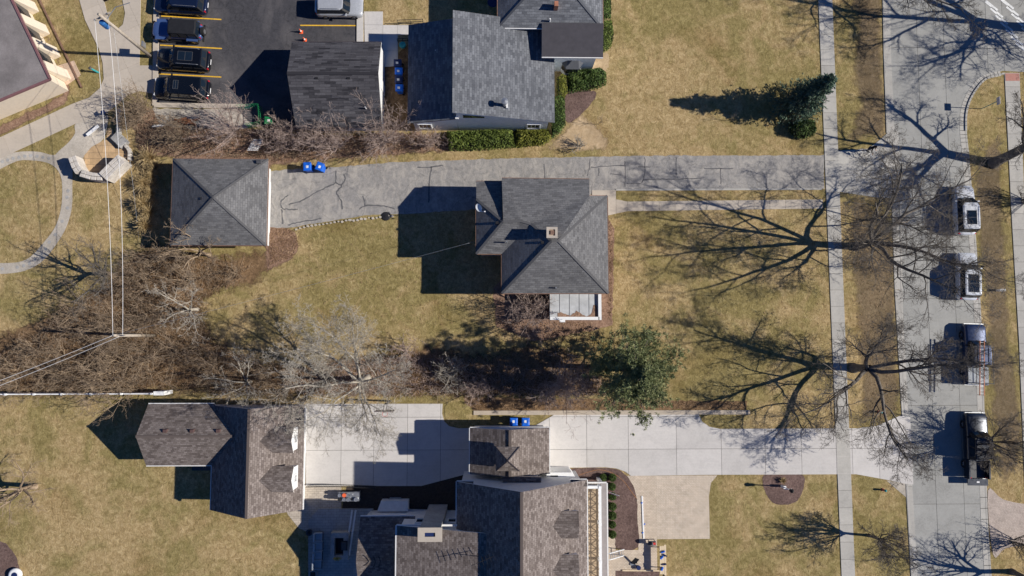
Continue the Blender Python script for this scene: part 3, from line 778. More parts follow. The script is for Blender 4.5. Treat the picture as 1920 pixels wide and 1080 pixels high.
E0 = corner - nrm*.05; fr = lambda s, o, z: (E0.x-ex.x*s+nrm.x*o, E0.y-ex.y*s+nrm.y*o, z)
wl = [tuple(corner-nrm*.1+side*.05-ex*.1)+(zc-.25,), tuple(Nn-nrm*.1)+(zc-.25,), tuple(Nn+side*15.8)+(zc-.25,), tuple(Wc-side*.2-ex*.1)+(zc-.25,)]
walls(g, wl, K['w_cream'])
for k in range(7):                                           # slanted fins with windows between them
    s = 1.0+k*2.45
    V = [fr(s, -.05, 0), fr(s+1.0, -.05, 0), fr(s+1.0, .62, 0), fr(s, .62, 0), fr(s, -.05, zc-.3), fr(s+1.0, -.05, zc-.3), fr(s+1.0, .16, zc-.3), fr(s, .16, zc-.3)]
    newmesh('fin', V, [(0, 1, 2, 3), (7, 6, 5, 4), (0, 4, 5, 1), (1, 5, 6, 2), (2, 6, 7, 3), (3, 7, 4, 0)], K['w_cream'], g)
    V = [fr(s+1.1, -.06, .9), fr(s+2.35, -.06, .9), fr(s+2.35, .06, .9), fr(s+1.1, .06, .9), fr(s+1.1, -.06, 2.75), fr(s+2.35, -.06, 2.75), fr(s+2.35, .06, 2.75), fr(s+1.1, .06, 2.75)]
    newmesh('window', V, [(0, 1, 2, 3), (7, 6, 5, 4), (0, 4, 5, 1), (1, 5, 6, 2), (2, 6, 7, 3), (3, 7, 4, 0)], K['glass'], g)
MB().beam(fr(-.2, 1.15, .08), fr(18, 1.15, .08), .12, .18).build('bed_edging', K['gutter_brown'], g)

# --- pale blue house with split grey roof
ST, NT = (848, 212, 5.8), (848, 18.5, 5.8)
SE, NE = (1040, 228, 3.2), (1040, 42, 3.2)
g = thing('blue_house', 'pale blue sided house with split grey shingle roof and hedge along its foot', 'house', cen(P(770, 70), P(1110, 70), P(770, 245), P(1030, 245)))
EY = lambda px, z: P(px, 226, z)[0]
yS, yN = P(848, 212, 5.8)[1], P(848, 18.5, 5.8)[1]
xT, xE, xWv = P(848, 212, 5.8)[0], P(1040, 228, 3.2)[0], P(765, 140, 2.5)[0]
ys_ = P(1040, 228, 3.2)[1]
yS = (yS+ys_)/2
ro = roof([[(xT, yS, 5.8), (xE, yS, 3.2), (xE, yN, 3.2), (xT, yN, 5.8)]], K['r_blue'], g, px=False, edge=K['w_blue'])
ro2 = roof([[(xT+.3, yS, 4.05), (xWv, yS, 2.55), (xWv, yN+.1, 2.55), (xT+.3, yN+.1, 4.05)]], K['r_blue'], g, name='lower_roof', px=False, edge=K['gutter_dark'])
w0, w1 = yS+.12, yN-.35
walls(g, [(xWv+.5, w0, 2.50), (xT+.25, w0, 3.95), (xT+.25, w1, 3.95), (xWv+.5, w1, 2.50)], K['w_blue'])
walls(g, [(xT+.27, w0-.003, 5.55), (xE-.55, w0-.003, 3.2), (xE-.55, w1, 3.2), (xT+.27, w1, 5.55)], K['w_blue'], 'wall')
MB().box(xT+.32, w0-.06, 4.05, .3, .2, .3).build('fascia_end', K['trim'], ro2)
for px_, zz in ((797, 1.5), (1000, 1.7)):
    window(g, P(px_, 238, zz)[0], w0-.01, zz, 1.15, 1.3, 'x', -1, grid=(3, 1))
V = [(P(868, 216, 4.7)[0], w0-.05, 4.75), (P(908, 218, 4.5)[0], w0-.05, 4.35), (P(908, 218, 4.5)[0], w0-.05, 4.05), (P(868, 216, 4.7)[0], w0-.05, 4.05)]
newmesh('gable_window', V+[(a, b+.1, c) for a, b, c in V], [(0, 1, 2, 3), (7, 6, 5, 4), (0, 4, 5, 1), (1, 5, 6, 2), (2, 6, 7, 3), (3, 7, 4, 0)], K['glass'], g)
x, y = P(946, 199, 4.35)
MB().lathe(x, y, [(.16, 4.2), (.16, 5.55), (.30, 5.56), (.30, 5.72), (.05, 5.78)], 12).build('flue', K['steel'], ro, smooth=False)
MB().box(x+.22, y-.02, 4.45, .16, .5, .5).build('flue_flashing', K['trim'], ro)
vent(ro2, 817, 95, 3.3, .12, K['label_white'], .1)
# north wing: hip roof and flat-roofed front room
zE, zR = 4.5, 6.9
A = [(933, -150, zE), (934, 52, zE), (1131, 52, zE), (1128, -150, zE)]
pa = [Vector(W(*p)) for p in A]
X0, X1 = (pa[0].x+pa[1].x)/2, (pa[2].x+pa[3].x)/2; Y0 = pa[1].y; Y1 = Y0+12.5
mx = (X0+X1)/2; hw = (X1-X0)/2
e = [(X0, Y0, zE), (X1, Y0, zE), (X1, Y1, zE), (X0, Y1, zE)]; r0, r1 = (mx, Y0+hw*.92, zR), (mx, Y1-hw*.92, zR)
ro = roof([[e[0], e[1], r0], [e[1], e[2], r1, r0], [e[2], e[3], r1], [e[3], e[0], r0, r1]], K['r_blue'], g, name='wing_roof', px=False)
walls(g, [(X0+.4, Y0+.4, zE-.1), (X1-.4, Y0+.4, zE-.1), (X1-.4, Y1-.4, zE-.1), (X0+.4, Y1-.4, zE-.1)], K['w_blue'])
m = MB()
for a, b in ((e[0], r0), (e[1], r0), (r0, r1), (e[2], r1), (e[3], r1)): m.beam((a[0], a[1], a[2]+.015), (b[0], b[1], b[2]+.015), .2, .028)
m.build('ridge_cap', K['r_blue'], ro)
for i, mt in ((0, 'trim'), (1, 'gutter_brown'), (3, 'gutter_brown')):
    a, b = e[i], e[(i+1) % 4]; MB().beam((a[0], a[1], zE-.07), (b[0], b[1], zE-.07), .14, .13).build('gutter', K[mt], g)
fx0, fx1 = P(1016, 80, 4.62)[0], P(1131, 80, 4.62)[0]; fy0, fy1 = P(1070, 107, 4.5)[1], P(1070, 44, 4.75)[1]
fl = roof([[(fx0, fy0, 4.5), (fx1, fy0, 4.5), (fx1, fy1, 4.86), (fx0, fy1, 4.86)]], K['membrane'], g, name='flat_roof', px=False)
MB().beam((fx0, fy0, 4.42), (fx1, fy0, 4.42), .14, .13).build('gutter', K['trim'], g)
walls(g, [(fx0+.25, fy0+.45, 4.35), (fx1-.45, fy0+.45, 4.35), (fx1-.45, fy1, 4.35), (fx0+.25, fy1, 4.35)], K['w_blue'])
bxx = P(1072, 122, 1.5)[0]; by = fy0+.45
bay = [(bxx-.95, by+.02), (bxx-.55, by-.55), (bxx+.55, by-.55), (bxx+.95, by+.02)]
MB().prism(bay, 0, .8).build('bay_base', K['white'], g)
MB().prism([(x_*1, y_) for x_, y_ in bay], .8, 2.1).build('bay_window', K['glass'], g)
bt = [(bxx-1.05, by+.03), (bxx-.62, by-.63), (bxx+.62, by-.63), (bxx+1.05, by+.03)]
V = [(x_, y_, 2.1) for x_, y_ in bt]+[(bxx-.5, by+.03, 2.65), (bxx+.5, by+.03, 2.65)]
newmesh('bay_roof', V, [(0, 1, 4), (1, 2, 5, 4), (2, 3, 5), (3, 2, 1, 0), (0, 4, 5, 3)], K['r_blue'], g)
x, y = P(1042, 14, 5.4); MB().box(x, y, 5.7, .34, .45, .9).build('chimney', plain('clay_flue', (.40, .17, .10), .8, .2), ro)
pipe(ro, 1031, 39, 4.9, .07, .4)

# --- grey two-storey house on the lot
zE = 5.1
A, B, B2, C = (941, 334, 5.12), (1105, 336, 5.12), (1105, 367, 5.72), (1138.5, 367, 5.1)
aE, aW = (1047, 451.5, 7.4), (1034, 452, 7.4)
V1, R2, R1 = (996, 420, 6.5), (977, 414.5, 6.45), (943.5, 415.5, 6.38)
W1, W1b, W2, W3 = (893, 340, 4.1), (942, 340, 4.1), (893, 373.5, 5.1), (893, 476, 5.1)
S1, S2, S3 = (941, 476, 5.1), (941, 550, 5.1), (1141, 550, 5.1)
g = thing('grey_house', 'two-storey house with charcoal hip roof and square tan chimney beside the worn driveway', 'house', cen(P(900, 365), P(1120, 365), P(1120, 555), P(900, 555)))
ro = roof([[A, B, B2, aE, aW, V1, R2, R1], [B2, C, aE], [S3, C, aE], [S2, S3, aE, aW], [S1, S2, aW, V1], [W3, S1, V1, R2, R1], [W2, W3, R1], [W1, W1b, R1, W2]], K['r_house'], g, edge=K['gutter_brown'])
caps(ro, [(C, aE), (S3, aE), (aE, aW), (S2, aW), (aW, V1), (V1, R2), (R2, R1), (R1, W2), (R1, W3)], K['r_house'])
gutters(g, [(A, B), (C, S3), (S2, S3), (S1, S2), (W3, S1), (W2, W3), (W1, W1b), (B2, C)], K['gutter_brown'])
wv = [Vector(W(*p)) for p in (W1, W1b, A, B, B2, C, S3, S2, S1, W3)]
q = lambda p, dx, dy, z: (p.x+dx, p.y+dy, z)
walls(g, [q(wv[0], .4, -.4, 4.05), q(wv[1], .1, -.4, 4.05), q(wv[2], .1, -.42, 5.0), q(wv[3], -.3, -.42, 5.0), q(wv[4], -.3, -.3, 5.1), q(wv[5], -.4, -.3, 5.0), q(wv[6], -.4, .4, 5.0), q(wv[7], .4, .4, 5.0), q(wv[8], .4, .4, 5.0), q(wv[9], .4, .4, 5.0)], K['w_tan'])
a_, r1_, w1_ = Vector(W(*A)), Vector(W(*R1)), Vector(W(*W1b))          # upright cheek where the raised roof meets the lower one
newmesh('cheek_wall', [(a_.x+.05, a_.y-.05, 4.05), (a_.x+.05, a_.y-.05, 5.0), (a_.x+.05, r1_.y+.1, 6.45), (a_.x+.05, r1_.y+.1, 6.2)], [(0, 1, 2, 3)], K['gutter_dark'], g)
x, y = P(1035, 436, 8.0)
ch = MB().box(x, y, 6.9, .72, .78, 2.1).build('chimney', K['w_tan'], ro)
m = MB()
for dx, dy, sx, sy in ((0, .36, .92, .2), (0, -.36, .92, .2), (.36, 0, .2, .52), (-.36, 0, .2, .52)): m.box(x+dx, y+dy, 8.0, sx, sy, .1)
m.build('chimney_cap', K['conc_tan'], ch)
MB().box(x+.02, y, 8.03, .3, .34, .16).build('flue', K['gutter_brown'], ch)
vent(ro, 932, 418, 6.2, .28); vent(ro, 1017, 455, 6.9, .28); pipe(ro, 950, 454, 5.9, .06, .4, K['steel']); pipe(ro, 1042, 540, 5.4, .06, .35, K['steel'])
MB().beam(W(941, 520, 5.05), W(946, 520, 5.15), .08, .04).build('gutter_strap', K['trim'], g)
# porch with flat roof deck and its rim
pz = 2.75
px0, py0, px1, py1 = rect(1031, 545, 1127, 600, pz)
por = MB().b2(px0, py0, pz-.22, px1, py1, pz).build('porch_roof', plain('white_coated_deck', (.46, .47, .48), .75, .2, 1.5), g)
m = MB().b2(px0, py0, pz, px1-.2, py0+.28, pz+.22).b2(px1-.28, py0, pz, px1, py1, pz+.22)
m.build('porch_rim', K['white'], g)
for i in range(1, 5):
    xx = px0+(px1-px0-.2)*i/5; MB().b2(xx-.012, py0+.29, pz+.003, xx+.012, py1, pz+.02).build('deck_seam', K['darkgrey'], por)
lw = []
for i in range(26): lw.append((px0+.7+(px1-px0-1.1)*i/25, py0+.55+.3*math.sin(i*.55+1)*(.4+i/40)+rnd.uniform(-.06, .1)+(.45 if i > 22 else 0)))
sheet('wet_leaves', [(px0+.7, py0+.29), (px1-.3, py0+.29)]+lw[::-1], pz+.024-0, K['litter_red'], px=False, parent=None)
o = bpy.data.objects['wet_leaves']; o.parent = por; o.location = -ORG[por.name]; del o['kind']
walls(g, [(px0+.25, py0+.25, pz-.2), (px1-.25, py0+.25, pz-.2), (px1-.25, py1, pz-.2), (px0+.25, py1, pz-.2)], K['w_tan'], 'porch_wall')
MB().box((px0+px1)/2-1.2, py0-.1, pz+.1, .5, .2, .08).build('scupper', K['white'], por)
# satellite dish on the roof edge
x, y = P(898, 391, 5.5)
d = thing('satellite_dish', 'white oval satellite dish on the west edge of the charcoal roof', 'satellite dish', (x, y, 5.2))
V = []; n = 16
for k in range(4):
    rr = (.02, .16, .30, .40)[k]
    for i in range(n):
        t = 2*math.pi*i/n; V.append((x+rr*1.05*math.cos(t)*.62-.25*rr*math.sin(t), y+rr*math.sin(t)*.9, 5.75+.10*(rr/.4)**2+.30*math.cos(t)*rr))
F = [(k*n+i, k*n+(i+1) % n, (k+1)*n+(i+1) % n, (k+1)*n+i) for k in range(3) for i in range(n)]
newmesh('reflector', V, F, plain('dish_grey', (.60, .62, .64), .5, .08), d, True)
MB().tube([(x+.05, y-.02, 5.15), (x, y-.02, 5.7)], .03, 6).build('mast', K['steel'], d)
MB().tube([(x, y-.3, 5.7), (x+.5, y-.35, 5.95)], .02, 6).box(x+.52, y-.35, 5.96, .12, .1, .1).build('feed_arm', K['trim'], d)

# --- brown-roofed carriage house with two dormers
g = thing('carriage_house', 'taupe-shingled carriage house with two white window dormers facing the pale court', 'outbuilding', cen(P(310, 752), P(585, 752), P(585, 940), P(420, 940)))
eN, eS, rg = (278.5, 757, 2.65), (273.5, 873, 2.65), (260, 818, 4.6)
Y = lambda py, z: P(400, py, z)[1]
yn, ysx, yr = Y(757, 2.65), Y(872.5, 2.65), Y(818, 4.6)
xw = P(276, 815, 2.65)[0]
# east block
XW, XE = P(396, 900, 2.7)[0], P(569, 880, 2.7)[0]; XR = P(464, 880, 5.75)[0]
YN, YS = P(520, 760, 2.7)[1], P(480, 956, 2.7)[1]
zr = 5.75
sl = (zr-2.7)/(XR-XW); xj = XW+(4.6-2.7)/sl; xjn = XW+.02
ro = roof([[(XW, YN, 2.7), (XW, YS, 2.7), (XR, YS, zr), (XR, YN, zr)], [(XE, YN, 2.7), (XE, YS, 2.7), (XR, YS, zr), (XR, YN, zr)]], K['r_brown'], g, px=False)
rw = roof([[(xw, yn, 2.65), (XW+.05, yn, 2.65), (xj+.1, yr, 4.62), (xw, yr, 4.62)], [(xw, ysx, 2.65), (XW+.05, ysx, 2.65), (xj+.1, yr, 4.62), (xw, yr, 4.62)]], K['r_brown'], g, name='wing_roof', px=False)
MB().beam((xw, yr, 4.63), (xj, yr, 4.63), .22, .03).build('ridge_cap', K['r_brown'], rw)
MB().beam((XR, YN, zr+.01), (XR, YS, zr+.01), .22, .03).build('ridge_cap', K['r_brown'], ro)
walls(g, [(xw+.25, yn-.3, 2.6), (xw+.25, yr, 4.45), (xw+.25, ysx+.3, 2.6), (XW+.3, ysx+.3, 2.6), (XW+.3, yn-.3, 2.6)], K['w_white'])
walls(g, [(XW+.35, YN-.2, 2.65), (XR, YN-.2, zr-.2), (XE-.55, YN-.2, 2.5), (XE-.55, YS+.25, 2.5), (XR, YS+.25, zr-.2), (XW+.35, YS+.25, 2.65)], K['w_white'])
for a, b in (((xw, yn, 2.58), (XW, yn, 2.58)), ((xw, ysx, 2.58), (XW, ysx, 2.58)), ((XW, ysx, 2.62), (XW, YS, 2.62)), ((XE, YN, 2.62), (XE, YS, 2.62))):
    MB().beam(a, b, .14, .12).build('gutter', K['trim'], g)
for px_ in (310, 360.5, 409.5): vent(rw, px_, 808, 4.35, .36, plain('brown_vent', (.10, .06, .055), .7), .14)
for pyy in (823, 896):                                         # dormers
    xf = P(553, pyy, 3.9)[0]; yc = P(553, pyy, 3.9)[1]; hw = .95
    zb, zt = 3.4, 5.15; slE = (zr-2.7)/(XE-XR)
    xb = XE-(zt-2.7)/slE; xbe = XE-(4.5-2.7)/slE
    dm = roof([[(xf+.05, yc+hw+.15, 4.45), (xf+.05, yc, zt), (xb-.1, yc, zt), (xbe-.1, yc+hw+.15, 4.45)], [(xf+.05, yc-hw-.15, 4.45), (xf+.05, yc, zt), (xb-.1, yc, zt), (xbe-.1, yc-hw-.15, 4.45)]], K['r_brown'], g, name='dormer', thick=.1, px=False)
    zz = 2.7+(XE-xf)*slE
    newmesh('dormer_wall', [(xf, yc-hw, zz-.3), (xf, yc+hw, zz-.3), (xf, yc+hw, 4.45), (xf, yc, zt-.1), (xf, yc-hw, 4.45), (xbe, yc-hw, 4.45), (xbe, yc+hw, 4.45)], [(0, 1, 2, 3, 4), (0, 4, 5), (1, 6, 2)], K['white'], dm)
    window(dm, xf, yc, 4.0, .62, .8, 'y', 1, grid=(2, 2))
MB().prism([(XW-2.75, ysx-.9), (XW+.2, ysx-.9), (XW+.2, ysx+.35), (XW-2.75, ysx+.35)], 0, .25).build('stoop', K['darkgrey'], g)
MB().beam((XE-.53, YN-1, 1.2), (XE-.53, YS+4.5, 1.2), .05, 2.2).build('garage_door', K['trim'], g)
for k, pyy in enumerate((915, 930)): window(g, XE-.55, P(568, pyy, 1.5)[1], 1.5, .6, 1.1, 'y', 1)

# --- large white house with taupe roofs
g = thing('white_house', 'large white house with taupe shingle roofs, dormers and a balustraded porch roof', 'house', cen(P(863, 800), P(1085, 800), P(1085, 1150), P(700, 1150)))
zE, zR = 6.2, 10.2
yN = P(857, 903, zE)[1]; xW, xR, xE = P(856, 940, zE)[0], P(978, 980, zR)[0], P(1101, 980, 5.7)[0]; yS = yN-15
ro = roof([[(xW, yN, zE), (xW, yS, zE), (xR, yS, zR), (xR, yN, zR)], [(xE, yN, 5.7), (xE, yS, 5.7), (xR, yS, zR), (xR, yN, zR)]], K['r_brown'], g, px=False)
MB().beam((xR, yN, zR+.01), (xR, yS, zR+.01), .22, .03).build('ridge_cap', K['r_brown'], ro)
walls(g, [(xW+.35, yN-.3, zE-.1), (xR, yN-.3, zR-.25), (xE-.35, yN-.3, 5.6), (xE-.35, yS+.3, 5.6), (xR, yS+.3, zR-.25), (xW+.35, yS+.3, zE-.1)], K['w_white'])
for a, b in (((xW, yN, zE-.08), (xW, yN-5, zE-.08)), ((xE, yN, 5.62), (xE, yS, 5.62)), ((xW, yN, zE-.08), (xW+1.4, yN, zE-.08)), ((xE-1.4, yN, 5.62), (xE, yN, 5.62))):
    MB().beam(a, b, .15, .13).build('gutter', K['trim'], g)
roof([[(xW, yN+.02, zE+.02), (xW+1.4, yN+.02, zE+.02), (xW+1.4, yN-.5, zE+.3), (xW, yN-.5, zE+.3)]], K['r_brown'], g, name='eave_return', px=False, thick=.1)
roof([[(xE-1.4, yN+.02, 5.72), (xE, yN+.02, 5.72), (xE, yN-.5, 6.0), (xE-1.4, yN-.5, 6.0)]], K['r_brown'], g, name='eave_return', px=False, thick=.1)
for pyy in (958, 994, 1030, 1062): vent(ro, 968, pyy, 9.7, .26, K['label_white'], .08)
# garage wing with cupola
zg, zgr = 3.6, 5.1
gx0, gx1 = P(881, 850, zg)[0], P(1030, 850, zg)[0]; gy1 = P(955, 802, zg)[1]; gy0 = yN+.1; gm = (gx0+gx1)/2
gr = roof([[(gx0, gy0, zg), (gx0, gy1, zg), (gm, gy1, zgr), (gm, gy0, zgr)], [(gx1, gy0, zg), (gx1, gy1, zg), (gm, gy1, zgr), (gm, gy0, zgr)]], K['r_brown'], g, name='wing_roof', px=False)
MB().beam((gm, gy0, zgr+.01), (gm, gy1, zgr+.01), .22, .03).build('ridge_cap', K['r_brown'], gr)
walls(g, [(gx0+.3, gy1-.25, zg-.1), (gm, gy1-.25, zgr-.2), (gx1-.3, gy1-.25, zg-.1), (gx1-.3, gy0, zg-.1), (gx0+.3, gy0, zg-.1)], K['w_white'])
for a, b in (((gx0, gy0, zg-.08), (gx0, gy1, zg-.08)), ((gx1, gy0, zg-.08), (gx1, gy1, zg-.08)), ((gx0, gy1, zg-.1), (gx1, gy1, zg-.1))):
    MB().beam(a, b, .15, .13).build('gutter', K['trim'], g)
cx, cy = P(952, 862, 6.4); s = .85
cu = MB().box(cx, cy, 5.3, s*1.75, s*1.75, 1.5).build('cupola', K['r_brown'], gr)
e4 = [(cx-s-.15, cy-s-.15, 6.05), (cx+s+.15, cy-s-.15, 6.05), (cx+s+.15, cy+s+.15, 6.05), (cx-s-.15, cy+s+.15, 6.05)]
roof([[e4[i], e4[(i+1) % 4], (cx, cy, 6.95)] for i in range(4)], K['r_brown'], cu, name='cupola_roof', thick=.08, px=False)
m = MB()
for p in e4: m.beam((p[0], p[1], p[2]+.02), (cx, cy, 6.97), .07, .05)
m.build('hip_rib', K['gutter_dark'], cu)
# little gabled bump-out between wing and main wall
bx0, bx1 = P(942, 905, 4.7)[0], P(1014, 905, 4.7)[0]; byc = P(980, 902, 5.2)[1]
roof([[(bx0, byc+.35, 5.0), (bx1, byc+.35, 5.0), (bx1, byc, 5.3), (bx0, byc, 5.3)], [(bx0, byc-.5, 4.9), (bx1, byc-.5, 4.9), (bx1, byc, 5.3), (bx0, byc, 5.3)]], K['r_brown'], g, name='bump_out_roof', px=False, thick=.14)
walls(g, [(bx0+.2, byc+.25, 4.9), (bx1-.2, byc+.25, 4.9), (bx1-.2, byc-.45, 4.9), (bx0+.2, byc-.45, 4.9)], K['w_white'], 'bump_out_wall', 3.0)
# front vestibule seen east of the garage wing
vx0, vx1 = gx1-.2, P(1072, 895, 2.9)[0]; vy1 = P(1050, 886, 2.9)[1]
MB().prism([(vx0, yN-.3), (vx1+.3, yN-.3), (vx1, vy1), (vx0, vy1)], 0, 2.9).build('vestibule', K['white'], g)
MB().b2(vx0+.35, vy1-.5, 2.9, vx0+1.0, vy1-.25, 2.93).build('skylight', K['glass'], g)
# rear low-slope wing, chimney and lower wing
z1, z2 = 6.5, 8.5
lx0, lx1 = P(743, 1000, z1)[0], P(955, 1020, z2)[0]; ly1 = P(800, 985, z1)[1]; lyE = P(955, 1004, z2)[1]
lw_ = roof([[(lx0, ly1, z1), (lx0, yS, z1), (lx1, yS, z2), (lx1, lyE, z2)]], K['r_brown'], g, name='low_slope_roof', px=False)
walls(g, [(lx0+.25, ly1-.25, z1-.05), (lx1, lyE-.25, z2-.1), (lx1, yS, z2-.1), (lx0+.25, yS, z1-.05)], K['w_white'])
MB().beam((lx0, ly1, z1-.06), (lx0, yS, z1-.06), .15, .13).build('gutter', K['trim'], g)
MB().beam((lx0, ly1, z1-.06), (P(857, 985, z1)[0], P(857, 985, z1)[1], z1-.06), .15, .13).build('gutter', K['trim'], g)
for px_ in (800-10, 853-3):
    pp = P(px_, 990, 4.4); window(g, pp[0], ly1-.24, 4.3, .95, 1.2, 'x', 1, grid=(1, 1))
cx, cy = P(806, 1004, 8.1)
chm = MB().box(cx, cy+.05, 3.95, 1.7, .95, 7.9).build('chimney', K['stone_grey'], g)
m = MB()
for dx, dy, sx, sy in ((0, .36, 1.95, .4), (0, -.36, 1.95, .4), (.7, 0, .55, .32), (-.7, 0, .55, .32)): m.box(cx+dx, cy+.05+dy, 8.0, sx, sy, .18)
m.build('chimney_cap', K['conc_tan'], chm)
MB().box(cx-.1, cy+.05, 7.95, .8, .3, .1).build('flue', K['navy'], chm)
kx0, kx1 = P(675, 1020, 3.3)[0], P(752, 1020, 3.3)[0]; ky1 = P(710, 968, 3.3)[1]; kym = P(710, 1052, 4.9)[1]
kr_ = roof([[(kx0, ky1, 3.3), (kx1+1.2, ky1, 3.3), (kx1+1.2, kym, 5.0), (kx0, kym, 5.0)], [(kx0, kym*2-ky1, 3.3), (kx1+1.2, kym*2-ky1, 3.3), (kx1+1.2, kym, 5.0), (kx0, kym, 5.0)]], K['r_brown'], g, name='lower_wing_roof', px=False)
walls(g, [(kx0+.3, ky1-.3, 3.25), (kx1+1.2, ky1-.3, 3.25), (kx1+1.2, kym*2-ky1+.3, 3.25), (kx0+.3, kym*2-ky1+.3, 3.25), (kx0+.3, kym, 4.85)], K['w_white'])
MB().beam((kx0, ky1, 3.24), (kx1+1.1, ky1, 3.24), .15, .13).build('gutter', K['trim'], g)
bx0, bx1 = P(700, 960, 2.8)[0], P(760, 960, 2.8)[0]
MB().prism([(bx0, ky1-.2), (bx1, ky1-.2), (bx1, ky1+.75), (bx0+.35, ky1+.75)], 0, .9).build('bay_wall', K['w_white'], g)
for k in range(3):
    xx = kx0+1.0+k*.42
    MB().tube([(xx+.22*math.cos(t*.6), kym+.45*math.sin(t*.6-.0), 5.1+.0*t) for t in (-2.4, -1.2, 0, 1.2, 2.4)], .035, 5).build('snow_guard', K['black'], kr_)
# east dormers
slE = (zR-5.7)/(xE-xR)
for pyy in (984, 1066):
    xf, yc = P(1082, pyy, 7.0)[0], P(1082, pyy, 7.6)[1]; hw = .95; zt, ze = 8.15, 7.55
    xb, xbe = xE-(zt-5.7)/slE, xE-(ze-5.7)/slE; zz = 5.7+(xE-xf)*slE
    dm = roof([[(xf+.06, yc+hw+.15, ze), (xf+.06, yc, zt), (xb-.1, yc, zt), (xbe-.1, yc+hw+.15, ze)], [(xf+.06, yc-hw-.15, ze), (xf+.06, yc, zt), (xb-.1, yc, zt), (xbe-.1, yc-hw-.15, ze)]], K['r_brown'], g, name='dormer', thick=.1, px=False)
    newmesh('dormer_wall', [(xf, yc-hw, zz-.3), (xf, yc+hw, zz-.3), (xf, yc+hw, ze), (xf, yc, zt-.1), (xf, yc-hw, ze), (xbe, yc-hw, ze), (xbe, yc+hw, ze)], [(0, 1, 2, 3, 4), (0, 4, 5), (1, 6, 2)], K['white'], dm)
    window(dm, xf, yc, 6.95, .62, .9, 'y', 1, grid=(2, 2))
# porch roof deck with crossed balustrade
zp = 2.95
dx0, dx1 = xE-.4, P(1138, 980, zp)[0]; dy1 = P(1120, 906, zp)[1]
pr = MB().b2(dx0, yS, zp-.25, dx1, dy1, zp).build('porch_roof', plain('tan_roof_deck', (.36, .27, .18), .8, .08, 2), g)
MB().b2(dx1-.52, yS, zp, dx1, dy1-.0, zp+.03).build('eave_band', plain('grey_eave_band', (.30, .27, .26), .8, .12, 2), pr)
MB().b2(dx1-.02, yS, zp-.2, dx1+.10, dy1, zp+.02).build('gutter', K['trim'], g)
MB().b2(dx0, dy1-.02, zp-.2, dx1, dy1+.10, zp+.02).build('gutter', K['trim'], g)
MB().prism([(dx0, yS), (dx1-.6, yS), (dx1-.6, dy1-.5), (dx0, dy1-.5)], 0, .35).build('porch_floor', K['conc_tan'], g)
rx = P(1125.5, 980, zp+.9)[0]; ry = P(1120, 914, zp+.9)[1]
yy = ry; k = 0
while yy > ry-9.6:
    MB().box(rx, yy, zp+.5, .24, .24, 1.0).build('baluster_post', K['white'], pr)
    MB().box(dx1-.35, yy, zp/2-.12, .26, .26, zp-.28).build('porch_column', K['white'], g)
    y2 = yy-3.15
    m = MB().beam((rx, yy-.12, zp+.90), (rx, y2+.12, zp+.90), .22, .09).beam((rx, yy-.12, zp+.1), (rx, y2+.12, zp+.1), .08, .07)
    m.build('hand_rail', K['white'], pr)
    for j in range(4):
        a, b = yy-.12-(2.91/4)*j, yy-.12-(2.91/4)*(j+1)
        m = MB().beam((rx, a, zp+.13), (rx, b, zp+.85), .05, .05).beam((rx+.004, a, zp+.85), (rx+.004, b, zp+.13), .05, .05).beam((rx, (a+b)/2, zp+.13), (rx, (a+b)/2, zp+.85), .05, .05)
        m.beam((rx, a-.01, zp+.49), (rx, b+.01, zp+.49), .045, .045)
        if j: m.beam((rx, a, zp+.13), (rx, a, zp+.85), .06, .06)
        m.build('cross_panel', K['white'], pr)
    yy = y2; k += 1
MB().beam((dx0+.1, ry+.02, zp+.90), (rx-.12, ry+.02, zp+.90), .22, .09).beam((dx0+.1, ry+.02, zp+.1), (rx-.12, ry+.02, zp+.1), .08, .07).build('hand_rail', K['white'], pr)

# television antenna on the low-slope roof
x, y = P(905, 1045, 8.2); zb_ = 7.9
t = thing('roof_antenna', 'black television antenna with thin rods on the low taupe roof of the white house', 'antenna', (x, y, zb_))
MB().tube([(x, y, zb_-.3), (x, y, zb_+1.3)], .025, 6).build('mast', K['black'], t)
MB().beam((x-.9, y-.35, zb_+1.2), (x+.9, y+.35, zb_+1.2), .03, .03).build('boom', K['black'], t)
for k in range(7):
    f0 = -1+k/3; MB().beam((x+.9*f0-.12, y+.35*f0+.45-.03*k, zb_+1.22), (x+.9*f0+.12, y+.35*f0-.45+.03*k, zb_+1.22), .022, .022).build('rod', K['black'], t)
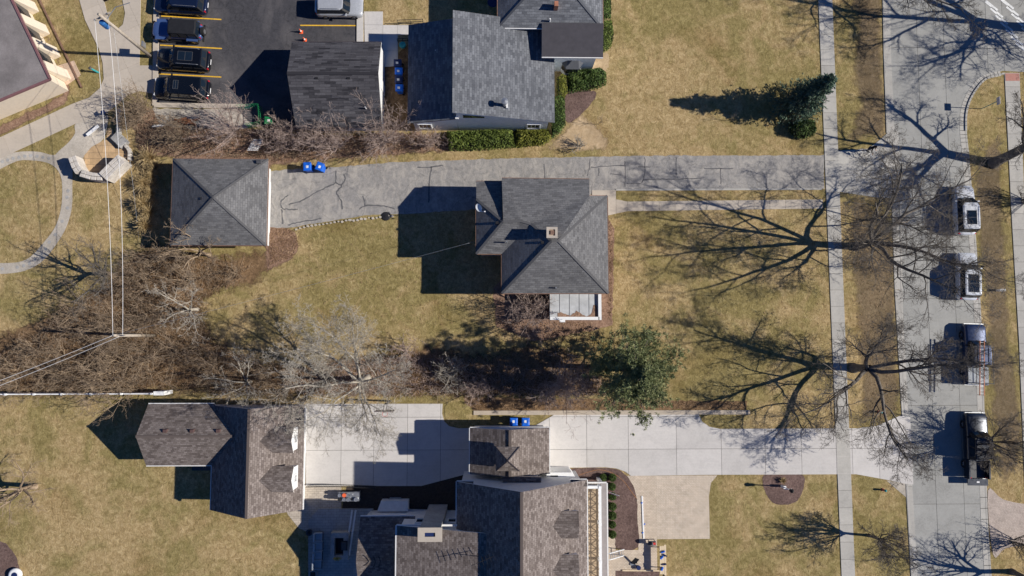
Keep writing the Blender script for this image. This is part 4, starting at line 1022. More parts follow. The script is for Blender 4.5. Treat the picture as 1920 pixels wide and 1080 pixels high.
# ------------------------------------------------------------------ vegetation
def tube_mesh(polys, sides):
    """polys: list of (pts Nx3, rad N) -> V, F (quads)"""
    groups = {}
    for p, r in polys: groups.setdefault(len(p), []).append((p, r))
    Vs, Fs, base = [], [], 0
    ang = 2*np.pi*np.arange(sides)/sides; ca, sa = np.cos(ang), np.sin(ang)
    for N, L in groups.items():
        Pn = np.array([a[0] for a in L], float); R = np.array([a[1] for a in L], float); B = len(L)
        T = np.empty_like(Pn); T[:, 1:-1] = Pn[:, 2:]-Pn[:, :-2]; T[:, 0] = Pn[:, 1]-Pn[:, 0]; T[:, -1] = Pn[:, -1]-Pn[:, -2]
        T /= np.linalg.norm(T, axis=2, keepdims=True)+1e-9
        m = T.mean(1); ref = np.where(np.abs(m[:, 2:3]) > .75, np.array([[1., 0, 0]]), np.array([[0, 0, 1.]]))
        A = np.cross(T, ref[:, None, :]); A /= np.linalg.norm(A, axis=2, keepdims=True)+1e-9
        Bv = np.cross(T, A)
        V = Pn[:, :, None, :]+R[:, :, None, None]*(A[:, :, None, :]*ca[None, None, :, None]+Bv[:, :, None, :]*sa[None, None, :, None])
        Vs.append(V.reshape(-1, 3))
        b = base+np.arange(B)[:, None, None]*N*sides; i = np.arange(N-1)[None, :, None]*sides; k = np.arange(sides)[None, None, :]; k2 = (k+1) % sides
        F = np.stack([b+i+k, b+i+k2, b+i+sides+k2, b+i+sides+k], -1)
        Fs.append(F.reshape(-1, 4)); base += B*N*sides
    return np.concatenate(Vs), np.concatenate(Fs)
def join(parts):
    Vs, Fs, b = [], [], 0
    for V, F in parts: Vs.append(V); Fs.append(F+b); b += len(V)
    return np.concatenate(Vs), np.concatenate(Fs)

def skeleton(seed, spec):
    R = np.random.default_rng(seed); out = {}
    S = spec; ML = len(S['n'])-1
    def br(p, d, L, r, lev):
        n = S['seg'][lev]; w = S['wander'][lev]; tr = S['trop'][lev]
        pts = np.empty((n, 3)); pts[0] = p; nz = R.normal(0, w, (n, 3)); ds = np.empty((n, 3)); ds[0] = d
        for i in range(1, n):
            d = d+nz[i]; d[2] += tr; d = d/math.sqrt(d[0]*d[0]+d[1]*d[1]+d[2]*d[2]); p = p+d*(L/(n-1)); pts[i] = p; ds[i] = d
        pts[:, 2] = np.maximum(pts[:, 2], 0.0 if lev == 0 else .08)
        rad = r*np.linspace(1, S['taper'][lev], n)**.9
        if lev == 0 and S.get('flare', True): rad[0] *= 1.35
        out.setdefault(lev, []).append((pts, np.maximum(rad, S['rmin'])))
        if lev < ML:
            k = S['n'][lev]; k = max(1, int(round(k*R.uniform(.8, 1.2)))); st = S['start'][lev]; az0 = R.uniform(0, 6.28)
            for j in range(k):
                f = min(.999, st+(1-st)*((j+R.uniform(.15, .95))/k)) if not (lev == 0 and S.get('crownfork')) else R.uniform(.8, .99)
                x = f*(n-1); i = int(x); t = x-i
                pt = pts[i]*(1-t)+pts[i+1]*t; dd = ds[i+1]
                an = S['ang'][lev]*R.uniform(.75, 1.25); az = az0+j*2.399+R.normal(0, .35)
                if lev == 0 and 'limbaz' in S: az = S['limbaz'][j % len(S['limbaz'])]+R.normal(0, .1)
                a = np.cross(dd, (0, 0, 1.)) if abs(dd[2]) < .95 else np.cross(dd, (1., 0, 0)); a /= np.linalg.norm(a); b = np.cross(dd, a)
                if lev == 0:                                   # world azimuth for limbs
                    cd = np.array([math.sin(an)*math.cos(az), math.sin(an)*math.sin(az), math.cos(an)])
                else:
                    cd = dd*math.cos(an)+(a*math.cos(az)+b*math.sin(az))*math.sin(an)
                Lc = L*S['lr'][lev]*(1.12-.5*f if lev else 1)*R.uniform(.75, 1.2)
                br(pt, cd, Lc, rad[i]*S['rr'][lev], lev+1)
    for k in range(S.get('stems', 1)):
        if S.get('stems', 1) > 1:
            az = k*2.399+R.normal(0, .3); el = S['stemang']*math.sqrt((k+.5)/S['stems'])*R.uniform(.8, 1.15)
            d = np.array([math.sin(el)*math.cos(az), math.sin(el)*math.sin(az), math.cos(el)]); L = S['L']*R.uniform(.7, 1.1)
            br(np.array([.12*math.cos(az), .12*math.sin(az), 0.]), d, L, S['r']*R.uniform(.7, 1.1), 0)
        else:
            d = np.array([S.get('lean', (0, 0))[0], S.get('lean', (0, 0))[1], 1.]); d /= np.linalg.norm(d)
            br(np.array([0., 0., 0.]), d, S['L'], S['r'], 0)
    return out

BIG = dict(n=[5, 9, 8, 7, 5, 0], seg=[6, 9, 7, 5, 4, 3], wander=[.04, .13, .18, .22, .26, .28], trop=[.0, .035, .02, .01, .0, -.01],
           taper=[.82, .22, .22, .28, .4, .5], start=[.8, .22, .2, .2, .15], ang=[.85, .72, .75, .75, .8], lr=[3.1, .48, .48, .50, .5],
           rr=[.60, .54, .54, .55, .6], L=3.0, r=.34, rmin=.008, crownfork=True)
SHRUB = dict(n=[7, 6, 4, 0], seg=[7, 5, 4, 3], wander=[.09, .16, .2, .24], trop=[.03, .03, .02, .0], taper=[.35, .35, .4, .5], start=[.25, .15, .15],
             ang=[.55, .6, .65], lr=[.5, .5, .5], rr=[.6, .6, .65], L=4.0, r=.045, rmin=.008, stems=16, stemang=.85, flare=False)
def tree_mesh(name, seed, spec, mat, label, cat='tree', group=None, split=1, loc=(0, 0, 0), rz=0.0, scale=1.0):
    sk = skeleton(seed, spec); sides = [9, 7, 5, 4, 3, 3] if spec.get('stems', 1) == 1 else [5, 4, 3, 3, 3]
    o = thing(name, label, cat, (0, 0, 0), 0.0, group)
    t = [tube_mesh(sk[l], sides[l]) for l in range(0, split+1)]
    c = [tube_mesh(sk[l], sides[l]) for l in sorted(sk) if l > split]
    mesh_np('trunk' if spec.get('stems', 1) == 1 else 'stems', *join(t), mat, o)
    mesh_np('crown', *join(c), mat, o)
    o.location = loc; o.rotation_euler = (0, 0, rz); o.scale = (scale,)*3
    return o
def spec(base, **kw): d = dict(base); d.update(kw); return d
def G(px, py): return (*P(px, py), 0.0)

# street trees
tree_mesh('street_tree', 11, spec(BIG, L=3.0, r=.36, lr=[3.3, .5, .52, .52, .52], ang=[.80, .72, .75, .75, .8], limbaz=[2.4, .9, -.2, -1.3, 3.4, 1.7]), K['bark'], 'big bare street tree shading the front walk of the grey house', group=None, loc=G(1606, 462))
tree_mesh('street_tree', 12, spec(BIG, L=2.8, r=.38, lr=[3.2, .5, .52, .52, .52], ang=[.92, .72, .75, .75, .8], n=[6, 9, 8, 7, 5, 0], limbaz=[.6, -.5, -1.0, 2.6, 3.6, 1.4]), K['bark'], 'big bare street tree on the verge above the pale concrete drive', loc=G(1601, 690))
tree_mesh('street_tree', 13, spec(BIG, L=4.2, r=.46, lr=[2.2, .5, .5, .5, .5], lean=(.10, .12), ang=[.6, .7, .75, .75, .8]), K['bark'], 'tall bare tree rooted beside the far sidewalk near the street sign', loc=G(1862, 306))
tree_mesh('street_tree', 14, spec(BIG, L=4.0, r=.48, lr=[2.5, .5, .5, .5, .5], ang=[.72, .7, .75, .75, .8]), K['bark'], 'bare tree past the crossing stripes at the street corner', loc=G(1938, 52))
tree_mesh('street_tree', 15, spec(BIG, L=3.2, r=.34, lr=[2.5, .5, .5, .5, .5], ang=[.78, .7, .75, .75, .8]), K['bark'], 'bare street tree whose crown overhangs the verge north of the spruce', loc=G(1604, -22))
tree_mesh('young_tree', 16, spec(BIG, n=[13, 7, 6, 5, 0], seg=[6, 8, 6, 4, 3], L=1.9, r=.13, ang=[.62, .5, .55, .6], lr=[1.75, .5, .5, .5], rr=[.5, .55, .55, .6], trop=[0, .05, .03, .02, 0], rmin=.009), K['bark'], 'young vase-shaped bare tree between sidewalk and street below the drive', loc=G(1630, 1004))
tree_mesh('bare_tree', 17, spec(BIG, L=2.7, r=.27, n=[10, 9, 8, 6, 4, 0], lr=[2.75, .47, .5, .5, .5], rr=[.46, .5, .52, .55, .6], ang=[.72, .75, .75, .75, .8], limbaz=[1.85, 1.5, -1.6, -1.95, 2.9, .6, 2.3, -1.3, 1.7, 2.05]), K['bark_pale'], 'large pale-barked bare tree overhanging the concrete court', loc=G(690, 708))
tree_mesh('bare_tree', 18, spec(BIG, L=2.2, r=.22, n=[6, 7, 6, 5, 0], seg=[6, 8, 6, 4, 3], lr=[2.0, .5, .5, .5], ang=[.8, .7, .7, .7], rmin=.009), K['bark_tan'], 'small tan-barked bare tree on the open lawn by the curved mulch bed', loc=G(66, 912))
tree_mesh('bare_tree', 19, spec(BIG, L=2.0, r=.2, n=[6, 7, 6, 5, 0], seg=[6, 8, 6, 4, 3], lr=[2.0, .5, .5, .5], ang=[.8, .7, .7, .7], rmin=.009), K['bark'], 'slim bare tree beside the curved garden path', loc=G(216, 515))
tree_mesh('bare_tree', 20, spec(BIG, L=1.8, r=.17, n=[10, 9, 7, 6, 0], seg=[6, 8, 6, 4, 3], lr=[1.75, .55, .55, .5], ang=[.85, .7, .7, .7], rmin=.009, lean=(-.62, .05)), K['bark'], 'dense twiggy tree leaning over the dark parked truck', loc=G(1853, 826))
tree_mesh('bare_tree', 21, spec(BIG, L=2.4, r=.24, n=[6, 7, 6, 5, 0], seg=[6, 8, 6, 4, 3], lr=[2.2, .5, .5, .5], ang=[.8, .7, .7, .7], rmin=.009), K['bark'], 'bare tree behind the rose paver apron across the street', loc=G(1898, 1072))
tree_mesh('bare_tree', 22, spec(BIG, L=1.6, r=.13, n=[6, 7, 5, 5, 0], seg=[6, 8, 6, 4, 3], lr=[1.9, .5, .5, .5], ang=[.75, .65, .7, .7], rmin=.008, lean=(.1, -.1)), K['bark_pale'], 'thin pale bare tree at the thicket edge behind the carriage house', loc=G(470, 716))
tree_mesh('bare_tree', 23, spec(BIG, L=1.8, r=.16, n=[6, 7, 5, 5, 0], seg=[6, 8, 6, 4, 3], lr=[1.9, .5, .5, .5], ang=[.75, .65, .7, .7], rmin=.008), K['bark_tan'], 'slim bare tree at the south corner of the pyramid-roofed garage', loc=G(392, 478))
tree_mesh('bare_tree', 24, spec(BIG, L=1.8, r=.15, n=[6, 7, 5, 5, 0], seg=[6, 8, 6, 4, 3], lr=[1.9, .5, .5, .5], ang=[.75, .65, .7, .7], rmin=.008), K['bark_pale'], 'pale slim tree rising from the middle of the thicket', loc=G(370, 580))

# many-stemmed shrubs one can tell apart
sp = dict(SHRUB)
for seed, px_, py_, L, st, mt, lab in (
    (31, 994, 586, 3.6, 22, 'bark_pink', 'fan of many pinkish stems beside the porch of the grey house'),
    (32, 1064, 722, 4.2, 22, 'bark_pink', 'many-stemmed pinkish shrub by the pine above the pale drive'),
    (33, 440, 246, 4.2, 20, 'bark_pink', 'many-stemmed shrub overhanging the black minivan'),
    (34, 633, 274, 3.6, 18, 'bark_pink', 'many-stemmed shrub below the middle of the dark garage'),
    (35, 722, 264, 4.0, 24, 'bark_pink', 'many-stemmed shrub at the white gable of the dark garage'),
    (48, 520, 264, 2.4, 14, 'bark_pink', 'pinkish shrub beside the white trellis'),
    (49, 590, 262, 2.8, 14, 'bark_pink', 'upright pinkish shrub at the southwest corner of the dark garage'),
    (36, 806, 268, 2.0, 14, 'bark_pink', 'small twiggy shrub at the west end of the long hedge'),
    (37, 848, 700, 2.6, 12, 'bark_pale', 'pale lilac-grey shrub standing in the shadow of the pine'),
    (38, 892, 726, 2.2, 12, 'bark_pink', 'low twiggy shrub at the edge of the pine shadow near the court'),
    (39, 272, 205, 2.6, 20, 'bark_tan', 'brown twiggy shrub at the corner of the parking lot'),
    (40, 255, 232, 2.2, 16, 'bark_tan', 'brown shrub overhanging the flagstone terrace wall'),
    (41, 340, 262, 2.6, 16, 'bark_tan', 'brown shrub behind the parking kerb near the log pile'),
    (42, 545, 268, 2.6, 14, 'bark_pink', 'spreading shrub beside the brown wooden fence'),
    (43, 1028, 735, 2.6, 12, 'bark_pink', 'loose shrub between the pine shadow and the retaining kerb'),
    (44, 1085, 275, 1.1, 8, 'bark_pale', 'tiny pale bush at the east end of the long hedge'),
    (45, 1918, 378, 2.4, 16, 'bark', 'dark twiggy shrub beside the far sidewalk'),
    (46, 1900, 1015, 2.2, 14, 'bark', 'low bare shrub by the rose paver apron'),
    (47, 760, 660, 2.2, 12, 'bark_pink', 'reddish twiggy shrub at the west tip of the pine shadow')):
    tree_mesh('bare_shrub', seed, spec(SHRUB, L=L, stems=st, n=[5, 4, 3, 0]), K[mt], lab, 'shrub', split=0, loc=G(px_, py_))
# thicket: look-alike shrubs
protos = []
for k in range(5):
    protos.append(tree_mesh('thicket_shrub', 60+k, spec(SHRUB, L=2.3+.35*k, stems=8+k, n=[5, 4, 3, 0], stemang=1.05, wander=[.16, .22, .26, .3]), K['bark_tan'], 'bare brown shrub crowded into the thicket', 'shrub', 'shrubs of the bare thicket', split=0))
R2 = np.random.default_rng(5); used = [[] for _ in protos]; spots = []
def inpoly(x, y, poly):
    x = np.asarray(x); y = np.asarray(y); c = np.zeros(x.shape, bool); n = len(poly)
    for i in range(n):
        x1, y1 = poly[i]; x2, y2 = poly[(i+1) % n]
        if y1 == y2: continue
        c ^= ((y1 > y) != (y2 > y)) & (x < (x2-x1)*(y-y1)/(y2-y1)+x1)
    return c
TH = [(-20, 665), (50, 640), (130, 600), (200, 540), (285, 470), (330, 478), (430, 490), (470, 500), (430, 540), (392, 560), (385, 610), (440, 655), (540, 690), (560, 738), (300, 738), (-20, 738)]
while len(spots) < 52:
    x, y = R2.uniform(-20, 560), R2.uniform(460, 740)
    if inpoly(x, y, TH) and all(math.hypot(x-a, y-b) > 25 for a, b in spots): spots.append((x, y))
    elif R2.random() < .0001: break
for i, (x, y) in enumerate(spots):
    place(protos[i % 5], used[i % 5], G(x, y), R2.uniform(0, 6.28), R2.uniform(.7, 1.15))
# tangle of fallen twigs and undergrowth too fine to count
def twig_mass(name, poly, n, zmax, L0, mat, seed):
    R = np.random.default_rng(seed); wp = [P(*p) for p in poly]; xs = [p[0] for p in wp]; ys = [p[1] for p in wp]; L = []
    while len(L) < n:
        x = R.uniform(min(xs), max(xs), n); y = R.uniform(min(ys), max(ys), n); k = inpoly(x, y, wp)
        for a, b in zip(x[k], y[k]):
            az = R.uniform(0, 6.28); el = R.uniform(.02, 1.1); l = L0*R.uniform(.4, 1.3); z = R.uniform(.01, zmax)
            d = np.array([math.cos(az)*math.cos(el), math.sin(az)*math.cos(el), math.sin(el)]); p0 = np.array([a, b, z*.3]); p1 = p0+d*l*.5+R.normal(0, .06*l, 3); p2 = p1+(d+R.normal(0, .3, 3))*l*.5
            pp = np.array([p0, p1, p2]); pp[:, 2] = np.maximum(pp[:, 2], .012); L.append((pp, np.array([.016, .012, .007])))
            if len(L) >= n: break
    return stuff(mesh_np(name, *tube_mesh(L, 3), mat))
twig_mass('undergrowth', TH, 2600, .5, 1.1, K['bark_tan'], 1)
o = twig_mass('undergrowth', [(560, 690), (760, 668), (1000, 690), (1120, 700), (1140, 742), (560, 742)], 2600, .4, .8, K['bark_pink'], 2)
twig_mass('undergrowth', [(250, 205), (300, 215), (400, 240), (560, 252), (850, 255), (850, 282), (700, 292), (520, 300), (330, 290), (262, 285)], 1500, .4, .9, K['bark_tan'], 3)

def quads(C, A, B):
    """centres and half axes -> quad soup"""
    n = len(C); V = np.stack([C-A, C-B*.9, C+A, C+B*.9], 1).reshape(-1, 3)
    return V, np.arange(4*n).reshape(n, 4)
def rand_leaves(C, R, s0, s1, flat=0.0, aspect=.55):
    n = len(C); d = R.normal(size=(n, 3)); d[:, 2] *= (1-flat); d /= np.linalg.norm(d, axis=1, keepdims=True)
    e = R.normal(size=(n, 3)); e[:, 2] *= (1-flat); e -= d*(d*e).sum(1, keepdims=True); e /= np.linalg.norm(e, axis=1, keepdims=True)
    s = R.uniform(s0, s1, (n, 1)); return quads(C, d*s, e*s*aspect)
def scatter_px(poly, n, R):
    wp = [P(*p) for p in poly]; xs = [p[0] for p in wp]; ys = [p[1] for p in wp]; X = []; Y = []
    while len(X) < n:
        x = R.uniform(min(xs), max(xs), n); y = R.uniform(min(ys), max(ys), n); k = inpoly(x, y, wp); X += list(x[k]); Y += list(y[k])
    return np.array(X[:n]), np.array(Y[:n])
R = np.random.default_rng(9); parts = []
for poly, n in ((TH, 12000), ([(560, 690), (760, 665), (1000, 650), (1120, 690), (1140, 742), (560, 742)], 7000), ([(250, 205), (300, 215), (400, 240), (560, 252), (850, 255), (850, 282), (700, 292), (520, 305), (330, 290), (262, 285)], 7000),
                ([(503, 428), (548, 430), (560, 452), (550, 482), (505, 498)], 1800), ([(1141, 405), (1151, 430), (1147, 600), (1140, 600)], 500), ([(930, 600), (1110, 605), (1110, 640), (930, 640)], 1500), ([(890, 748), (1400, 754), (1400, 764), (890, 768)], 1500), ([(1590, 280), (1660, 560), (1690, 780), (1620, 790), (1590, 500)], 900),
                ([(560, 420), (880, 410), (930, 600), (600, 680)], 900), ([(1160, 410), (1540, 400), (1550, 740), (1260, 740)], 900)):
    x, y = scatter_px(poly, n, R); parts.append(rand_leaves(np.stack([x, y, R.uniform(.03, .07, n)], 1), R, .03, .075, .6))
stuff(mesh_np('fallen_leaves', *join(parts), K['leaf_brown'], smooth=False))

# hedges and clipped evergreens
def hedge(label, poly, h, mat, seed, dens=420, cat='hedge', lump=.22, name='hedge', px=True, edge=.45):
    R = np.random.default_rng(seed); wp = [P(*p) for p in poly] if px else poly
    area = abs(parea(wp)); n = int(area*dens)+300
    xs = np.array([p[0] for p in wp]); ys = np.array([p[1] for p in wp]); X = np.empty(0); Y = np.empty(0)
    while len(X) < n:
        x = R.uniform(xs.min(), xs.max(), n); y = R.uniform(ys.min(), ys.max(), n); k = inpoly(x, y, wp); X = np.append(X, x[k]); Y = np.append(Y, y[k])
    X, Y = X[:n], Y[:n]; D = np.full(n, 1e9)
    for i in range(len(wp)):
        a = np.array(wp[i]); b = np.array(wp[(i+1) % len(wp)]); ab = b-a
        t = np.clip(((X-a[0])*ab[0]+(Y-a[1])*ab[1])/(ab@ab), 0, 1); D = np.minimum(D, np.hypot(X-a[0]-t*ab[0], Y-a[1]-t*ab[1]))
    ph = R.uniform(0, 6.28, 6)
    lum = sum(np.sin(X*f+ph[i])*np.cos(Y*f*1.1+ph[i+1]) for i, f in enumerate((1.7, 3.1, 5.3)))/3
    H = h*np.clip(D/edge, 0, 1)**.45*(1+lump*lum)+.03
    Z = H*(1-R.random(n)**2.2*.6)
    cx, cy = float(xs.mean()), float(ys.mean())
    o = thing(name, label, cat, (cx, cy, 0))
    Cc = np.stack([X, Y, np.maximum(Z, .05)], 1)
    mesh_np('foliage', *rand_leaves(Cc, R, .05, .11, .15), mat, o, smooth=False)
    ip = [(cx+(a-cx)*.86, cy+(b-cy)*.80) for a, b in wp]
    m = MB(); m.prism(ip, 0, h*.55); m.build('branches_or_core', K['inner'], o)  # solid dark core added inside the foliage to block light
    return o
hedge('long clipped green hedge along the south wall of the blue house', [(838, 248), (900, 246), (962, 245), (966, 278), (900, 283), (842, 284)], 1.25, K['hedge'], 1)
hedge('yellow-green hedge section at the southeast corner of the blue house', [(965, 245), (1028, 243), (1034, 262), (1022, 274), (968, 278)], 1.05, K['hedge_gold'], 2)
hedge('dark green hedge along the east wall of the blue house', [(1034, 185), (1058, 180), (1060, 236), (1050, 252), (1034, 262)], 1.15, K['hedge_dk'], 3)
hedge('rounded dark hedge below the bay window', [(1060, 138), (1085, 134), (1125, 130), (1136, 140), (1136, 160), (1115, 170), (1066, 176)], 1.2, K['hedge_dk'], 4)
hedge('golden upright evergreen at the corner of the blue house', [(1043, 150), (1053, 143), (1063, 150), (1063, 176), (1056, 190), (1044, 188)], 1.7, K['hedge_gold'], 5, cat='shrub', name='evergreen_shrub')
hedge('dark hedge running along the east wall of the north wing', [(1122, -60), (1140, -60), (1145, 20), (1144, 44), (1122, 44)], 1.5, K['hedge_dk'], 6)
hedge('olive rounded evergreen beside the flat-roofed front room', [(1122, 46), (1146, 44), (1150, 70), (1144, 92), (1126, 104)], 1.5, K['hedge'], 7, cat='shrub', name='evergreen_shrub')
hedge('dark spreading evergreen bush below the spruce by the sidewalk', [(1478, 232), (1492, 226), (1515, 226), (1526, 238), (1524, 256), (1508, 264), (1488, 260), (1476, 248)], 1.3, K['hedge_dk'], 8, cat='shrub', name='evergreen_shrub', dens=260, lump=.4)
R = np.random.default_rng(3)
ballp = None; bu = []
for i, (x, y) in enumerate(((1130, 894), (1147, 894), (1146, 911), (1147, 929), (1147, 948), (1147, 965), (1147, 982), (1147, 1000))):
    if ballp is None:
        ballp = thing('ball_shrub', '', 'shrub', (0, 0, 0)); n = 1500
        d = R.normal(size=(n, 3)); d /= np.linalg.norm(d, axis=1, keepdims=True); rr = R.uniform(.82, 1.04, (n, 1))
        Cc = d*rr*np.array([.42, .42, .40])+np.array([0, 0, .40]); Cc[:, 2] = np.maximum(Cc[:, 2], .05)
        mesh_np('foliage', *rand_leaves(Cc, R, .035, .07), K['hedge_dk'], ballp, smooth=False)
        MB().lathe(0, 0, [(.05, 0), (.28, .12), (.36, .4), (.25, .65), (.05, .74)], 10).build('branches_or_core', K['inner'], ballp)  # added dark solid that keeps light from passing through the ball
    place(ballp, bu, (*P(x, y), .02), rnd.uniform(0, 6), rnd.uniform(.78, .90), 'clipped boxwood ball in the mulch bed along the balustraded porch', 'boxwood balls by the porch')
bu[:] = bu
# spruce
def needles(C, D, R, l0, l1, w):
    n = len(C); D = D/np.linalg.norm(D, axis=1, keepdims=True); e = np.cross(D, R.normal(size=(n, 3))); e /= np.linalg.norm(e, axis=1, keepdims=True)
    s = R.uniform(l0, l1, (n, 1)); return quads(C+D*s*.5, D*s*.5, e*w)
R = np.random.default_rng(21); H = 8.2; Cs, Ds, lims = [], [], []
z = .35
while z < H-.1:
    f = 1-z/H; rad = (2.0+.5*math.sin(z*2.3))*f**.85+.12; nb = 8+int(5*f)
    for k in range(nb):
        az = R.uniform(0, 6.28); rl = rad*R.uniform(.65, 1.12); dr = -.10*rl*R.uniform(.5, 1.4)
        e = np.array([math.cos(az)*rl, math.sin(az)*rl, dr+.15*rl]); p0 = np.array([0, 0, z]); lims.append((np.array([p0, p0+e*.5+np.array([0, 0, -.04]), p0+e]), np.array([.03, .02, .008])))
        m_ = int(5+13*rl/2.3); t = R.uniform(.15, 1.02, m_)[:, None]; side = R.normal(0, .16*rl+.05, (m_, 3))*np.array([1, 1, .3])*(1.05-t*.6)
        Cs.append(p0+e*t+side); Ds.append(e/rl*.8+side*2.2+R.normal(0, .25, (m_, 3)))
    z += .21
o = thing('spruce_tree', 'pointed dark green spruce on the lawn by the sidewalk', 'tree', G(1487, 203))
tv = tube_mesh([(np.array([[0, 0, 0], [0, 0, 3.5], [0, 0, H-.15]]), np.array([.16, .1, .02]))], 7)
off = np.array([o.location.x, o.location.y, 0.0])
def local(o_, nm, VF, mat, sm=True):
    k = mesh_np(nm, VF[0]+off, VF[1], mat, o_, smooth=sm); return k
local(o, 'trunk', tv, K['bark']); local(o, 'branches_or_core', tube_mesh(lims, 3), K['bark'])
Cc, Dd = np.concatenate(Cs), np.concatenate(Ds)
Cc = np.repeat(Cc, 4, 0)+R.normal(0, .05, (len(Cc)*4, 3)); Dd = np.repeat(Dd, 4, 0)+R.normal(0, .35, (len(Dd)*4, 3))
local(o, 'crown', needles(Cc, Dd, R, .14, .34, .045), K['spruce'], False)
# pine
R = np.random.default_rng(22); H = 13.2; Cs, Ds, lims = [], [], []
for k in range(105):
    z = 2.0+(H-2.3)*(k/105)**.9; f = (z-2.0)/(H-2.0); prof = math.sin(min(1, .16+f*.95)*math.pi)**.6
    rl = (4.1*prof*(1-.35*f)+.35)*R.uniform(.55, 1.12); az = k*2.399+R.normal(0, .4)
    e = np.array([math.cos(az)*rl, math.sin(az)*rl, rl*R.uniform(.02, .38)]); p0 = np.array([0, 0, z]); mid = p0+e*.55+np.array([0, 0, -.06*rl])
    lims.append((np.array([p0, mid, p0+e]), np.array([.06, .035, .012])))
    ncl = int(8+21*rl/3.3)
    for j in range(ncl):
        t = R.uniform(.35, 1.05); c0 = p0+e*t+R.normal(0, .24, 3)*np.array([1, 1, .6])*(.4+rl/3.3)
        m_ = 22; dd = R.normal(size=(m_, 3))+e/rl*.5+np.array([0, 0, .45]); Cs.append(np.repeat(c0[None], m_, 0)+R.normal(0, .05, (m_, 3))); Ds.append(dd)
o = thing('pine_tree', 'broad soft green pine with many-stemmed shrub beside it', 'tree', G(1158, 690))
off = np.array([o.location.x, o.location.y, 0.0])
local(o, 'trunk', tube_mesh([(np.array([[0, 0, 0], [.1, 0, 5], [0, .1, 9], [0, 0, H-.3]]), np.array([.26, .2, .12, .03]))], 8), K['bark']); local(o, 'branches_or_core', tube_mesh(lims, 4), K['bark'])
local(o, 'crown', needles(np.concatenate(Cs), np.concatenate(Ds), R, .16, .34, .03), K['pine'], False)
# dry ornamental grasses by the garage
R = np.random.default_rng(23); gp = None; gu = []
for x, y, s in ((283, 299, 1.2), (294, 316, 1.0), (288, 334, 1.0), (274, 346, 1.2), (286, 364, .95), (270, 384, 1.1), (283, 400, 1.0), (274, 424, 1.0)):
    if gp is None:
        gp = thing('grass_clump', '', 'ornamental grass'); L = []
        for k in range(420):
            az = R.uniform(0, 6.28); ou = abs(R.normal(0, .5)); h = R.uniform(.6, 1.25)
            d = np.array([math.cos(az), math.sin(az), 0]); b0 = d*R.uniform(0, .18)
            L.append((np.array([b0, b0+d*ou*.35+[0, 0, h*.6], b0+d*ou*.95+[0, 0, h*(1-.3*ou)]]), np.array([.02, .017, .01])))
        mesh_np('blades', *tube_mesh(L, 3), K['straw'], gp)
        MB().lathe(0, 0, [(.2, 0), (.16, .12), (.02, .2)], 8).build('crown_base', K['litter'], gp)
    place(gp, gu, G(x, y), R.uniform(0, 6), s, 'dry straw-coloured ornamental grass clump beside the pyramid-roofed garage', 'dry grass clumps by the garage')
# ------------------------------------------------------------------ vehicles
def loft(secs, cap=True):
    V = []; F = []; n = len(secs[0])
    for s_ in secs: V += s_
    for i in range(len(secs)-1):
        for k in range(n):
            k2 = (k+1) % n; F.append((i*n+k, (i+1)*n+k, (i+1)*n+k2, i*n+k2))
    if cap: F += [tuple(range(n)), tuple(range(len(secs)*n-1, (len(secs)-1)*n-1, -1))]
    return V, F
def interp(tab, x):
    for (a, b), (c, d) in zip(tab[:-1], tab[1:]):
        if x <= c: return b+(d-b)*(x-a)/(c-a) if c > a else d
    return tab[-1][1]
def body(parent, mat, L, Wd, top, name='body', zb=.26):
    """top: (x fraction 0 rear..1 front, z) of bonnet/belt line"""
    secs = []
    xs = [0, .008, .025, .06, .12, .2, .3, .4, .5, .6, .7, .78, .86, .92, .965, .988, 1.0]
    for f in xs:
        e = min(f, 1-f); k = 1-.30*max(0, 1-e/.075)**2.2
        hw = Wd/2*k; zt = interp(top, f); b = zb+.22*max(0, 1-e/.05)
        x = (f-.5)*L; h = zt-b
        ring = [(-.80, 0), (-.97, .08), (-1.0, .35), (-.985, .68), (-.93, .90), (-.80, .985), (-.4, 1.0), (0, 1.012), (.4, 1.0), (.80, .985), (.93, .90), (.985, .68), (1.0, .35), (.97, .08), (.80, 0)]
        secs.append([(x, a*hw, b+c*h) for a, c in ring])
    V, F = loft(secs)
    return newmesh(name, V, F, mat, parent, smooth=True)
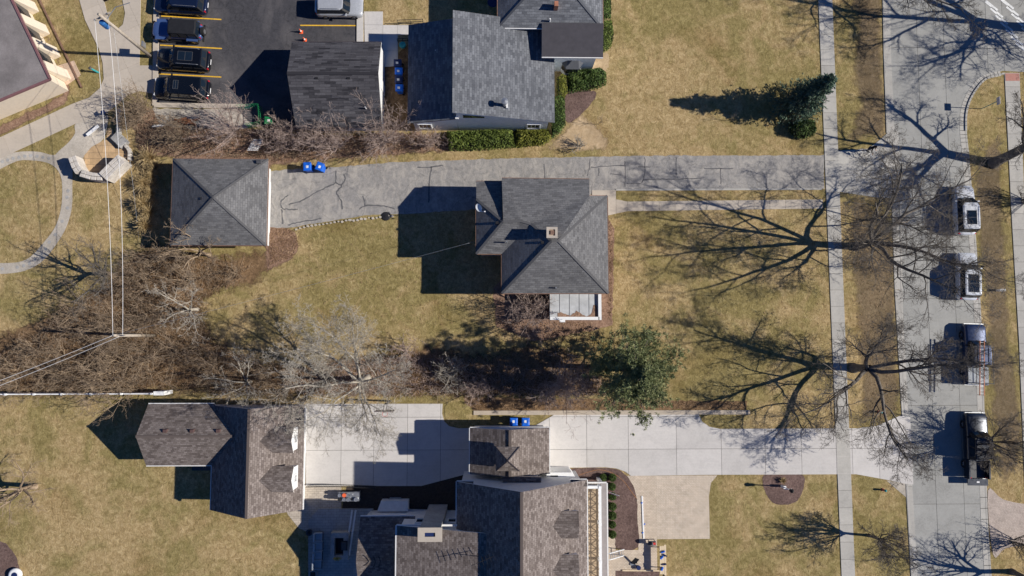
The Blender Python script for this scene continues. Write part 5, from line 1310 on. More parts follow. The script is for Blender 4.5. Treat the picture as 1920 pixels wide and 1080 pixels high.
def cabin(parent, mat, xr0, xr1, xf1, xf0, wb, wt, zb, zt, windows=2, name='cabin', glass=None, roofname='roof', sun=None, rails=False, boxy=False):
    glass = glass or K['carglass']
    n = 5
    b = [(xr0, -wb), (xf0-.12, -wb*.96), (xf0, -wb*.7), (xf0+.06, 0), (xf0, wb*.7), (xf0-.12, wb*.96), (xr0, wb), (xr0-.04, 0)]
    t = [(xr1, -wt), (xf1-.1, -wt*.97), (xf1, -wt*.7), (xf1+.04, 0), (xf1, wt*.7), (xf1-.1, wt*.97), (xr1, wt), (xr1-.03, 0)]
    m = [tuple((a[i]*.45+c[i]*.55) for i in (0, 1)) for a, c in zip(b, t)]
    secs = [[(x, y, zb-.06) for x, y in b], [(x, y*1.0, (zb+zt)/2) for x, y in m], [(x, y, zt-.03) for x, y in t]]
    V, F = loft(secs); cb = newmesh(name, V, F, K['black'] if not boxy else mat, parent)
    # roof skin
    rf = [(xr1+.02, -wt*.96), (xr1+.25, -wt), (xf1-.3, -wt), (xf1-.03, -wt*.75), (xf1+.01, 0), (xf1-.03, wt*.75), (xf1-.3, wt), (xr1+.25, wt), (xr1+.02, wt*.96), (xr1-.02, 0)]
    mm = [(x*.0+x, y) for x, y in rf]; cx = (xr1+xf1)/2
    secs = [[(x, y, zt-.05) for x, y in mm], [(x, y*.985, zt-.005) for x, y in mm], [(cx+(x-cx)*.93, y*.86, zt+.03) for x, y in mm]]
    V, F = loft(secs); rfm = newmesh(roofname, V, F, mat, parent, smooth=False)
    def pane(nm, q):
        c = Vector((0, 0, 0)); qv = [Vector(p) for p in q]
        for p in qv: c += p/4
        nn = (qv[1]-qv[0]).cross(qv[3]-qv[0]).normalized()
        out = c-Vector((cx, 0, (zb+zt)/2-.3))
        if nn.dot(out) < 0: nn = -nn
        V = [c+(p-c)*.97+nn*.012 for p in qv]; V += [v-nn*.04 for v in V]
        newmesh(nm, V, [(0, 1, 2, 3), (7, 6, 5, 4), (0, 4, 5, 1), (1, 5, 6, 2), (2, 6, 7, 3), (3, 7, 4, 0)], glass, parent)
    z0, z1 = zb, zt-.04
    L_ = lambda A, B, z: tuple(A[i]+(B[i]-A[i])*(z-zb+.06)/(zt-.03-zb+.06) for i in (0, 1))+(z,)
    bf = [(xf0+.03, -wb*.78), (xf0+.03, wb*.78)]; tf = [(xf1+.02, -wt*.78), (xf1+.02, wt*.78)]
    pane('windscreen', [L_(bf[0], tf[0], z0), L_(bf[1], tf[1], z0), L_(bf[1], tf[1], z1), L_(bf[0], tf[0], z1)])
    br_ = [(xr0-.02, -wb*.85), (xr0-.02, wb*.85)]; tr_ = [(xr1-.02, -wt*.85), (xr1-.02, wt*.85)]
    zq = z0+.12
    pane('rear_window', [L_(br_[0], tr_[0], zq), L_(br_[1], tr_[1], zq), L_(br_[1], tr_[1], z1), L_(br_[0], tr_[0], z1)])
    for s in (-1, 1):
        for k in range(windows):
            f0, f1 = (k+.06)/windows, (k+.94)/windows
            lo = lambda f: (xr0+.08+(xf0-.25-xr0-.08)*f, s*wb*.985); hi = lambda f: (xr1+.08+(xf1-.15-xr1-.08)*f, s*wt*.99)
            pane('side_window', [L_(lo(f0), hi(f0), z0+.04), L_(lo(f1), hi(f1), z0+.04), L_(lo(f1), hi(f1), z1-.03), L_(lo(f0), hi(f0), z1-.03)])
    if sun:
        a, b_, w_ = sun
        MB().b2(a, -w_, zt+.031, b_, w_, zt+.040).build('sunroof', K['carglass'], parent)
        m2 = MB()
        for p, q in (((a, -w_), (b_, -w_)), ((b_, -w_), (b_, w_)), ((b_, w_), (a, w_)), ((a, w_), (a, -w_)), (((a+b_)/2, -w_), ((a+b_)/2, w_))): m2.beam((*p, zt+.045), (*q, zt+.045), .03, .02)
        m2.build('sunroof_frame', K['darkgrey'], parent)
    if rails:
        for s in (-1, 1): MB().tube([(xr1+.2, s*wt*.88, zt+.02), (xr1+.35, s*wt*.9, zt+.09), (xf1-.5, s*wt*.9, zt+.09), (xf1-.35, s*wt*.88, zt+.02)], .022, 6).build('roof_rail', K['steel'], parent)
    return cb
def wheel(parent, x, y, r=.36, w=.24, name='wheel'):
    s = 1 if y > 0 else -1
    pr = [(r*.62, -w/2), (r*.93, -w/2), (r, -w*.3), (r, w*.3), (r*.93, w/2), (r*.62, w/2)]; n = 18; V = []; F = []
    for rr, d in pr:
        for k in range(n):
            t = 2*math.pi*k/n; V.append((x+rr*math.cos(t), y+d, r+rr*math.sin(t)))
    m_ = len(pr)
    for i in range(m_):
        for k in range(n):
            k2 = (k+1) % n; j = (i+1) % m_; F.append((i*n+k, i*n+k2, j*n+k2, j*n+k))
    wh = newmesh(name, V, F, K['tyre'], parent, smooth=True)
    m = MB(); yo = y+s*w*.30
    for k in range(5):
        t = 2*math.pi*k/5; m.beam((x, yo, r), (x+.6*r*math.cos(t), yo, r+.6*r*math.sin(t)), .10, .04, up=(0, 1, 0))
    m.tube([(x, yo-.05, r), (x, yo+.03, r)], r*.2, 8); m.tube([(x, y-s*w*.1, r), (x, y+s*w*.12, r)], r*.61, 12)
    m.build('rim', K['rim'], wh)
def lights(parent, L, Wd, zf, zr_, inset=.0):
    for s in (-1, 1):
        MB().box(L/2-.17-inset, s*Wd*.33, zf-.06, .2, .3, .10, s*-.35).build('headlight', K['clearlamp'], parent)
        MB().box(-L/2+.11+inset, s*Wd*.39, zr_-.05, .10, .16, .22).build('tail_light', K['redlamp'], parent)
def mirrors(parent, x, w, z, mat):
    for s in (-1, 1): MB().beam((x, s*w*.95, z), (x-.02, s*(w+.16), z+.04), .10, .10).box(x-.03, s*(w+.17), z+.05, .12, .2, .15).build('mirror', mat, parent)
def finish(t, px, py, heading, z=.8):
    x, y = P(px, py, z); t.location = (x, y, .03); t.rotation_euler = (0, 0, heading)
def suv(label, col, px, py, heading, L=4.75, Wd=1.92, H=1.70, sun=None, rails=True, van=False, group=None, metal=.3):
    t = thing('parked_car', label, 'car', group=group); mt = paint('car_paint_%d' % len(bpy.data.materials), col, metal, .22)
    hood = 1.06 if not van else 1.05
    top = [(0, .98), (.02, 1.05), (.10, 1.08), (.5, 1.06), (.70, 1.04), (.78, 1.01), (.93, .90), (.985, .80), (1, .72)] if not van else [(0, 1.0), (.03, 1.06), (.6, 1.05), (.80, 1.02), (.93, .88), (.985, .78), (1, .7)]
    body(t, mt, L, Wd, top)
    xf0 = L*(.245 if not van else .30); xf1 = L*(.12 if not van else .17); xr0, xr1 = -L*.455, -L*.405
    cabin(t, mt, xr0, xr1, xf1, xf0, Wd*.46, Wd*.415, 1.04, H, 3, sun=sun, rails=rails)
    for sx in (.30, -.295):
        for sy in (-1, 1): wheel(t, L*sx, sy*(Wd/2-.12))
    lights(t, L, Wd, .80, .95); mirrors(t, L*.17, Wd*.47, 1.10, mt)
    MB().box(L/2-.03, 0, .56, .06, Wd*.55, .22).build('grille', K['black'], t)
    MB().box(-L/2+.02, 0, .62, .05, .5, .13).build('number_plate', K['label_white'], t)
    finish(t, px, py, heading); return t
PI = math.pi; lotA = PI-math.radians(3.4)
suv('navy blue SUV parked above the blue jeep', (.010, .018, .05), 339, 5, lotA, 5.0, 2.0, 1.75)
suv('black SUV with twin-panel sunroof parked beside the utility pole', (.006, .007, .010), 344, 112, lotA, 5.0, 2.0, 1.72, sun=(-1.25, .1, .42))
suv('black minivan parked by the gravel verge', (.006, .008, .012), 341, 166, lotA, 5.2, 2.05, 1.76, sun=(-.1, .35, .4), rails=False, van=True)
suv('silver-grey SUV parked by the concrete kerb near the traffic cones', (.42, .435, .46), 636, 12, 0.0, 4.5, 1.88, 1.66, metal=.15)
suv('silver SUV parked along the street nearest the corner', (.66, .67, .69), 1809, 394, PI/2, 4.75, 1.92, 1.70, sun=(-1.5, -.2, .45), metal=.1)
suv('silver car with large dark roof panel parked between the silver SUV and the ladder pickup', (.64, .66, .69), 1814, 518, PI/2-.03, 4.5, 1.86, 1.62, sun=(-1.55, .1, .5), metal=.1, rails=False)
# boxy blue jeep
t = thing('parked_jeep', 'blue boxy jeep with black hardtop and rear spare wheel', 'jeep'); mt = paint('jeep_blue', (.06, .11, .27), .2); L, Wd = 4.6, 1.86
body(t, mt, L, 1.52, [(0, 1.05), (.02, 1.10), (.62, 1.10), (.66, 1.06), (.95, 1.0), (.985, .95), (1, .9)], zb=.42)
cabin(t, K['black'], -L*.46, -L*.45, L*.10, L*.155, .76, .70, 1.08, 1.86, 3, boxy=True, roofname='hard_top')
for sx in (.315, -.315):
    for sy in (-1, 1):
        wheel(t, L*sx, sy*.80, .42, .28); MB().box(L*sx, sy*.82, .93, 1.02, .34, .07).box(L*sx+.5, sy*.82, .83, .1, .34, .2, 0).build('fender', mt if sx > 0 else mt, t)
lights(t, L, 1.5, .85, 1.0); mirrors(t, L*.12, .78, 1.2, K['black'])
n = 16; m = MB(); V = []; F = []
m.tube([(-L/2-.28, 0, 1.0), (-L/2-.02, 0, 1.0)], .40, 16); m.build('spare_wheel', K['tyre'], t)
m = MB().tube([(-L/2-.31, 0, 1.0), (-L/2-.27, 0, 1.0)], .22, 10); m.build('spare_rim', K['rim'], t)
MB().box(L/2+.06, 0, .62, .16, 1.7, .18).build('bumper', K['black'], t); MB().box(-L/2-.05, 0, .6, .14, 1.6, .16).build('bumper', K['black'], t)
for s in (-1, 1): MB().tube([(-.75, s*.86, .5), (.75, s*.86, .5)], .05, 6).build('side_step', K['black'], t)
finish(t, 333, 57, lotA, .9)
# pickups
def pickup(label, col, px, py, heading, L=5.8, rack=False, gate=False, cover=None):
    t = thing('pickup_truck', label, 'truck'); mt = paint('truck_paint_%d' % len(bpy.data.materials), col, .3); Wd = 2.0
    k = L*.5; bl = L*.30
    # front body: from bed front to nose
    Lf = L-bl; sub = [(0, 1.15), (.3, 1.15), (.55, 1.14), (.62, 1.12), (.92, 1.02), (.985, .92), (1, .82)]
    secs = []
    for f in [0, .01, .1, .25, .4, .55, .65, .75, .85, .92, .965, .988, 1.0]:
        e = 1-f; kk = 1-.22*max(0, 1-e/.06)**2; hw = Wd/2*kk; zt = interp(sub, f); b = .38; x = -k+bl+f*Lf; h = zt-b
        secs.append([(x, a*hw, b+c*h) for a, c in ((-.85, 0), (-1, .1), (-1, .6), (-.95, .9), (-.8, 1), (0, 1.02), (.8, 1), (.95, .9), (1, .6), (1, .1), (.85, 0))])
    V, F = loft(secs); newmesh('body', V, F, mt, t, smooth=True)
    cabin(t, mt, -k+bl+.06, -k+bl+.16, L*.15, L*.225, .92, .84, 1.13, 1.88, 2)
    z0 = .45
    m = MB().b2(-k, -Wd/2, z0, -k+bl-.03, -Wd/2+.12, 1.18).b2(-k, Wd/2-.12, z0, -k+bl-.03, Wd/2, 1.18).b2(-k+bl-.12, -Wd/2+.13, z0, -k+bl-.03, Wd/2-.13, 1.18)
    m.build('bed_wall', mt, t)
    MB().b2(-k+.02, -Wd/2+.13, z0, -k+bl-.13, Wd/2-.13, .62).build('bed_floor', K['darkgrey'], t)
    if cover is not None: MB().b2(-k+.05, -Wd/2+.05, 1.185, -k+bl-.06, Wd/2-.05, 1.23).build('bed_cover', cover, t)
    if gate:
        g_ = MB().b2(-k-.62, -Wd/2+.05, .80, -k-.02, Wd/2-.05, .87).build('tailgate', mt, t)
        MB().box(-k-.3, 0, .885, .14, .26, .015).build('emblem', K['label_white'], g_)
    else: MB().b2(-k-.06, -Wd/2+.03, z0+.1, -k-.005, Wd/2-.03, 1.17).build('tailgate', mt, t)
    for sx in (L*.315, -L*.29):
        for sy in (-1, 1): wheel(t, sx, sy*(Wd/2-.13), .40, .27)
    lights(t, L, Wd, .85, .98); mirrors(t, L*.15, .93, 1.2, K['black'])
    MB().box(L/2, 0, .6, .12, 1.9, .2).build('bumper', K['steel'], t); MB().box(-L/2-.06, 0, .52, .1, 1.8, .14).build('bumper', K['steel'], t)
    if rack:
        m = MB()
        for x in (-k+.15, -k+bl+.4, L*.12):
            for s in (-1, 1): m.tube([(x, s*.92, 1.15), (x, s*.80, 2.12)], .03, 6)
            m.tube([(x, -.86, 2.12), (x, .86, 2.12)], .03, 6)
        for s in (-1, 1): m.tube([(-k+.1, s*.80, 2.12), (L*.14, s*.80, 2.12)], .03, 6)
        m.build('ladder_rack', K['darkgrey'], t)
    finish(t, px, py, heading, .9); return t
tr = pickup('dark blue pickup carrying an orange ladder on its rack', (.015, .030, .085), 1829, 664, PI/2-.03, 5.6, rack=True, cover=plain('grey_bed_cover', (.30, .32, .34), .6, .15))
pickup('black-blue pickup with lowered tailgate under the twiggy tree', (.007, .012, .024), 1832, 836, PI/2-.02, 6.0, gate=True)
# ladder on the rack
x, y = P(1841, 690, 2.2)
t = thing('extension_ladder', 'long orange extension ladder lying on the pickup rack', 'ladder', (x, y, 2.17)); ORG[t.name] = Vector((0, 0, 0)); t.rotation_euler = (0, 0, PI/2-.05)
om = plain('orange_fibreglass', (.55, .20, .10), .6, .2)
for s in (-1, 1): MB().box(0, s*.20, .05, 5.0, .05, .08).build('rail', om, t)
for k in range(15): MB().tube([(-2.35+k*.335, -.19, .05), (-2.35+k*.335, .19, .05)], .02, 6).build('rung', K['steel'], t)

# ------------------------------------------------------------------ bins
def make_bin(mat, lab):
    b = thing('wheeled_bin', lab, 'bin')
    secs = [[(-.26*k, -.24*k, z), (.26*k, -.24*k, z), (.26*k, .26*k, z), (-.26*k, .26*k, z)] for z, k in ((.04, .82), (.5, .93), (.95, 1.06))]
    V, F = loft(secs); newmesh('bin_body', V, F, mat, b)
    secs = [[(-.30*k, -.30*k, z), (.30*k, -.30*k, z), (.30*k, .30*k, z), (-.30*k, .30*k, z)] for z, k in ((.95, 1.0), (.99, 1.03), (1.03, .97), (1.06, .7))]
    V, F = loft(secs); l = newmesh('lid', V, F, mat, b)
    MB().box(.02, -.02, 1.066, .18, .20, .012).build('sticker', K['label_white'], l)
    MB().tube([(-.28, .33, .98), (.28, .33, .98)], .025, 6).build('handle', mat, b)
    for s in (-1, 1): MB().tube([(s*.24, .24, .11), (s*.31, .24, .11)], .11, 10).build('wheel', K['tyre'], b)
    return b
used_b = []; pb = make_bin(K['blue'], ''); used_n = []; pn = make_bin(K['navy'], '')
place(pb, used_b, (*P(580, 316, .5), .02), .05, 1.22, 'blue wheeled bin with white sticker standing square at the driveway edge')
o = place(pb, used_b, (*P(603, 316, .5), .02), -.35, 1.2, 'blue wheeled bin turned askew next to another bin on the driveway')
place(pb, used_b, (*P(749, 138, .5), .02), -PI/2, 1.12, 'upper blue bin in the row beside the dark garage')
place(pb, used_b, (*P(750, 169, .5), .02), -PI/2, 1.12, 'lower blue bin in the row beside the dark garage')
place(pn, used_n, (*P(747, 123, .5), .02), -PI/2, 1.15, 'upper navy bin in the row beside the dark garage')
place(pn, used_n, (*P(749, 154, .5), .02), -PI/2, 1.15, 'lower navy bin in the row beside the dark garage')
place(pb, used_b, (*P(963, 789, .5), .05), PI, 1.15, 'blue wheeled bin beside the garage wing of the white house, west of its twin')
place(pb, used_b, (*P(985, 789, .5), .05), PI, 1.15, 'blue wheeled bin with white sticker behind the garage wing, east of its twin')
gb = make_bin(K['green'], 'green bin standing in the shade west of the dark garage'); gb.location = (*P(507, 229, .5), .02); gb.scale = (1.3, 1.1, 1)
# walk and yard between dark garage and blue house
wp_ = [(683, 22), (718, 22), (718, 47), (790, 47), (790, 64), (746, 66), (746, 124), (716, 126), (684, 84)]
base = sheet('side_walk', wp_, .019, K['joint'])
slabs(base, world_poly(wp_), [P(x, 60)[0] for x in (670, 718, 745, 800)], [P(700, y)[1] for y in (15, 47, 95, 140)], .02, 0, .05, K['conc'], 'slab')
sheet('side_yard', [(716, 127), (790, 60), (790, 245), (716, 245)], .011, K['litter'])
# traffic cones
cp = None; cu_ = []
for x, y, lab in ((565, 60.5, 'orange traffic cone standing on the parking asphalt'), (572, 76, 'orange traffic cone close to the dark garage eave')):
    if cp is None:
        cp = thing('traffic_cone', '', 'cone'); MB().box(0, 0, .02, .34, .34, .04).lathe(0, 0, [(.13, .04), (.09, .25), (.03, .66), (.025, .68)], 12).build('cone_body', K['orange'], cp)
        MB().lathe(0, 0, [(.098, .26), (.072, .42)], 12).build('band', K['white'], cp)
    place(cp, cu_, (*P(x, y), .02), 0, 1.0, lab)

# ------------------------------------------------------------------ utility poles and wires
def wire(label, a, b, sag, r=.018, mat=None, name='power_line', cat='cable', group=None):  # default white puts the sun's glint into the wire colour
    a, b = Vector(a), Vector(b); pts = []
    for i in range(25):
        t_ = i/24; p = a.lerp(b, t_); p.z -= sag*4*t_*(1-t_); pts.append(p)
    o = MB().tube(pts, r, 5).build(name, mat or K['trim'], None, smooth=True); tag(o, label, cat, group); return o
b1 = Vector(G(283, 106)); h1 = 8.7
t = thing('utility_pole', 'tall weathered utility pole with blue transformer beside the parking lot', 'pole', tuple(b1))
MB().tube([b1, b1+Vector((0, 0, h1))], [.17, .12], 10).build('pole', K['wood'], t, smooth=True)
tz = 7.1
MB().lathe(b1.x-.42, b1.y-.12, [(.24, tz-.5), (.26, tz-.45), (.26, tz+.35), (.2, tz+.45)], 12).build('transformer', plain('blue_grey_enamel', (.03, .13, .35), .4, .1), t)
MB().beam((b1.x-.75, b1.y-.25, 8.0), (b1.x+.55, b1.y+.5, 8.0), .1, .12).build('cross_arm', K['wood'], t)
for k in (-.6, -.1, .4): MB().tube([(b1.x+k, b1.y+k*.55+.1, 8.05), (b1.x+k, b1.y+k*.55+.1, 8.25)], .05, 6).build('insulator', K['steel'], t)
MB().tube([(b1.x, b1.y, 7.6), (b1.x+.9, b1.y+1.0, 7.9), (b1.x+2.2, b1.y+1.3, 8.1)], .035, 6).build('lamp_arm', K['steel'], t)
MB().box(b1.x+.25, b1.y+.35, 1.9, .12, .5, .6).build('meter_box', K['steel'], t)
b2 = Vector(G(290, 629)); h2 = 6.9
t = thing('utility_pole', 'utility pole rising from the bare thicket', 'pole', tuple(b2))
MB().tube([b2, b2+Vector((0, 0, h2))], [.16, .11], 10).build('pole', K['wood'], t, smooth=True)
MB().beam((b2.x-.1, b2.y, h2-.25), (b2.x+.85, b2.y, h2-.25), .1, .12).build('cross_arm', K['wood'], t)
for k in (-.05, .75): MB().tube([(b2.x+k, b2.y, h2-.2), (b2.x+k, b2.y, h2+.05)], .05, 6).build('insulator', K['steel'], t)
p1a, p1b = b1+Vector((-.6, -.2, 8.2)), b1+Vector((.4, .32, 8.2)); p1b = b1+Vector((.05, -.05, 7.3))
p2a, p2b = b2+Vector((-.05, 0, h2+.03)), b2+Vector((.75, 0, h2+.03))
wire('westerly of two power lines coloured sun-glint white, strung between the utility poles', p1a, p2a, .5)
wire('easterly of two power lines coloured sun-glint white, strung between the utility poles', p1b, p2b, .7)
e1, e2 = Vector(W(-60, 736, 6.2)), Vector(W(-60, 746, 6.2))
wire('upper of two power lines running off from the thicket pole past the white fence', p2a, e1, .35)
wire('lower of two power lines running off from the thicket pole past the white fence', b2+Vector((.3, -.1, h2-.3)), e2, .35)
wire('thin service wire from the thicket pole to the grey house', b2+Vector((.1, .1, h2-.5)), Vector(W(893, 452, 4.7)), .5, .011, K['steel'])
wire('thin guy wire beside the flagstone terrace', b1+Vector((0, 0, 6.5)), Vector((*P(262, 455), 0.1)), .15, .012, K['steel'])
# white panel fence
t = thing('white_fence', 'white panel fence along the foot of the thicket', 'fence', G(150, 748)); zf = 1.75
xs = [-40, 33, 85, 136, 189, 245, 300]
fy = lambda x: 737.0-1.2*(x/300)
for i in range(len(xs)-1):
    a, b = P(xs[i], fy(xs[i]), .3), P(xs[i+1], fy(xs[i+1]), .3); st = .10*(i % 2)
    MB().beam((*a, .95), (*b, .95), .05, 1.6).build('panel', K['white'], t)
    MB().beam((*a, 1.78), (*b, 1.78), .10, .06).build('top_rail', K['white'], t)
for x in xs: a = P(x, fy(x), .3); MB().box(*a, .95, .13, .13, 1.9).box(*a, 1.93, .17, .17, .06).build('post', K['white'], t)
a = P(312, 735, .3); MB().box(a[0], a[1], .9, .9, .35, 1.8).build('gate', K['white'], t)
# brown fence by the dark garage
t = thing('brown_fence', 'low brown wooden fence at the corner of the dark garage', 'fence', G(530, 246))
A_, B_, C_ = P(500, 246), P(557, 244), P(572, 257)
for p, q in ((A_, B_), (B_, C_)):
    n = max(2, int(math.hypot(q[0]-p[0], q[1]-p[1])/.16))
    for i in range(n):
        f0 = i/n; x = p[0]+(q[0]-p[0])*f0; y = p[1]+(q[1]-p[1])*f0
        MB().box(x, y, .55, .13, .03, 1.1+rnd.uniform(-.02, .02), math.atan2(q[1]-p[1], q[0]-p[0])).build('board', K['brownwood'], t)
    MB().beam((*p, .9), (*q, .9), .05, .09).build('rail', K['brownwood'], t)
# green mesh fence and white trellis
t = thing('mesh_fence', 'green mesh enclosure in the shade by the dark garage', 'fence', G(500, 215))
c_ = [P(452, 205), P(492, 203), P(494, 236), P(468, 240)]
for i in range(3):
    p, q = c_[i], c_[i+1]
    for k in range(9): f0 = k/8; x = p[0]+(q[0]-p[0])*f0; y = p[1]+(q[1]-p[1])*f0; MB().tube([(x, y, 0), (x, y, 1.3)], .02, 5).build('upright', K['green'], t)
    for z in (.1, .7, 1.28): MB().beam((*p, z), (*q, z), .025, .03).build('rail', K['green'], t)
x, y = P(481, 276, .5)
t = thing('white_trellis', 'white slatted trellis leaning in the bare hedgerow by the pyramid-roofed garage', 'trellis', (x, y, 0))
for s in (-.33, .33): MB().beam((x+s, y+.9, .03), (x+s, y-.55, 1.5), .07, .05).build('rail', K['white'], t)
for k in range(9):
    f0 = k/8; MB().beam((x-.5, y+.85-1.4*f0, .1+1.4*f0), (x+.5, y+.85-1.4*f0, .1+1.4*f0), .06, .04).build('slat', K['white'], t)
x, y = P(297, 236, .3)
t = thing('picket_panel', 'small pale picket panel leaning in the leaves below the parking kerb', 'fence', (x, y, 0))
for k in range(7): MB().beam((x-.42+k*.14, y+.2, .01), (x-.42+k*.14, y-.2, .62), .06, .03).build('picket', K['trim'], t)
for f0 in (.3, .75): MB().beam((x-.5, y+.2-.4*f0+.03, .62*f0-.01), (x+.5, y+.2-.4*f0+.03, .62*f0-.01), .05, .03).build('rail', K['trim'], t)
lg = None; lu = []
for k in range(9):
    x, y = P(334+(k % 5)*9, 226+(k//5)*6+rnd.uniform(-1, 1))
    if lg is None:
        lg = thing('log', '', 'log'); MB().tube([(-.35, 0, .12), (.35, .02, .12)], [.13, .11], 9).build('log_bark', plain('red_brown_bark', (.24, .11, .06), .9, .3), lg)
        MB().tube([(-.362, 0, .12), (-.351, 0, .12)], .10, 9).build('cut_face', K['lumber'], lg)
    place(lg, lu, (x, y, .01), rnd.uniform(-.5, .5), rnd.uniform(.8, 1.2), 'short reddish log lying in the pile below the gravel verge', 'logs in the pile')

# ------------------------------------------------------------------ stone seat walls on the terrace
def stone_wall(label, line, w, h, mat, n, split=2, z0=0.0):
    q = smooth_poly(line, 4, False); pts = [Vector(P(*p)) for p in q]; t = thing('stone_wall', label, 'wall', (*pts[len(pts)//2], 0))
    cum = [0]
    for a, b in zip(pts[:-1], pts[1:]): cum.append(cum[-1]+(b-a).length)
    def at(s):
        for i in range(len(pts)-1):
            if s <= cum[i+1] or i == len(pts)-2: f_ = (s-cum[i])/(cum[i+1]-cum[i]+1e-9); return pts[i].lerp(pts[i+1], f_), (pts[i+1]-pts[i]).normalized()
    Lw = cum[-1]; rows = max(1, int(h/.28))
    for r_ in range(rows):
        k = 0; s = 0; nn = n+(r_ % 2)
        for i in range(nn):
            s0, s1 = Lw*i/nn, Lw*(i+1)/nn; p, d = at((s0+s1)/2); ll = (s1-s0)-.03
            for j in range(split):
                off_ = (j-(split-1)/2)*w/split; nx = Vector((-d.y, d.x))
                hh = h/rows; c = p+nx*off_
                MB().box(c.x, c.y, (r_+.5)*hh+z0, ll, w/split-.03, hh-.015+rnd.uniform(-.01, .03 if r_ == rows-1 else .0), math.atan2(d.y, d.x)+rnd.gauss(0, .015)).build('stone', mat, t, bevel=.03)
    return t
stone_wall('tall pale ledgestone wall on the southeast side of the flagstone terrace', [(243, 304), (228, 318), (208, 338)], 1.0, 1.45, K['stone'], 2, 3)
stone_wall('curved pale ledgestone wall of broken blocks at the south of the terrace', [(206, 337), (188, 336), (166, 330)], .7, 1.3, K['stone'], 3, 2)
stone_wall('short pale ledgestone wall on the west side of the terrace', [(150, 300), (156, 316), (163, 328)], .75, 1.3, K['stone'], 2, 2)
stone_wall('low grey bench-like wall on the northeast side of the terrace', [(218, 255), (229, 265), (237, 274)], .95, .5, K['stone_grey'], 2, 1)
stone_wall('thin curved kerb wall linking the grey bench to the tall ledgestone wall', [(238, 274), (246, 285), (246, 302)], .3, .45, K['stone'], 5, 1)
stone_wall('narrow grey wall running up from the terrace into brown shrubs', [(229, 205), (226, 230), (226, 252)], .35, .5, K['stone_grey'], 4, 1)
# small post sign and bench marker
x, y = P(196, 212, .5); t = thing('marker_post', 'small dark square marker post where the walk meets the aggregate court', 'post', (x, y, 0))
MB().box(x, y, .35, .12, .12, .7).build('post', K['black'], t); MB().box(x, y, .74, .36, .36, .06, .7).build('plate', K['navy'], t)
x, y = P(174, 131, .4); t = thing('garden_lamp', 'small green bollard light on the grass by the paver pad', 'lamp', (x+.3, y-.1, 0))
MB().tube([(x+.3, y-.1, 0), (x, y, .8)], .09, 8).build('stem', K['teal'], t); MB().lathe(x, y, [(.14, .8), (.16, .86), (.05, .95)], 10).build('cap', K['darkgrey'], t)
x, y = P(175, 245, .3); t = thing('white_bench', 'white plank seat lying on the aggregate court', 'bench', (x, y, 0))
MB().beam((x-.55, y-.45, .36), (x+.5, y+.45, .36), .28, .06).build('seat', K['white'], t)
for k in (-.4, .4): MB().box(x+k*.9, y+k*.78, .165, .22, .22, .33, .75).build('leg', K['stone_grey'], t)
# ------------------------------------------------------------------ small things
# basketball hoop over the court
x, y = P(722, 770, 2.9); by_ = P(722, 758)[1]
t = thing('basketball_hoop', 'basketball hoop with dark backboard at the edge of the concrete court', 'basketball hoop', (x, by_+.3, 0))
MB().tube([(x, by_+.3, 0), (x, by_+.3, 2.7)], .08, 8).build('post', K['black'], t)
for s in (-.13, .13):
    MB().beam((x+s, by_+.3, 2.6), (x+s, y+.05, 3.1), .05, .06).build('arm', K['darkgrey'], t)
    MB().beam((x+s*1.2, by_+.1, 2.55), (x+s*6, y+.06, 2.85), .035, .035).build('brace', K['darkgrey'], t)
MB().box(x, y, 3.15, 1.65, .06, 1.0).build('backboard', plain('smoked_board', (.10, .08, .09), .3, .1), t)
MB().tube([(x+.23*math.cos(a), y-.28+.23*math.sin(a), 2.95) for a in np.linspace(0, 6.283, 17)], .02, 5).build('rim', K['red'], t)
m = MB()
for a in np.linspace(0, 6.283, 11)[:-1]: m.beam((x+.22*math.cos(a), y-.28+.22*math.sin(a), 2.94), (x+.13*math.cos(a+.4), y-.28+.13*math.sin(a+.4), 2.52), .012, .012)
m.build('net', K['white'], t)
# white lamp post with name board in the round mulch bed
b = Vector(G(1466, 911))
t = thing('lamp_post', 'white lamp post with side arm in the round mulch bed', 'lamp post', tuple(b))
MB().box(b.x, b.y, .35, .24, .24, .7).build('plinth', K['white'], t); MB().tube([b+Vector((0, 0, .7)), b+Vector((0, 0, 1.75))], .05, 8).build('shaft', K['white'], t)
MB().beam((b.x-.35, b.y, 1.35), (b.x+.35, b.y, 1.35), .05, .05).build('side_arm', K['white'], t)
MB().lathe(b.x, b.y, [(.09, 1.75), (.15, 1.85), (.17, 2.2)], 6).build('lantern', K['glass'], t); MB().lathe(b.x, b.y, [(.21, 2.2), (.10, 2.34), (.02, 2.42)], 6).build('lantern_cap', K['black'], t)
x, y = P(1467, 901, .1); o = thing('dry_tuft', 'round dry straw tuft behind the lamp post', 'plant', (x, y, .02))
R = np.random.default_rng(77); L_ = []
for k in range(150):
    az = R.uniform(0, 6.28); d = np.array([math.cos(az), math.sin(az), 0]); ou = R.uniform(.05, .38); h = R.uniform(.2, .45); b0 = np.array([x, y, .02])+d*R.uniform(0, .1)
    L_.append((np.array([b0, b0+d*ou*.5+[0, 0, h*.8], b0+d*ou+[0, 0, h]]), np.array([.014, .012, .006])))
mesh_np('blades', *tube_mesh(L_, 3), K['straw'], o); MB().lathe(x, y, [(.12, .02), (.08, .12)], 8).build('crown_base', K['leaf_brown'], o)
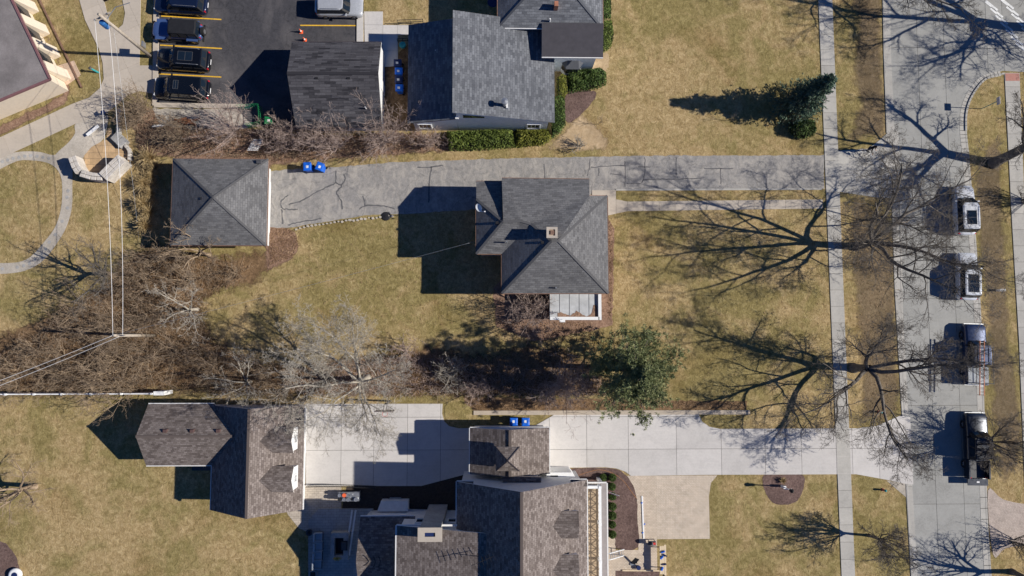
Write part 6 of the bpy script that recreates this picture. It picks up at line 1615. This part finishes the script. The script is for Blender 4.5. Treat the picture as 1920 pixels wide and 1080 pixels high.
# flag on the porch
def flag_mat():
    m, nt, b_ = M_('striped_flag'); uv = coord(nt, 'UV')
    sep = nd(nt, 'ShaderNodeSeparateXYZ'); lk(nt, uv, sep.inputs[0])
    st = math_(nt, 'GREATER_THAN', math_(nt, 'FRACT', math_(nt, 'MULTIPLY', sep.outputs['Y'], 6.5)), .5)
    c = mix(nt, st, (.55, .04, .06), (.78, .76, .74))
    can = math_(nt, 'MULTIPLY', math_(nt, 'LESS_THAN', sep.outputs['X'], .42), math_(nt, 'GREATER_THAN', sep.outputs['Y'], .46))
    vo = nd(nt, 'ShaderNodeTexVoronoi'); vo.inputs['Scale'].default_value = 15; lk(nt, uv, vo.inputs['Vector'])
    star = math_(nt, 'LESS_THAN', vo.outputs['Distance'], .28)
    c = mix(nt, can, c, mix(nt, star, (.03, .05, .22), (.75, .75, .78)))
    lk(nt, c, b_.inputs['Base Color']); rough(b_, .8, .2); return m
zp_ = 2.3; fx, fy_ = P(1140, 921, zp_); t = thing('flag', 'red, white and blue striped flag slanting out from the porch over the shrubs', 'flag', (fx, fy_, 0)); ORG[t.name] = Vector((0, 0, 0)); t.location = (0, 0, 0)
MB().tube([(fx-.55, fy_+.08, zp_-.35), (fx+.95, fy_-.32, zp_+.45)], .018, 6).build('pole', K['white'], t)
V = []; uvs = []; F = []; nx, ny = 10, 6
for i in range(nx+1):
    for j in range(ny+1):
        u, v = i/nx, j/ny
        V.append((fx-.15+1.05*(1-u)*.98, fy_-.03-.29*(1-u)-.18*(1-v)+.03*math.sin(6*u+2*v), zp_-.08+.50*(1-u)-(1-v)*.55+.05*math.sin(9*u))); uvs.append((u, v))
for i in range(nx):
    for j in range(ny): a = i*(ny+1)+j; F.append((a, a+ny+1, a+ny+2, a+1))
newmesh('cloth', V, F, flag_mat(), t, True, uvs=[uvs[k] for f_ in F for k in f_])
# long white trim board lying on the paver walk
p, q = W(1204, 930, .06), W(1207, 1010, .06)
t = thing('trim_board', 'long white trim board with blue tape lying along the paver walk', 'board', (p[0], (p[1]+q[1])/2, .03))
MB().beam(p, q, .13, .05).build('board', K['white'], t)
for f0, dx in ((.16, -.05), (.66, .12), (.86, -.08)):
    MB().box(p[0]+(q[0]-p[0])*f0+dx, p[1]+(q[1]-p[1])*f0, .062, .14, .09, .064, .5).build('blue_tape', K['blue'], t)
# white ladder leaning on the porch
a0, a1 = P(1172, 1030, .05), P(1138, 1034, 2.0)
t = thing('white_ladder', 'white aluminium ladder leaning against the porch gutter', 'ladder', (*a0, .05))
for s in (0, -.55): MB().beam((a0[0]-.1, a0[1]+s, .05), (a1[0]+.05, a1[1]+s+.1, 2.9), .05, .09).build('rail', K['white'], t)
for k in range(8):
    f0 = (k+.6)/8.4; x = a0[0]-.1+(a1[0]+.15-a0[0])*f0; y = a0[1]+(a1[1]+.1-a0[1])*f0; z = .05+2.85*f0
    MB().beam((x, y-.0, z), (x, y-.55, z), .05, .03).build('rung', K['steel'], t)
# plank workbench on trestles with tools
x, y = P(1243, 1050, .85)
t = thing('workbench', 'plank workbench on trestles at the edge of the paver walk', 'workbench', (x, y, 0))
for k in range(3): MB().box(x-.2+k*.2, y, .87, .18, 2.5+.2*(k == 2), .05).build('plank', K['lumber'], t)
for yy in (-.9, .9):
    for sx in (-.28, .28): MB().beam((x+sx, y+yy, .0), (x+sx*.5, y+yy, .845), .07, .07).build('leg', K['lumber'], t)
    MB().box(x, y+yy, .79, .6, .1, .09).build('trestle', K['lumber'], t)
for k, (dx, dy, rz, mt) in enumerate(((.0, .75, .4, 'blue'), (.15, .45, -.5, 'navy'), (-.12, .25, .9, 'blue'), (.1, -.35, .2, 'navy'), (-.1, -.75, 1.2, 'blue'))):
    o = MB().box(x+dx, y+dy, .955, .34, .12, .11, rz).box(x+dx+.1*math.cos(rz), y+dy+.1*math.sin(rz), 1.04, .12, .1, .08, rz).build('power_tool', K[mt])
    tag(o, ['blue power tool at the north end of the workbench', 'navy power tool lying aslant on the workbench', 'blue tool turned sideways on the workbench', 'navy tool near the middle of the workbench', 'blue tool at the south end of the workbench'][k], 'tool')
o = MB().box(x+.42, y-.9, .45, .06, 2.6, .16).build('propped_plank', K['lumber']); tag(o, 'long plank standing on edge against the workbench', 'plank'); o.location.z = -.37
o = MB().beam(W(1167, 1069.5, .09), W(1239, 1070, .09), .12, .10).build('timber_edge', K['lumber']); tag(o, 'pale timber laid along the mulch bed at the workbench', 'timber')
x, y = P(1222, 1018, .5); t = thing('mitre_saw', 'dark mitre saw on a stand at the head of the paver walk', 'saw', (x, y, .03))
for s in (-.25, .25):
    for s2 in (-.15, .15): MB().beam((x+s*1.2, y+s2*1.4, .03), (x+s, y+s2, .55), .05, .05).build('leg', K['black'], t)
MB().box(x, y, .6, .7, .4, .08).build('table', K['darkgrey'], t); MB().tube([(x-.03, y, .82), (x+.03, y, .82)], .17, 14).build('blade_guard', K['steel'], t); MB().box(x+.15, y+.05, .85, .22, .18, .2).build('motor', K['red'], t)
x, y = P(1190, 1052, .3); t = thing('tool_cart', 'small black folding cart left on the paver walk', 'cart', (x, y, .03))
MB().beam((x-.15, y-.3, .08), (x+.15, y+.35, .75), .4, .05).build('frame', K['black'], t); MB().box(x-.12, y-.3, .09, .5, .3, .05).build('plate', K['steel'], t)
for s in (-.2, .2): MB().tube([(x+s, y-.2, .13), (x+s+.05, y-.2, .13)], .11, 10).build('wheel', K['tyre'], t)
x, y = P(1197, 1064, .2); o = MB().lathe(x, y, [(.16, .03), (.2, .32), (.21, .34)], 12).build('bucket', K['navy']); tag(o, 'dark bucket on the pavers by the pale timber', 'bucket')
m = MB().tube([W(*p, .05) for p in smooth_poly([(1080, 893), (1100, 886), (1125, 881), (1150, 888), (1170, 903), (1184, 922), (1194, 935)], 6, False)], .014, 6)
o = m.build('garden_hose', K['hose']); tag(o, 'tan-orange hose curving along the rim of the shrub bed', 'hose')
# terrace furniture
cp = None; cu2 = []
for k, (x_, y_) in enumerate(((598, 1006), (598, 1024), (597, 1042), (596, 1058))):
    if cp is None:
        cp = thing('lounge_chair', '', 'chair'); MB().box(0, 0, .22, .78, .80, .2).build('base', K['darkgrey'], cp, bevel=.03)
        MB().box(.05, 0, .40, .62, .60, .16).build('seat_cushion', K['cloth'], cp, bevel=.05); MB().box(-.34, 0, .58, .16, .74, .56).build('backrest', K['cloth'], cp, bevel=.05)
        for s in (-1, 1): MB().box(.03, s*.36, .48, .70, .12, .32).build('armrest', K['cloth'], cp, bevel=.04)
    place(cp, cu2, (*P(x_, y_, .4), .16), 0, .98, 'grey cushioned lounge chair in the row on the raised terrace', 'lounge chairs in a row on the terrace')
x, y = P(637, 1024, .8); t = thing('outdoor_kitchen', 'stone outdoor kitchen island with dark inset on the raised terrace', 'counter', (x, y, .16))
m = MB().b2(x-.8, y-1.2, .16, x-.45, y+1.2, .92).b2(x+.35, y-1.2, .16, x+.8, y+1.2, .92).b2(x-.45, y+.75, .16, x+.35, y+1.2, .92).b2(x-.45, y-1.2, .16, x+.35, y-.8, .92); m.build('counter', K['stone_grey'], t)
MB().b2(x-.44, y-.79, .16, x+.34, y+.74, .35).build('inset_floor', K['black'], t); MB().box(x+.45, y+.1, 1.0, .55, .8, .2).build('grill', K['black'], t); MB().box(x+.45, y+.1, 1.15, .45, .7, .12).build('grill_lid', K['darkgrey'], t)
x, y = P(633, 1047, 1.0); o = thing('potted_plant', 'yellow dried plant on the outdoor kitchen counter', 'plant', (x, y, .92)); L_ = []
for k in range(60):
    az = R.uniform(0, 6.28); d = np.array([math.cos(az)*1.2, math.sin(az)*.6, 0]); h = R.uniform(.1, .3); b0 = np.array([x, y, .96]); L_.append((np.array([b0, b0+d*.15+[0, 0, h], b0+d*.32+[0, 0, h*.9]]), np.array([.02, .018, .01])))
mesh_np('leaves', *tube_mesh(L_, 3), plain('dry_yellow_leaf', (.55, .42, .12), .8, .2), o); MB().lathe(x, y, [(.08, .92), (.11, 1.02)], 8).build('pot', K['darkgrey'], o)
for k, (x_, y_, lab, mt) in enumerate(((580, 998, 'round dark planter at the terrace corner', 'black'), (588, 1075, 'square planter at the foot of the lounge chairs', 'stone_grey'))):
    x, y = P(x_, y_, .4); o = thing('planter', lab, 'planter', (x, y, .03))
    if k == 0: MB().lathe(x, y, [(.2, .03), (.27, .5), (.30, .55), (.24, .55), (.22, .42)], 14).build('pot', K['darkgrey'], o); MB().lathe(x, y, [(.22, .40), (.02, .44)], 12).build('soil', K['soil'], o)
    else: MB().box(x, y, .41, .62, .55, .5).build('pot', K[mt], o); MB().box(x, y, .665, .46, .4, .02).build('soil', K['soil'], o)
p0, p1 = (W(663, 957, .75), W(651, 1042, .75)); t = thing('terrace_bench', 'long pale double bench rail along the east side of the terrace', 'bench', (p0[0], (p0[1]+p1[1])/2, .16))
for s in (-.16, .16): MB().beam((p0[0]+s, p0[1], .62), (p1[0]+s, p1[1], .62), .14, .1).build('plank', K['trim'], t)
for f0 in (.05, .5, .95): MB().box(p0[0]+(p1[0]-p0[0])*f0, p0[1]+(p1[1]-p0[1])*f0, .36, .42, .12, .40).build('leg', K['stone_grey'], t)
# rack of pots, railings, window well cover
x, y = P(655, 930, .5); t = thing('pot_rack', 'low rack crowded with metal pots beside the rear terrace', 'rack', (x, y, 0)); 
for s in (-.9, .9):
    for s2 in (-.35, .35): MB().beam((x+s, y+s2, 0), (x+s, y+s2, .8), .05, .05).build('leg', K['steel'], t)
for z in (.35, .78): MB().box(x, y, z, 1.9, .8, .04).build('shelf', K['steel'], t)
for k in range(9):
    xx, yy = x-.75+(k % 5)*.36+rnd.uniform(-.06, .06), y-.2+(k//5)*.38; r_ = rnd.uniform(.10, .19)
    o = MB().lathe(xx, yy, [(r_*.7, .80), (r_, .80+r_), (r_*1.05, .80+r_*1.5), (r_*.85, .80+r_*1.45)], 10).build('metal_pot', K['orange'] if k == 6 else K['steel'] if k % 3 else K['black'])
    tag(o, 'orange pot standing among the metal pots on the rack' if k == 6 else 'dark metal pot on the crowded rack' if k % 3 == 0 else 'grey metal pot on the crowded rack', 'pot', None if k == 6 else ('dark pots on the rack' if k % 3 == 0 else 'grey pots on the rack'))
t = thing('iron_railing', 'black iron railing between the court and the rear terrace', 'railing', G(602, 914))
A_, B_, C_, D_ = P(574, 913, .9), P(598, 912, .9), P(630, 912, .9), P(703, 915, .9)
for p, q in ((A_, B_), (B_, C_), (C_, D_)):
    MB().beam((*p, 1.0), (*q, 1.0), .05, .04).build('top_rail', K['black'], t); MB().beam((*p, .12), (*q, .12), .04, .03).build('bottom_rail', K['black'], t)
    n = int(math.hypot(q[0]-p[0], q[1]-p[1])/.14)
    for i in range(n+1): f0 = i/n; MB().box(p[0]+(q[0]-p[0])*f0, p[1]+(q[1]-p[1])*f0, .51, .025, .025, .96).build('baluster', K['black'], t)
x, y = P(741, 943, .3); t = thing('window_well', 'grey metal window well against the white house', 'window well', (x, y, 0))
MB().tube([(x-.75, y-.55, .25), (x-.68, y+.25, .25), (x-.45, y+.42, .25), (x+.45, y+.42, .25), (x+.68, y+.25, .25), (x+.75, y-.55, .25)], .07, 8).build('rim', K['steel'], t)
MB().prism([(x-.68, y-.55), (x-.6, y+.3), (x+.6, y+.3), (x+.68, y-.55)], 0, .05).build('well_floor', K['black'], t)
# handrails of the blue house walk
for lab, A_, B_ in (('low black handrail on the grass edge north of the side walk', (744, 38), (793, 36)), ('short black handrail beside the shaded side walk', (744, 73), (764, 72))):
    p, q = P(*A_, .9), P(*B_, .9); t = thing('hand_rail', lab, 'railing', (p[0], p[1], 0))
    for z in (.45, .92): MB().beam((*p, z), (*q, z), .04, .04).build('rail', K['black'], t)
    for f0 in (0.02, .5, .98): MB().box(p[0]+(q[0]-p[0])*f0, p[1]+(q[1]-p[1])*f0, .46, .04, .04, .92).build('post', K['black'], t)
x, y = P(755, 85, .3); o = MB().lathe(x, y, [(.22, 0), (.30, .2), (.34, .45), (.2, .5)], 7).build('covered_pot', K['teal']); tag(o, 'teal wrapped bundle by the shaded side walk', 'bundle')
t = thing('round_table', 'round dark table in the shade of the blue house', 'table', G(925, 15)); x, y = P(924, 4, .7)
MB().lathe(x, y, [(.5, .70), (.52, .73), (.5, .75)], 18).build('table_top', K['navy'], t); MB().tube([(x, y, 0), (x, y, .7)], .06, 8).build('leg', K['black'], t)
# street sign
b = Vector(G(1840, 204)); t = thing('street_sign', 'thin green street sign post with plain plate at the corner verge', 'sign', tuple(b))
MB().tube([b, b+Vector((0, 0, 2.1))], .035, 8).build('post', K['teal'], t); MB().box(b.x, b.y, 2.3, .04, .72, .42).build('plate', plain('sign_back', (.50, .46, .48), .5, .1), t)
# hydrants/markers and small posts
for x_, y_, lab in ((1647, 772, 'reddish stub with teal cap on the verge above the drive'), (1655, 918, 'brown stub with teal cap on the verge below the drive')):
    x, y = P(x_, y_); t = thing('valve_marker', lab, 'hydrant', (x, y, 0))
    MB().lathe(x, y, [(.15, 0), (.15, .06), (.09, .08), (.09, .42), (.12, .44), (.12, .5)], 10).tube([(x-.17, y, .34), (x+.17, y, .34)], .05, 8).build('barrel', plain('rust_red', (.34, .13, .08), .7, .25), t)
    MB().lathe(x, y, [(.12, .5), (.09, .58), (.03, .62)], 10).build('cap', K['teal'], t)
sp_ = None; su = []
for x_, y_, lab in ((1122, 233, 'thin young sapling stake on the lawn near the sandy patch'), (1369, 227, 'thin young sapling stake on the lawn below the spruce shadow')):
    if sp_ is None: sp_ = tree_mesh('sapling', 91, spec(SHRUB, L=1.5, stems=1, n=[6, 3, 0], seg=[6, 4, 3], r=.025, rmin=.006, stemang=.1, ang=[.5, .6, .6]), K['bark'], '', 'sapling', split=0)
    place(sp_, su, G(x_, y_), x_, 1.0, lab)
x, y = P(723, 405, .2); o = thing('bin_lid', 'round black lid lying at the driveway edge', 'lid', (x, y, 0)); MB().lathe(x, y, [(.40, 0), (.43, .05), (.36, .12), (.05, .15)], 18).build('disc', K['black'], o); MB().box(x, y, .17, .2, .05, .05).build('grip', K['black'], o)
x, y = P(27, 1079, .4); t = thing('white_boulder_seat', 'white rounded seat standing on the dark mulch corner', 'seat', (x, y, .012)); MB().lathe(x, y, [(.5, .02), (.62, .3), (.55, .42), (.4, .44)], 14).build('shell', K['white'], t, smooth=True); MB().lathe(x, y, [(.38, .43), (.1, .46)], 12).build('cushion', K['navy'], t)
x, y = P(1878, 544, .4); t = thing('white_newspaper_box', 'small white and dark box on the grass across from the parked cars', 'box', (x, y, 0)); MB().box(x, y, .3, .5, .2, .6).build('case', K['trim'], t); MB().box(x, y-.02, .615, .36, .1, .03).build('slot', K['black'], t)

# ------------------------------------------------------------------ person with a bicycle on the apron
def skin_obj(name, verts, edges, mat, parent, sub=2):
    off = ORG.get(parent.name, Vector((0, 0, 0)))
    me = bpy.data.meshes.new(name); me.from_pydata([v[:3] for v in verts], edges, []); me.materials.append(mat)
    o = bpy.data.objects.new(name, me); link(o, parent)
    o.modifiers.new('skin', 'SKIN'); s = o.modifiers.new('sub', 'SUBSURF'); s.levels = s.render_levels = sub
    for i, v in enumerate(verts): me.skin_vertices[0].data[i].radius = (v[3], v[4] if len(v) > 4 else v[3])
    me.skin_vertices[0].data[0].use_root = True
    return o
skin = plain('skin', (.50, .30, .21), .6, .08); cloth_b = plain('black_jacket', (.012, .012, .016), .9, .2); jean = plain('dark_blue_trousers', (.02, .03, .07), .9, .2); hair = plain('dark_hair', (.02, .014, .010), .7, .2)
px_, py_ = P(1622, 283); t = thing('person', 'person in black jacket and dark trousers pushing a bicycle across the apron', 'person', (px_, py_, .045), 0); ORG[t.name] = Vector((0, 0, 0)); t.rotation_euler = (0, 0, -.75)
# faces +x, one foot forward, both arms reaching to the bars on the right side
verts = [(0, 0, .93, .15, .12), (.02, 0, 1.12, .15, .12), (.07, 0, 1.34, .19, .13), (.10, 0, 1.46, .08, .08), (.13, 0, 1.55, .065, .065),
         (.08, .19, 1.40, .075), (.20, .25, 1.16, .05), (.40, .16, 1.04, .042), (.08, -.19, 1.40, .075), (.22, -.28, 1.17, .05), (.42, -.34, 1.04, .042)]
edges = [(0, 1), (1, 2), (2, 3), (3, 4), (2, 5), (5, 6), (6, 7), (2, 8), (8, 9), (9, 10)]
skin_obj('jacket', verts, edges, cloth_b, t)
verts = [(0, 0, .92, .15, .12), (.0, .10, .85, .105), (.10, .11, .50, .07), (.06, .11, .10, .05), (.0, -.10, .85, .105), (-.02, -.11, .50, .07), (-.20, -.11, .14, .05)]
skin_obj('trousers', verts, [(0, 1), (1, 2), (2, 3), (0, 4), (4, 5), (5, 6)], jean, t)
for fx_, fy2, fz in ((.06, .11, .0), (-.20, -.11, .03)):
    skin_obj('shoe', [(fx_-.06, fy2, .06+fz, .05), (fx_+.06, fy2, .05+fz, .048), (fx_+.16, fy2, .035+fz, .035)], [(0, 1), (1, 2)], K['black'], t, 1)
hd = skin_obj('head', [(.12, 0, 1.50, .055), (.14, 0, 1.60, .085, .075), (.15, 0, 1.68, .10, .08), (.15, 0, 1.75, .085, .075)], [(0, 1), (1, 2), (2, 3)], skin, t)
MB().lathe(.12, 0, [(.105, 1.66), (.115, 1.72), (.10, 1.80), (.05, 1.85), (.01, 1.86)], 12).build('hair', hair, t, smooth=True)
MB().box(.255, 0, 1.64, .04, .03, .06).build('nose', skin, hd); MB().box(.245, 0, 1.585, .015, .055, .012).build('mouth', K['red'], hd)
for s in (-1, 1):
    MB().box(.242, s*.035, 1.675, .015, .028, .014).build('eye', K['black'], hd); MB().box(.14, s*.10, 1.655, .05, .02, .07).build('ear', skin, hd)
for hx, hy in ((.40, .16), (.42, -.34)):
    vv = [(hx, hy, 1.04, .036, .02), (hx+.07, hy, 1.03, .042, .018)]; ee = [(0, 1)]
    for k, l in enumerate((.060, .072, .068, .055)):
        i = len(vv); yy = hy-.033+k*.022
        vv += [(hx+.10, yy, 1.03, .010), (hx+.10+l*.6, yy, 1.02, .009), (hx+.10+l*.7, yy, .99, .008)]; ee += [(1, i), (i, i+1), (i+1, i+2)]
    i = len(vv); vv += [(hx+.03, hy+.045, 1.02, .011), (hx+.07, hy+.06, 1.0, .009)]; ee += [(0, i), (i, i+1)]
    skin_obj('hand', vv, ee, skin, t, 1)
t2 = thing('bicycle', 'pale-framed bicycle held by the person on the apron', 'bicycle', (px_, py_, .045), -.75); ORG[t2.name] = Vector((0, 0, 0))
oy = -.12+.0; bx0 = .45
t2.location = (px_+.28*math.cos(-.75)-(-.38)*math.sin(-.75), py_+.28*math.sin(-.75)+(-.38)*math.cos(-.75), .045)
for cx_ in (-.52, .52):
    ring = [(cx_+.33*math.cos(a), 0, .34+.33*math.sin(a)) for a in np.linspace(0, 6.283, 25)]
    w_ = MB().tube(ring, .022, 6).build('wheel', K['white'], t2, smooth=True); m = MB()
    for a in np.linspace(0, 3.1416, 7)[:-1]: m.tube([(cx_+.32*math.cos(a), 0, .34+.32*math.sin(a)), (cx_-.32*math.cos(a), 0, .34-.32*math.sin(a))], .006, 4)
    m.build('spokes', K['steel'], w_)
MB().tube([(-.52, 0, .34), (-.05, 0, .30), (.38, 0, .82), (-.18, 0, .80), (-.05, 0, .30)], .025, 7).tube([(-.52, 0, .34), (-.18, 0, .80)], .02, 6).tube([(.52, 0, .34), (.36, 0, .95)], .025, 7).build('frame', K['trim'], t2)
MB().tube([(.20, -.30, 1.0), (.36, -.18, 1.02), (.38, 0, .98), (.36, .18, 1.02), (.20, .30, 1.0)], .018, 6).build('handlebar', K['trim'], t2, smooth=True)
MB().box(-.20, 0, .93, .26, .12, .05).tube([(-.18, 0, .80), (-.2, 0, .92)], .015, 6).build('saddle', K['black'], t2)
MB().tube([(-.05, -.12, .28), (-.05, .12, .32)], .012, 6).box(-.05, -.15, .22, .1, .08, .02).box(-.05, .15, .38, .1, .08, .02).build('pedals', K['black'], t2)
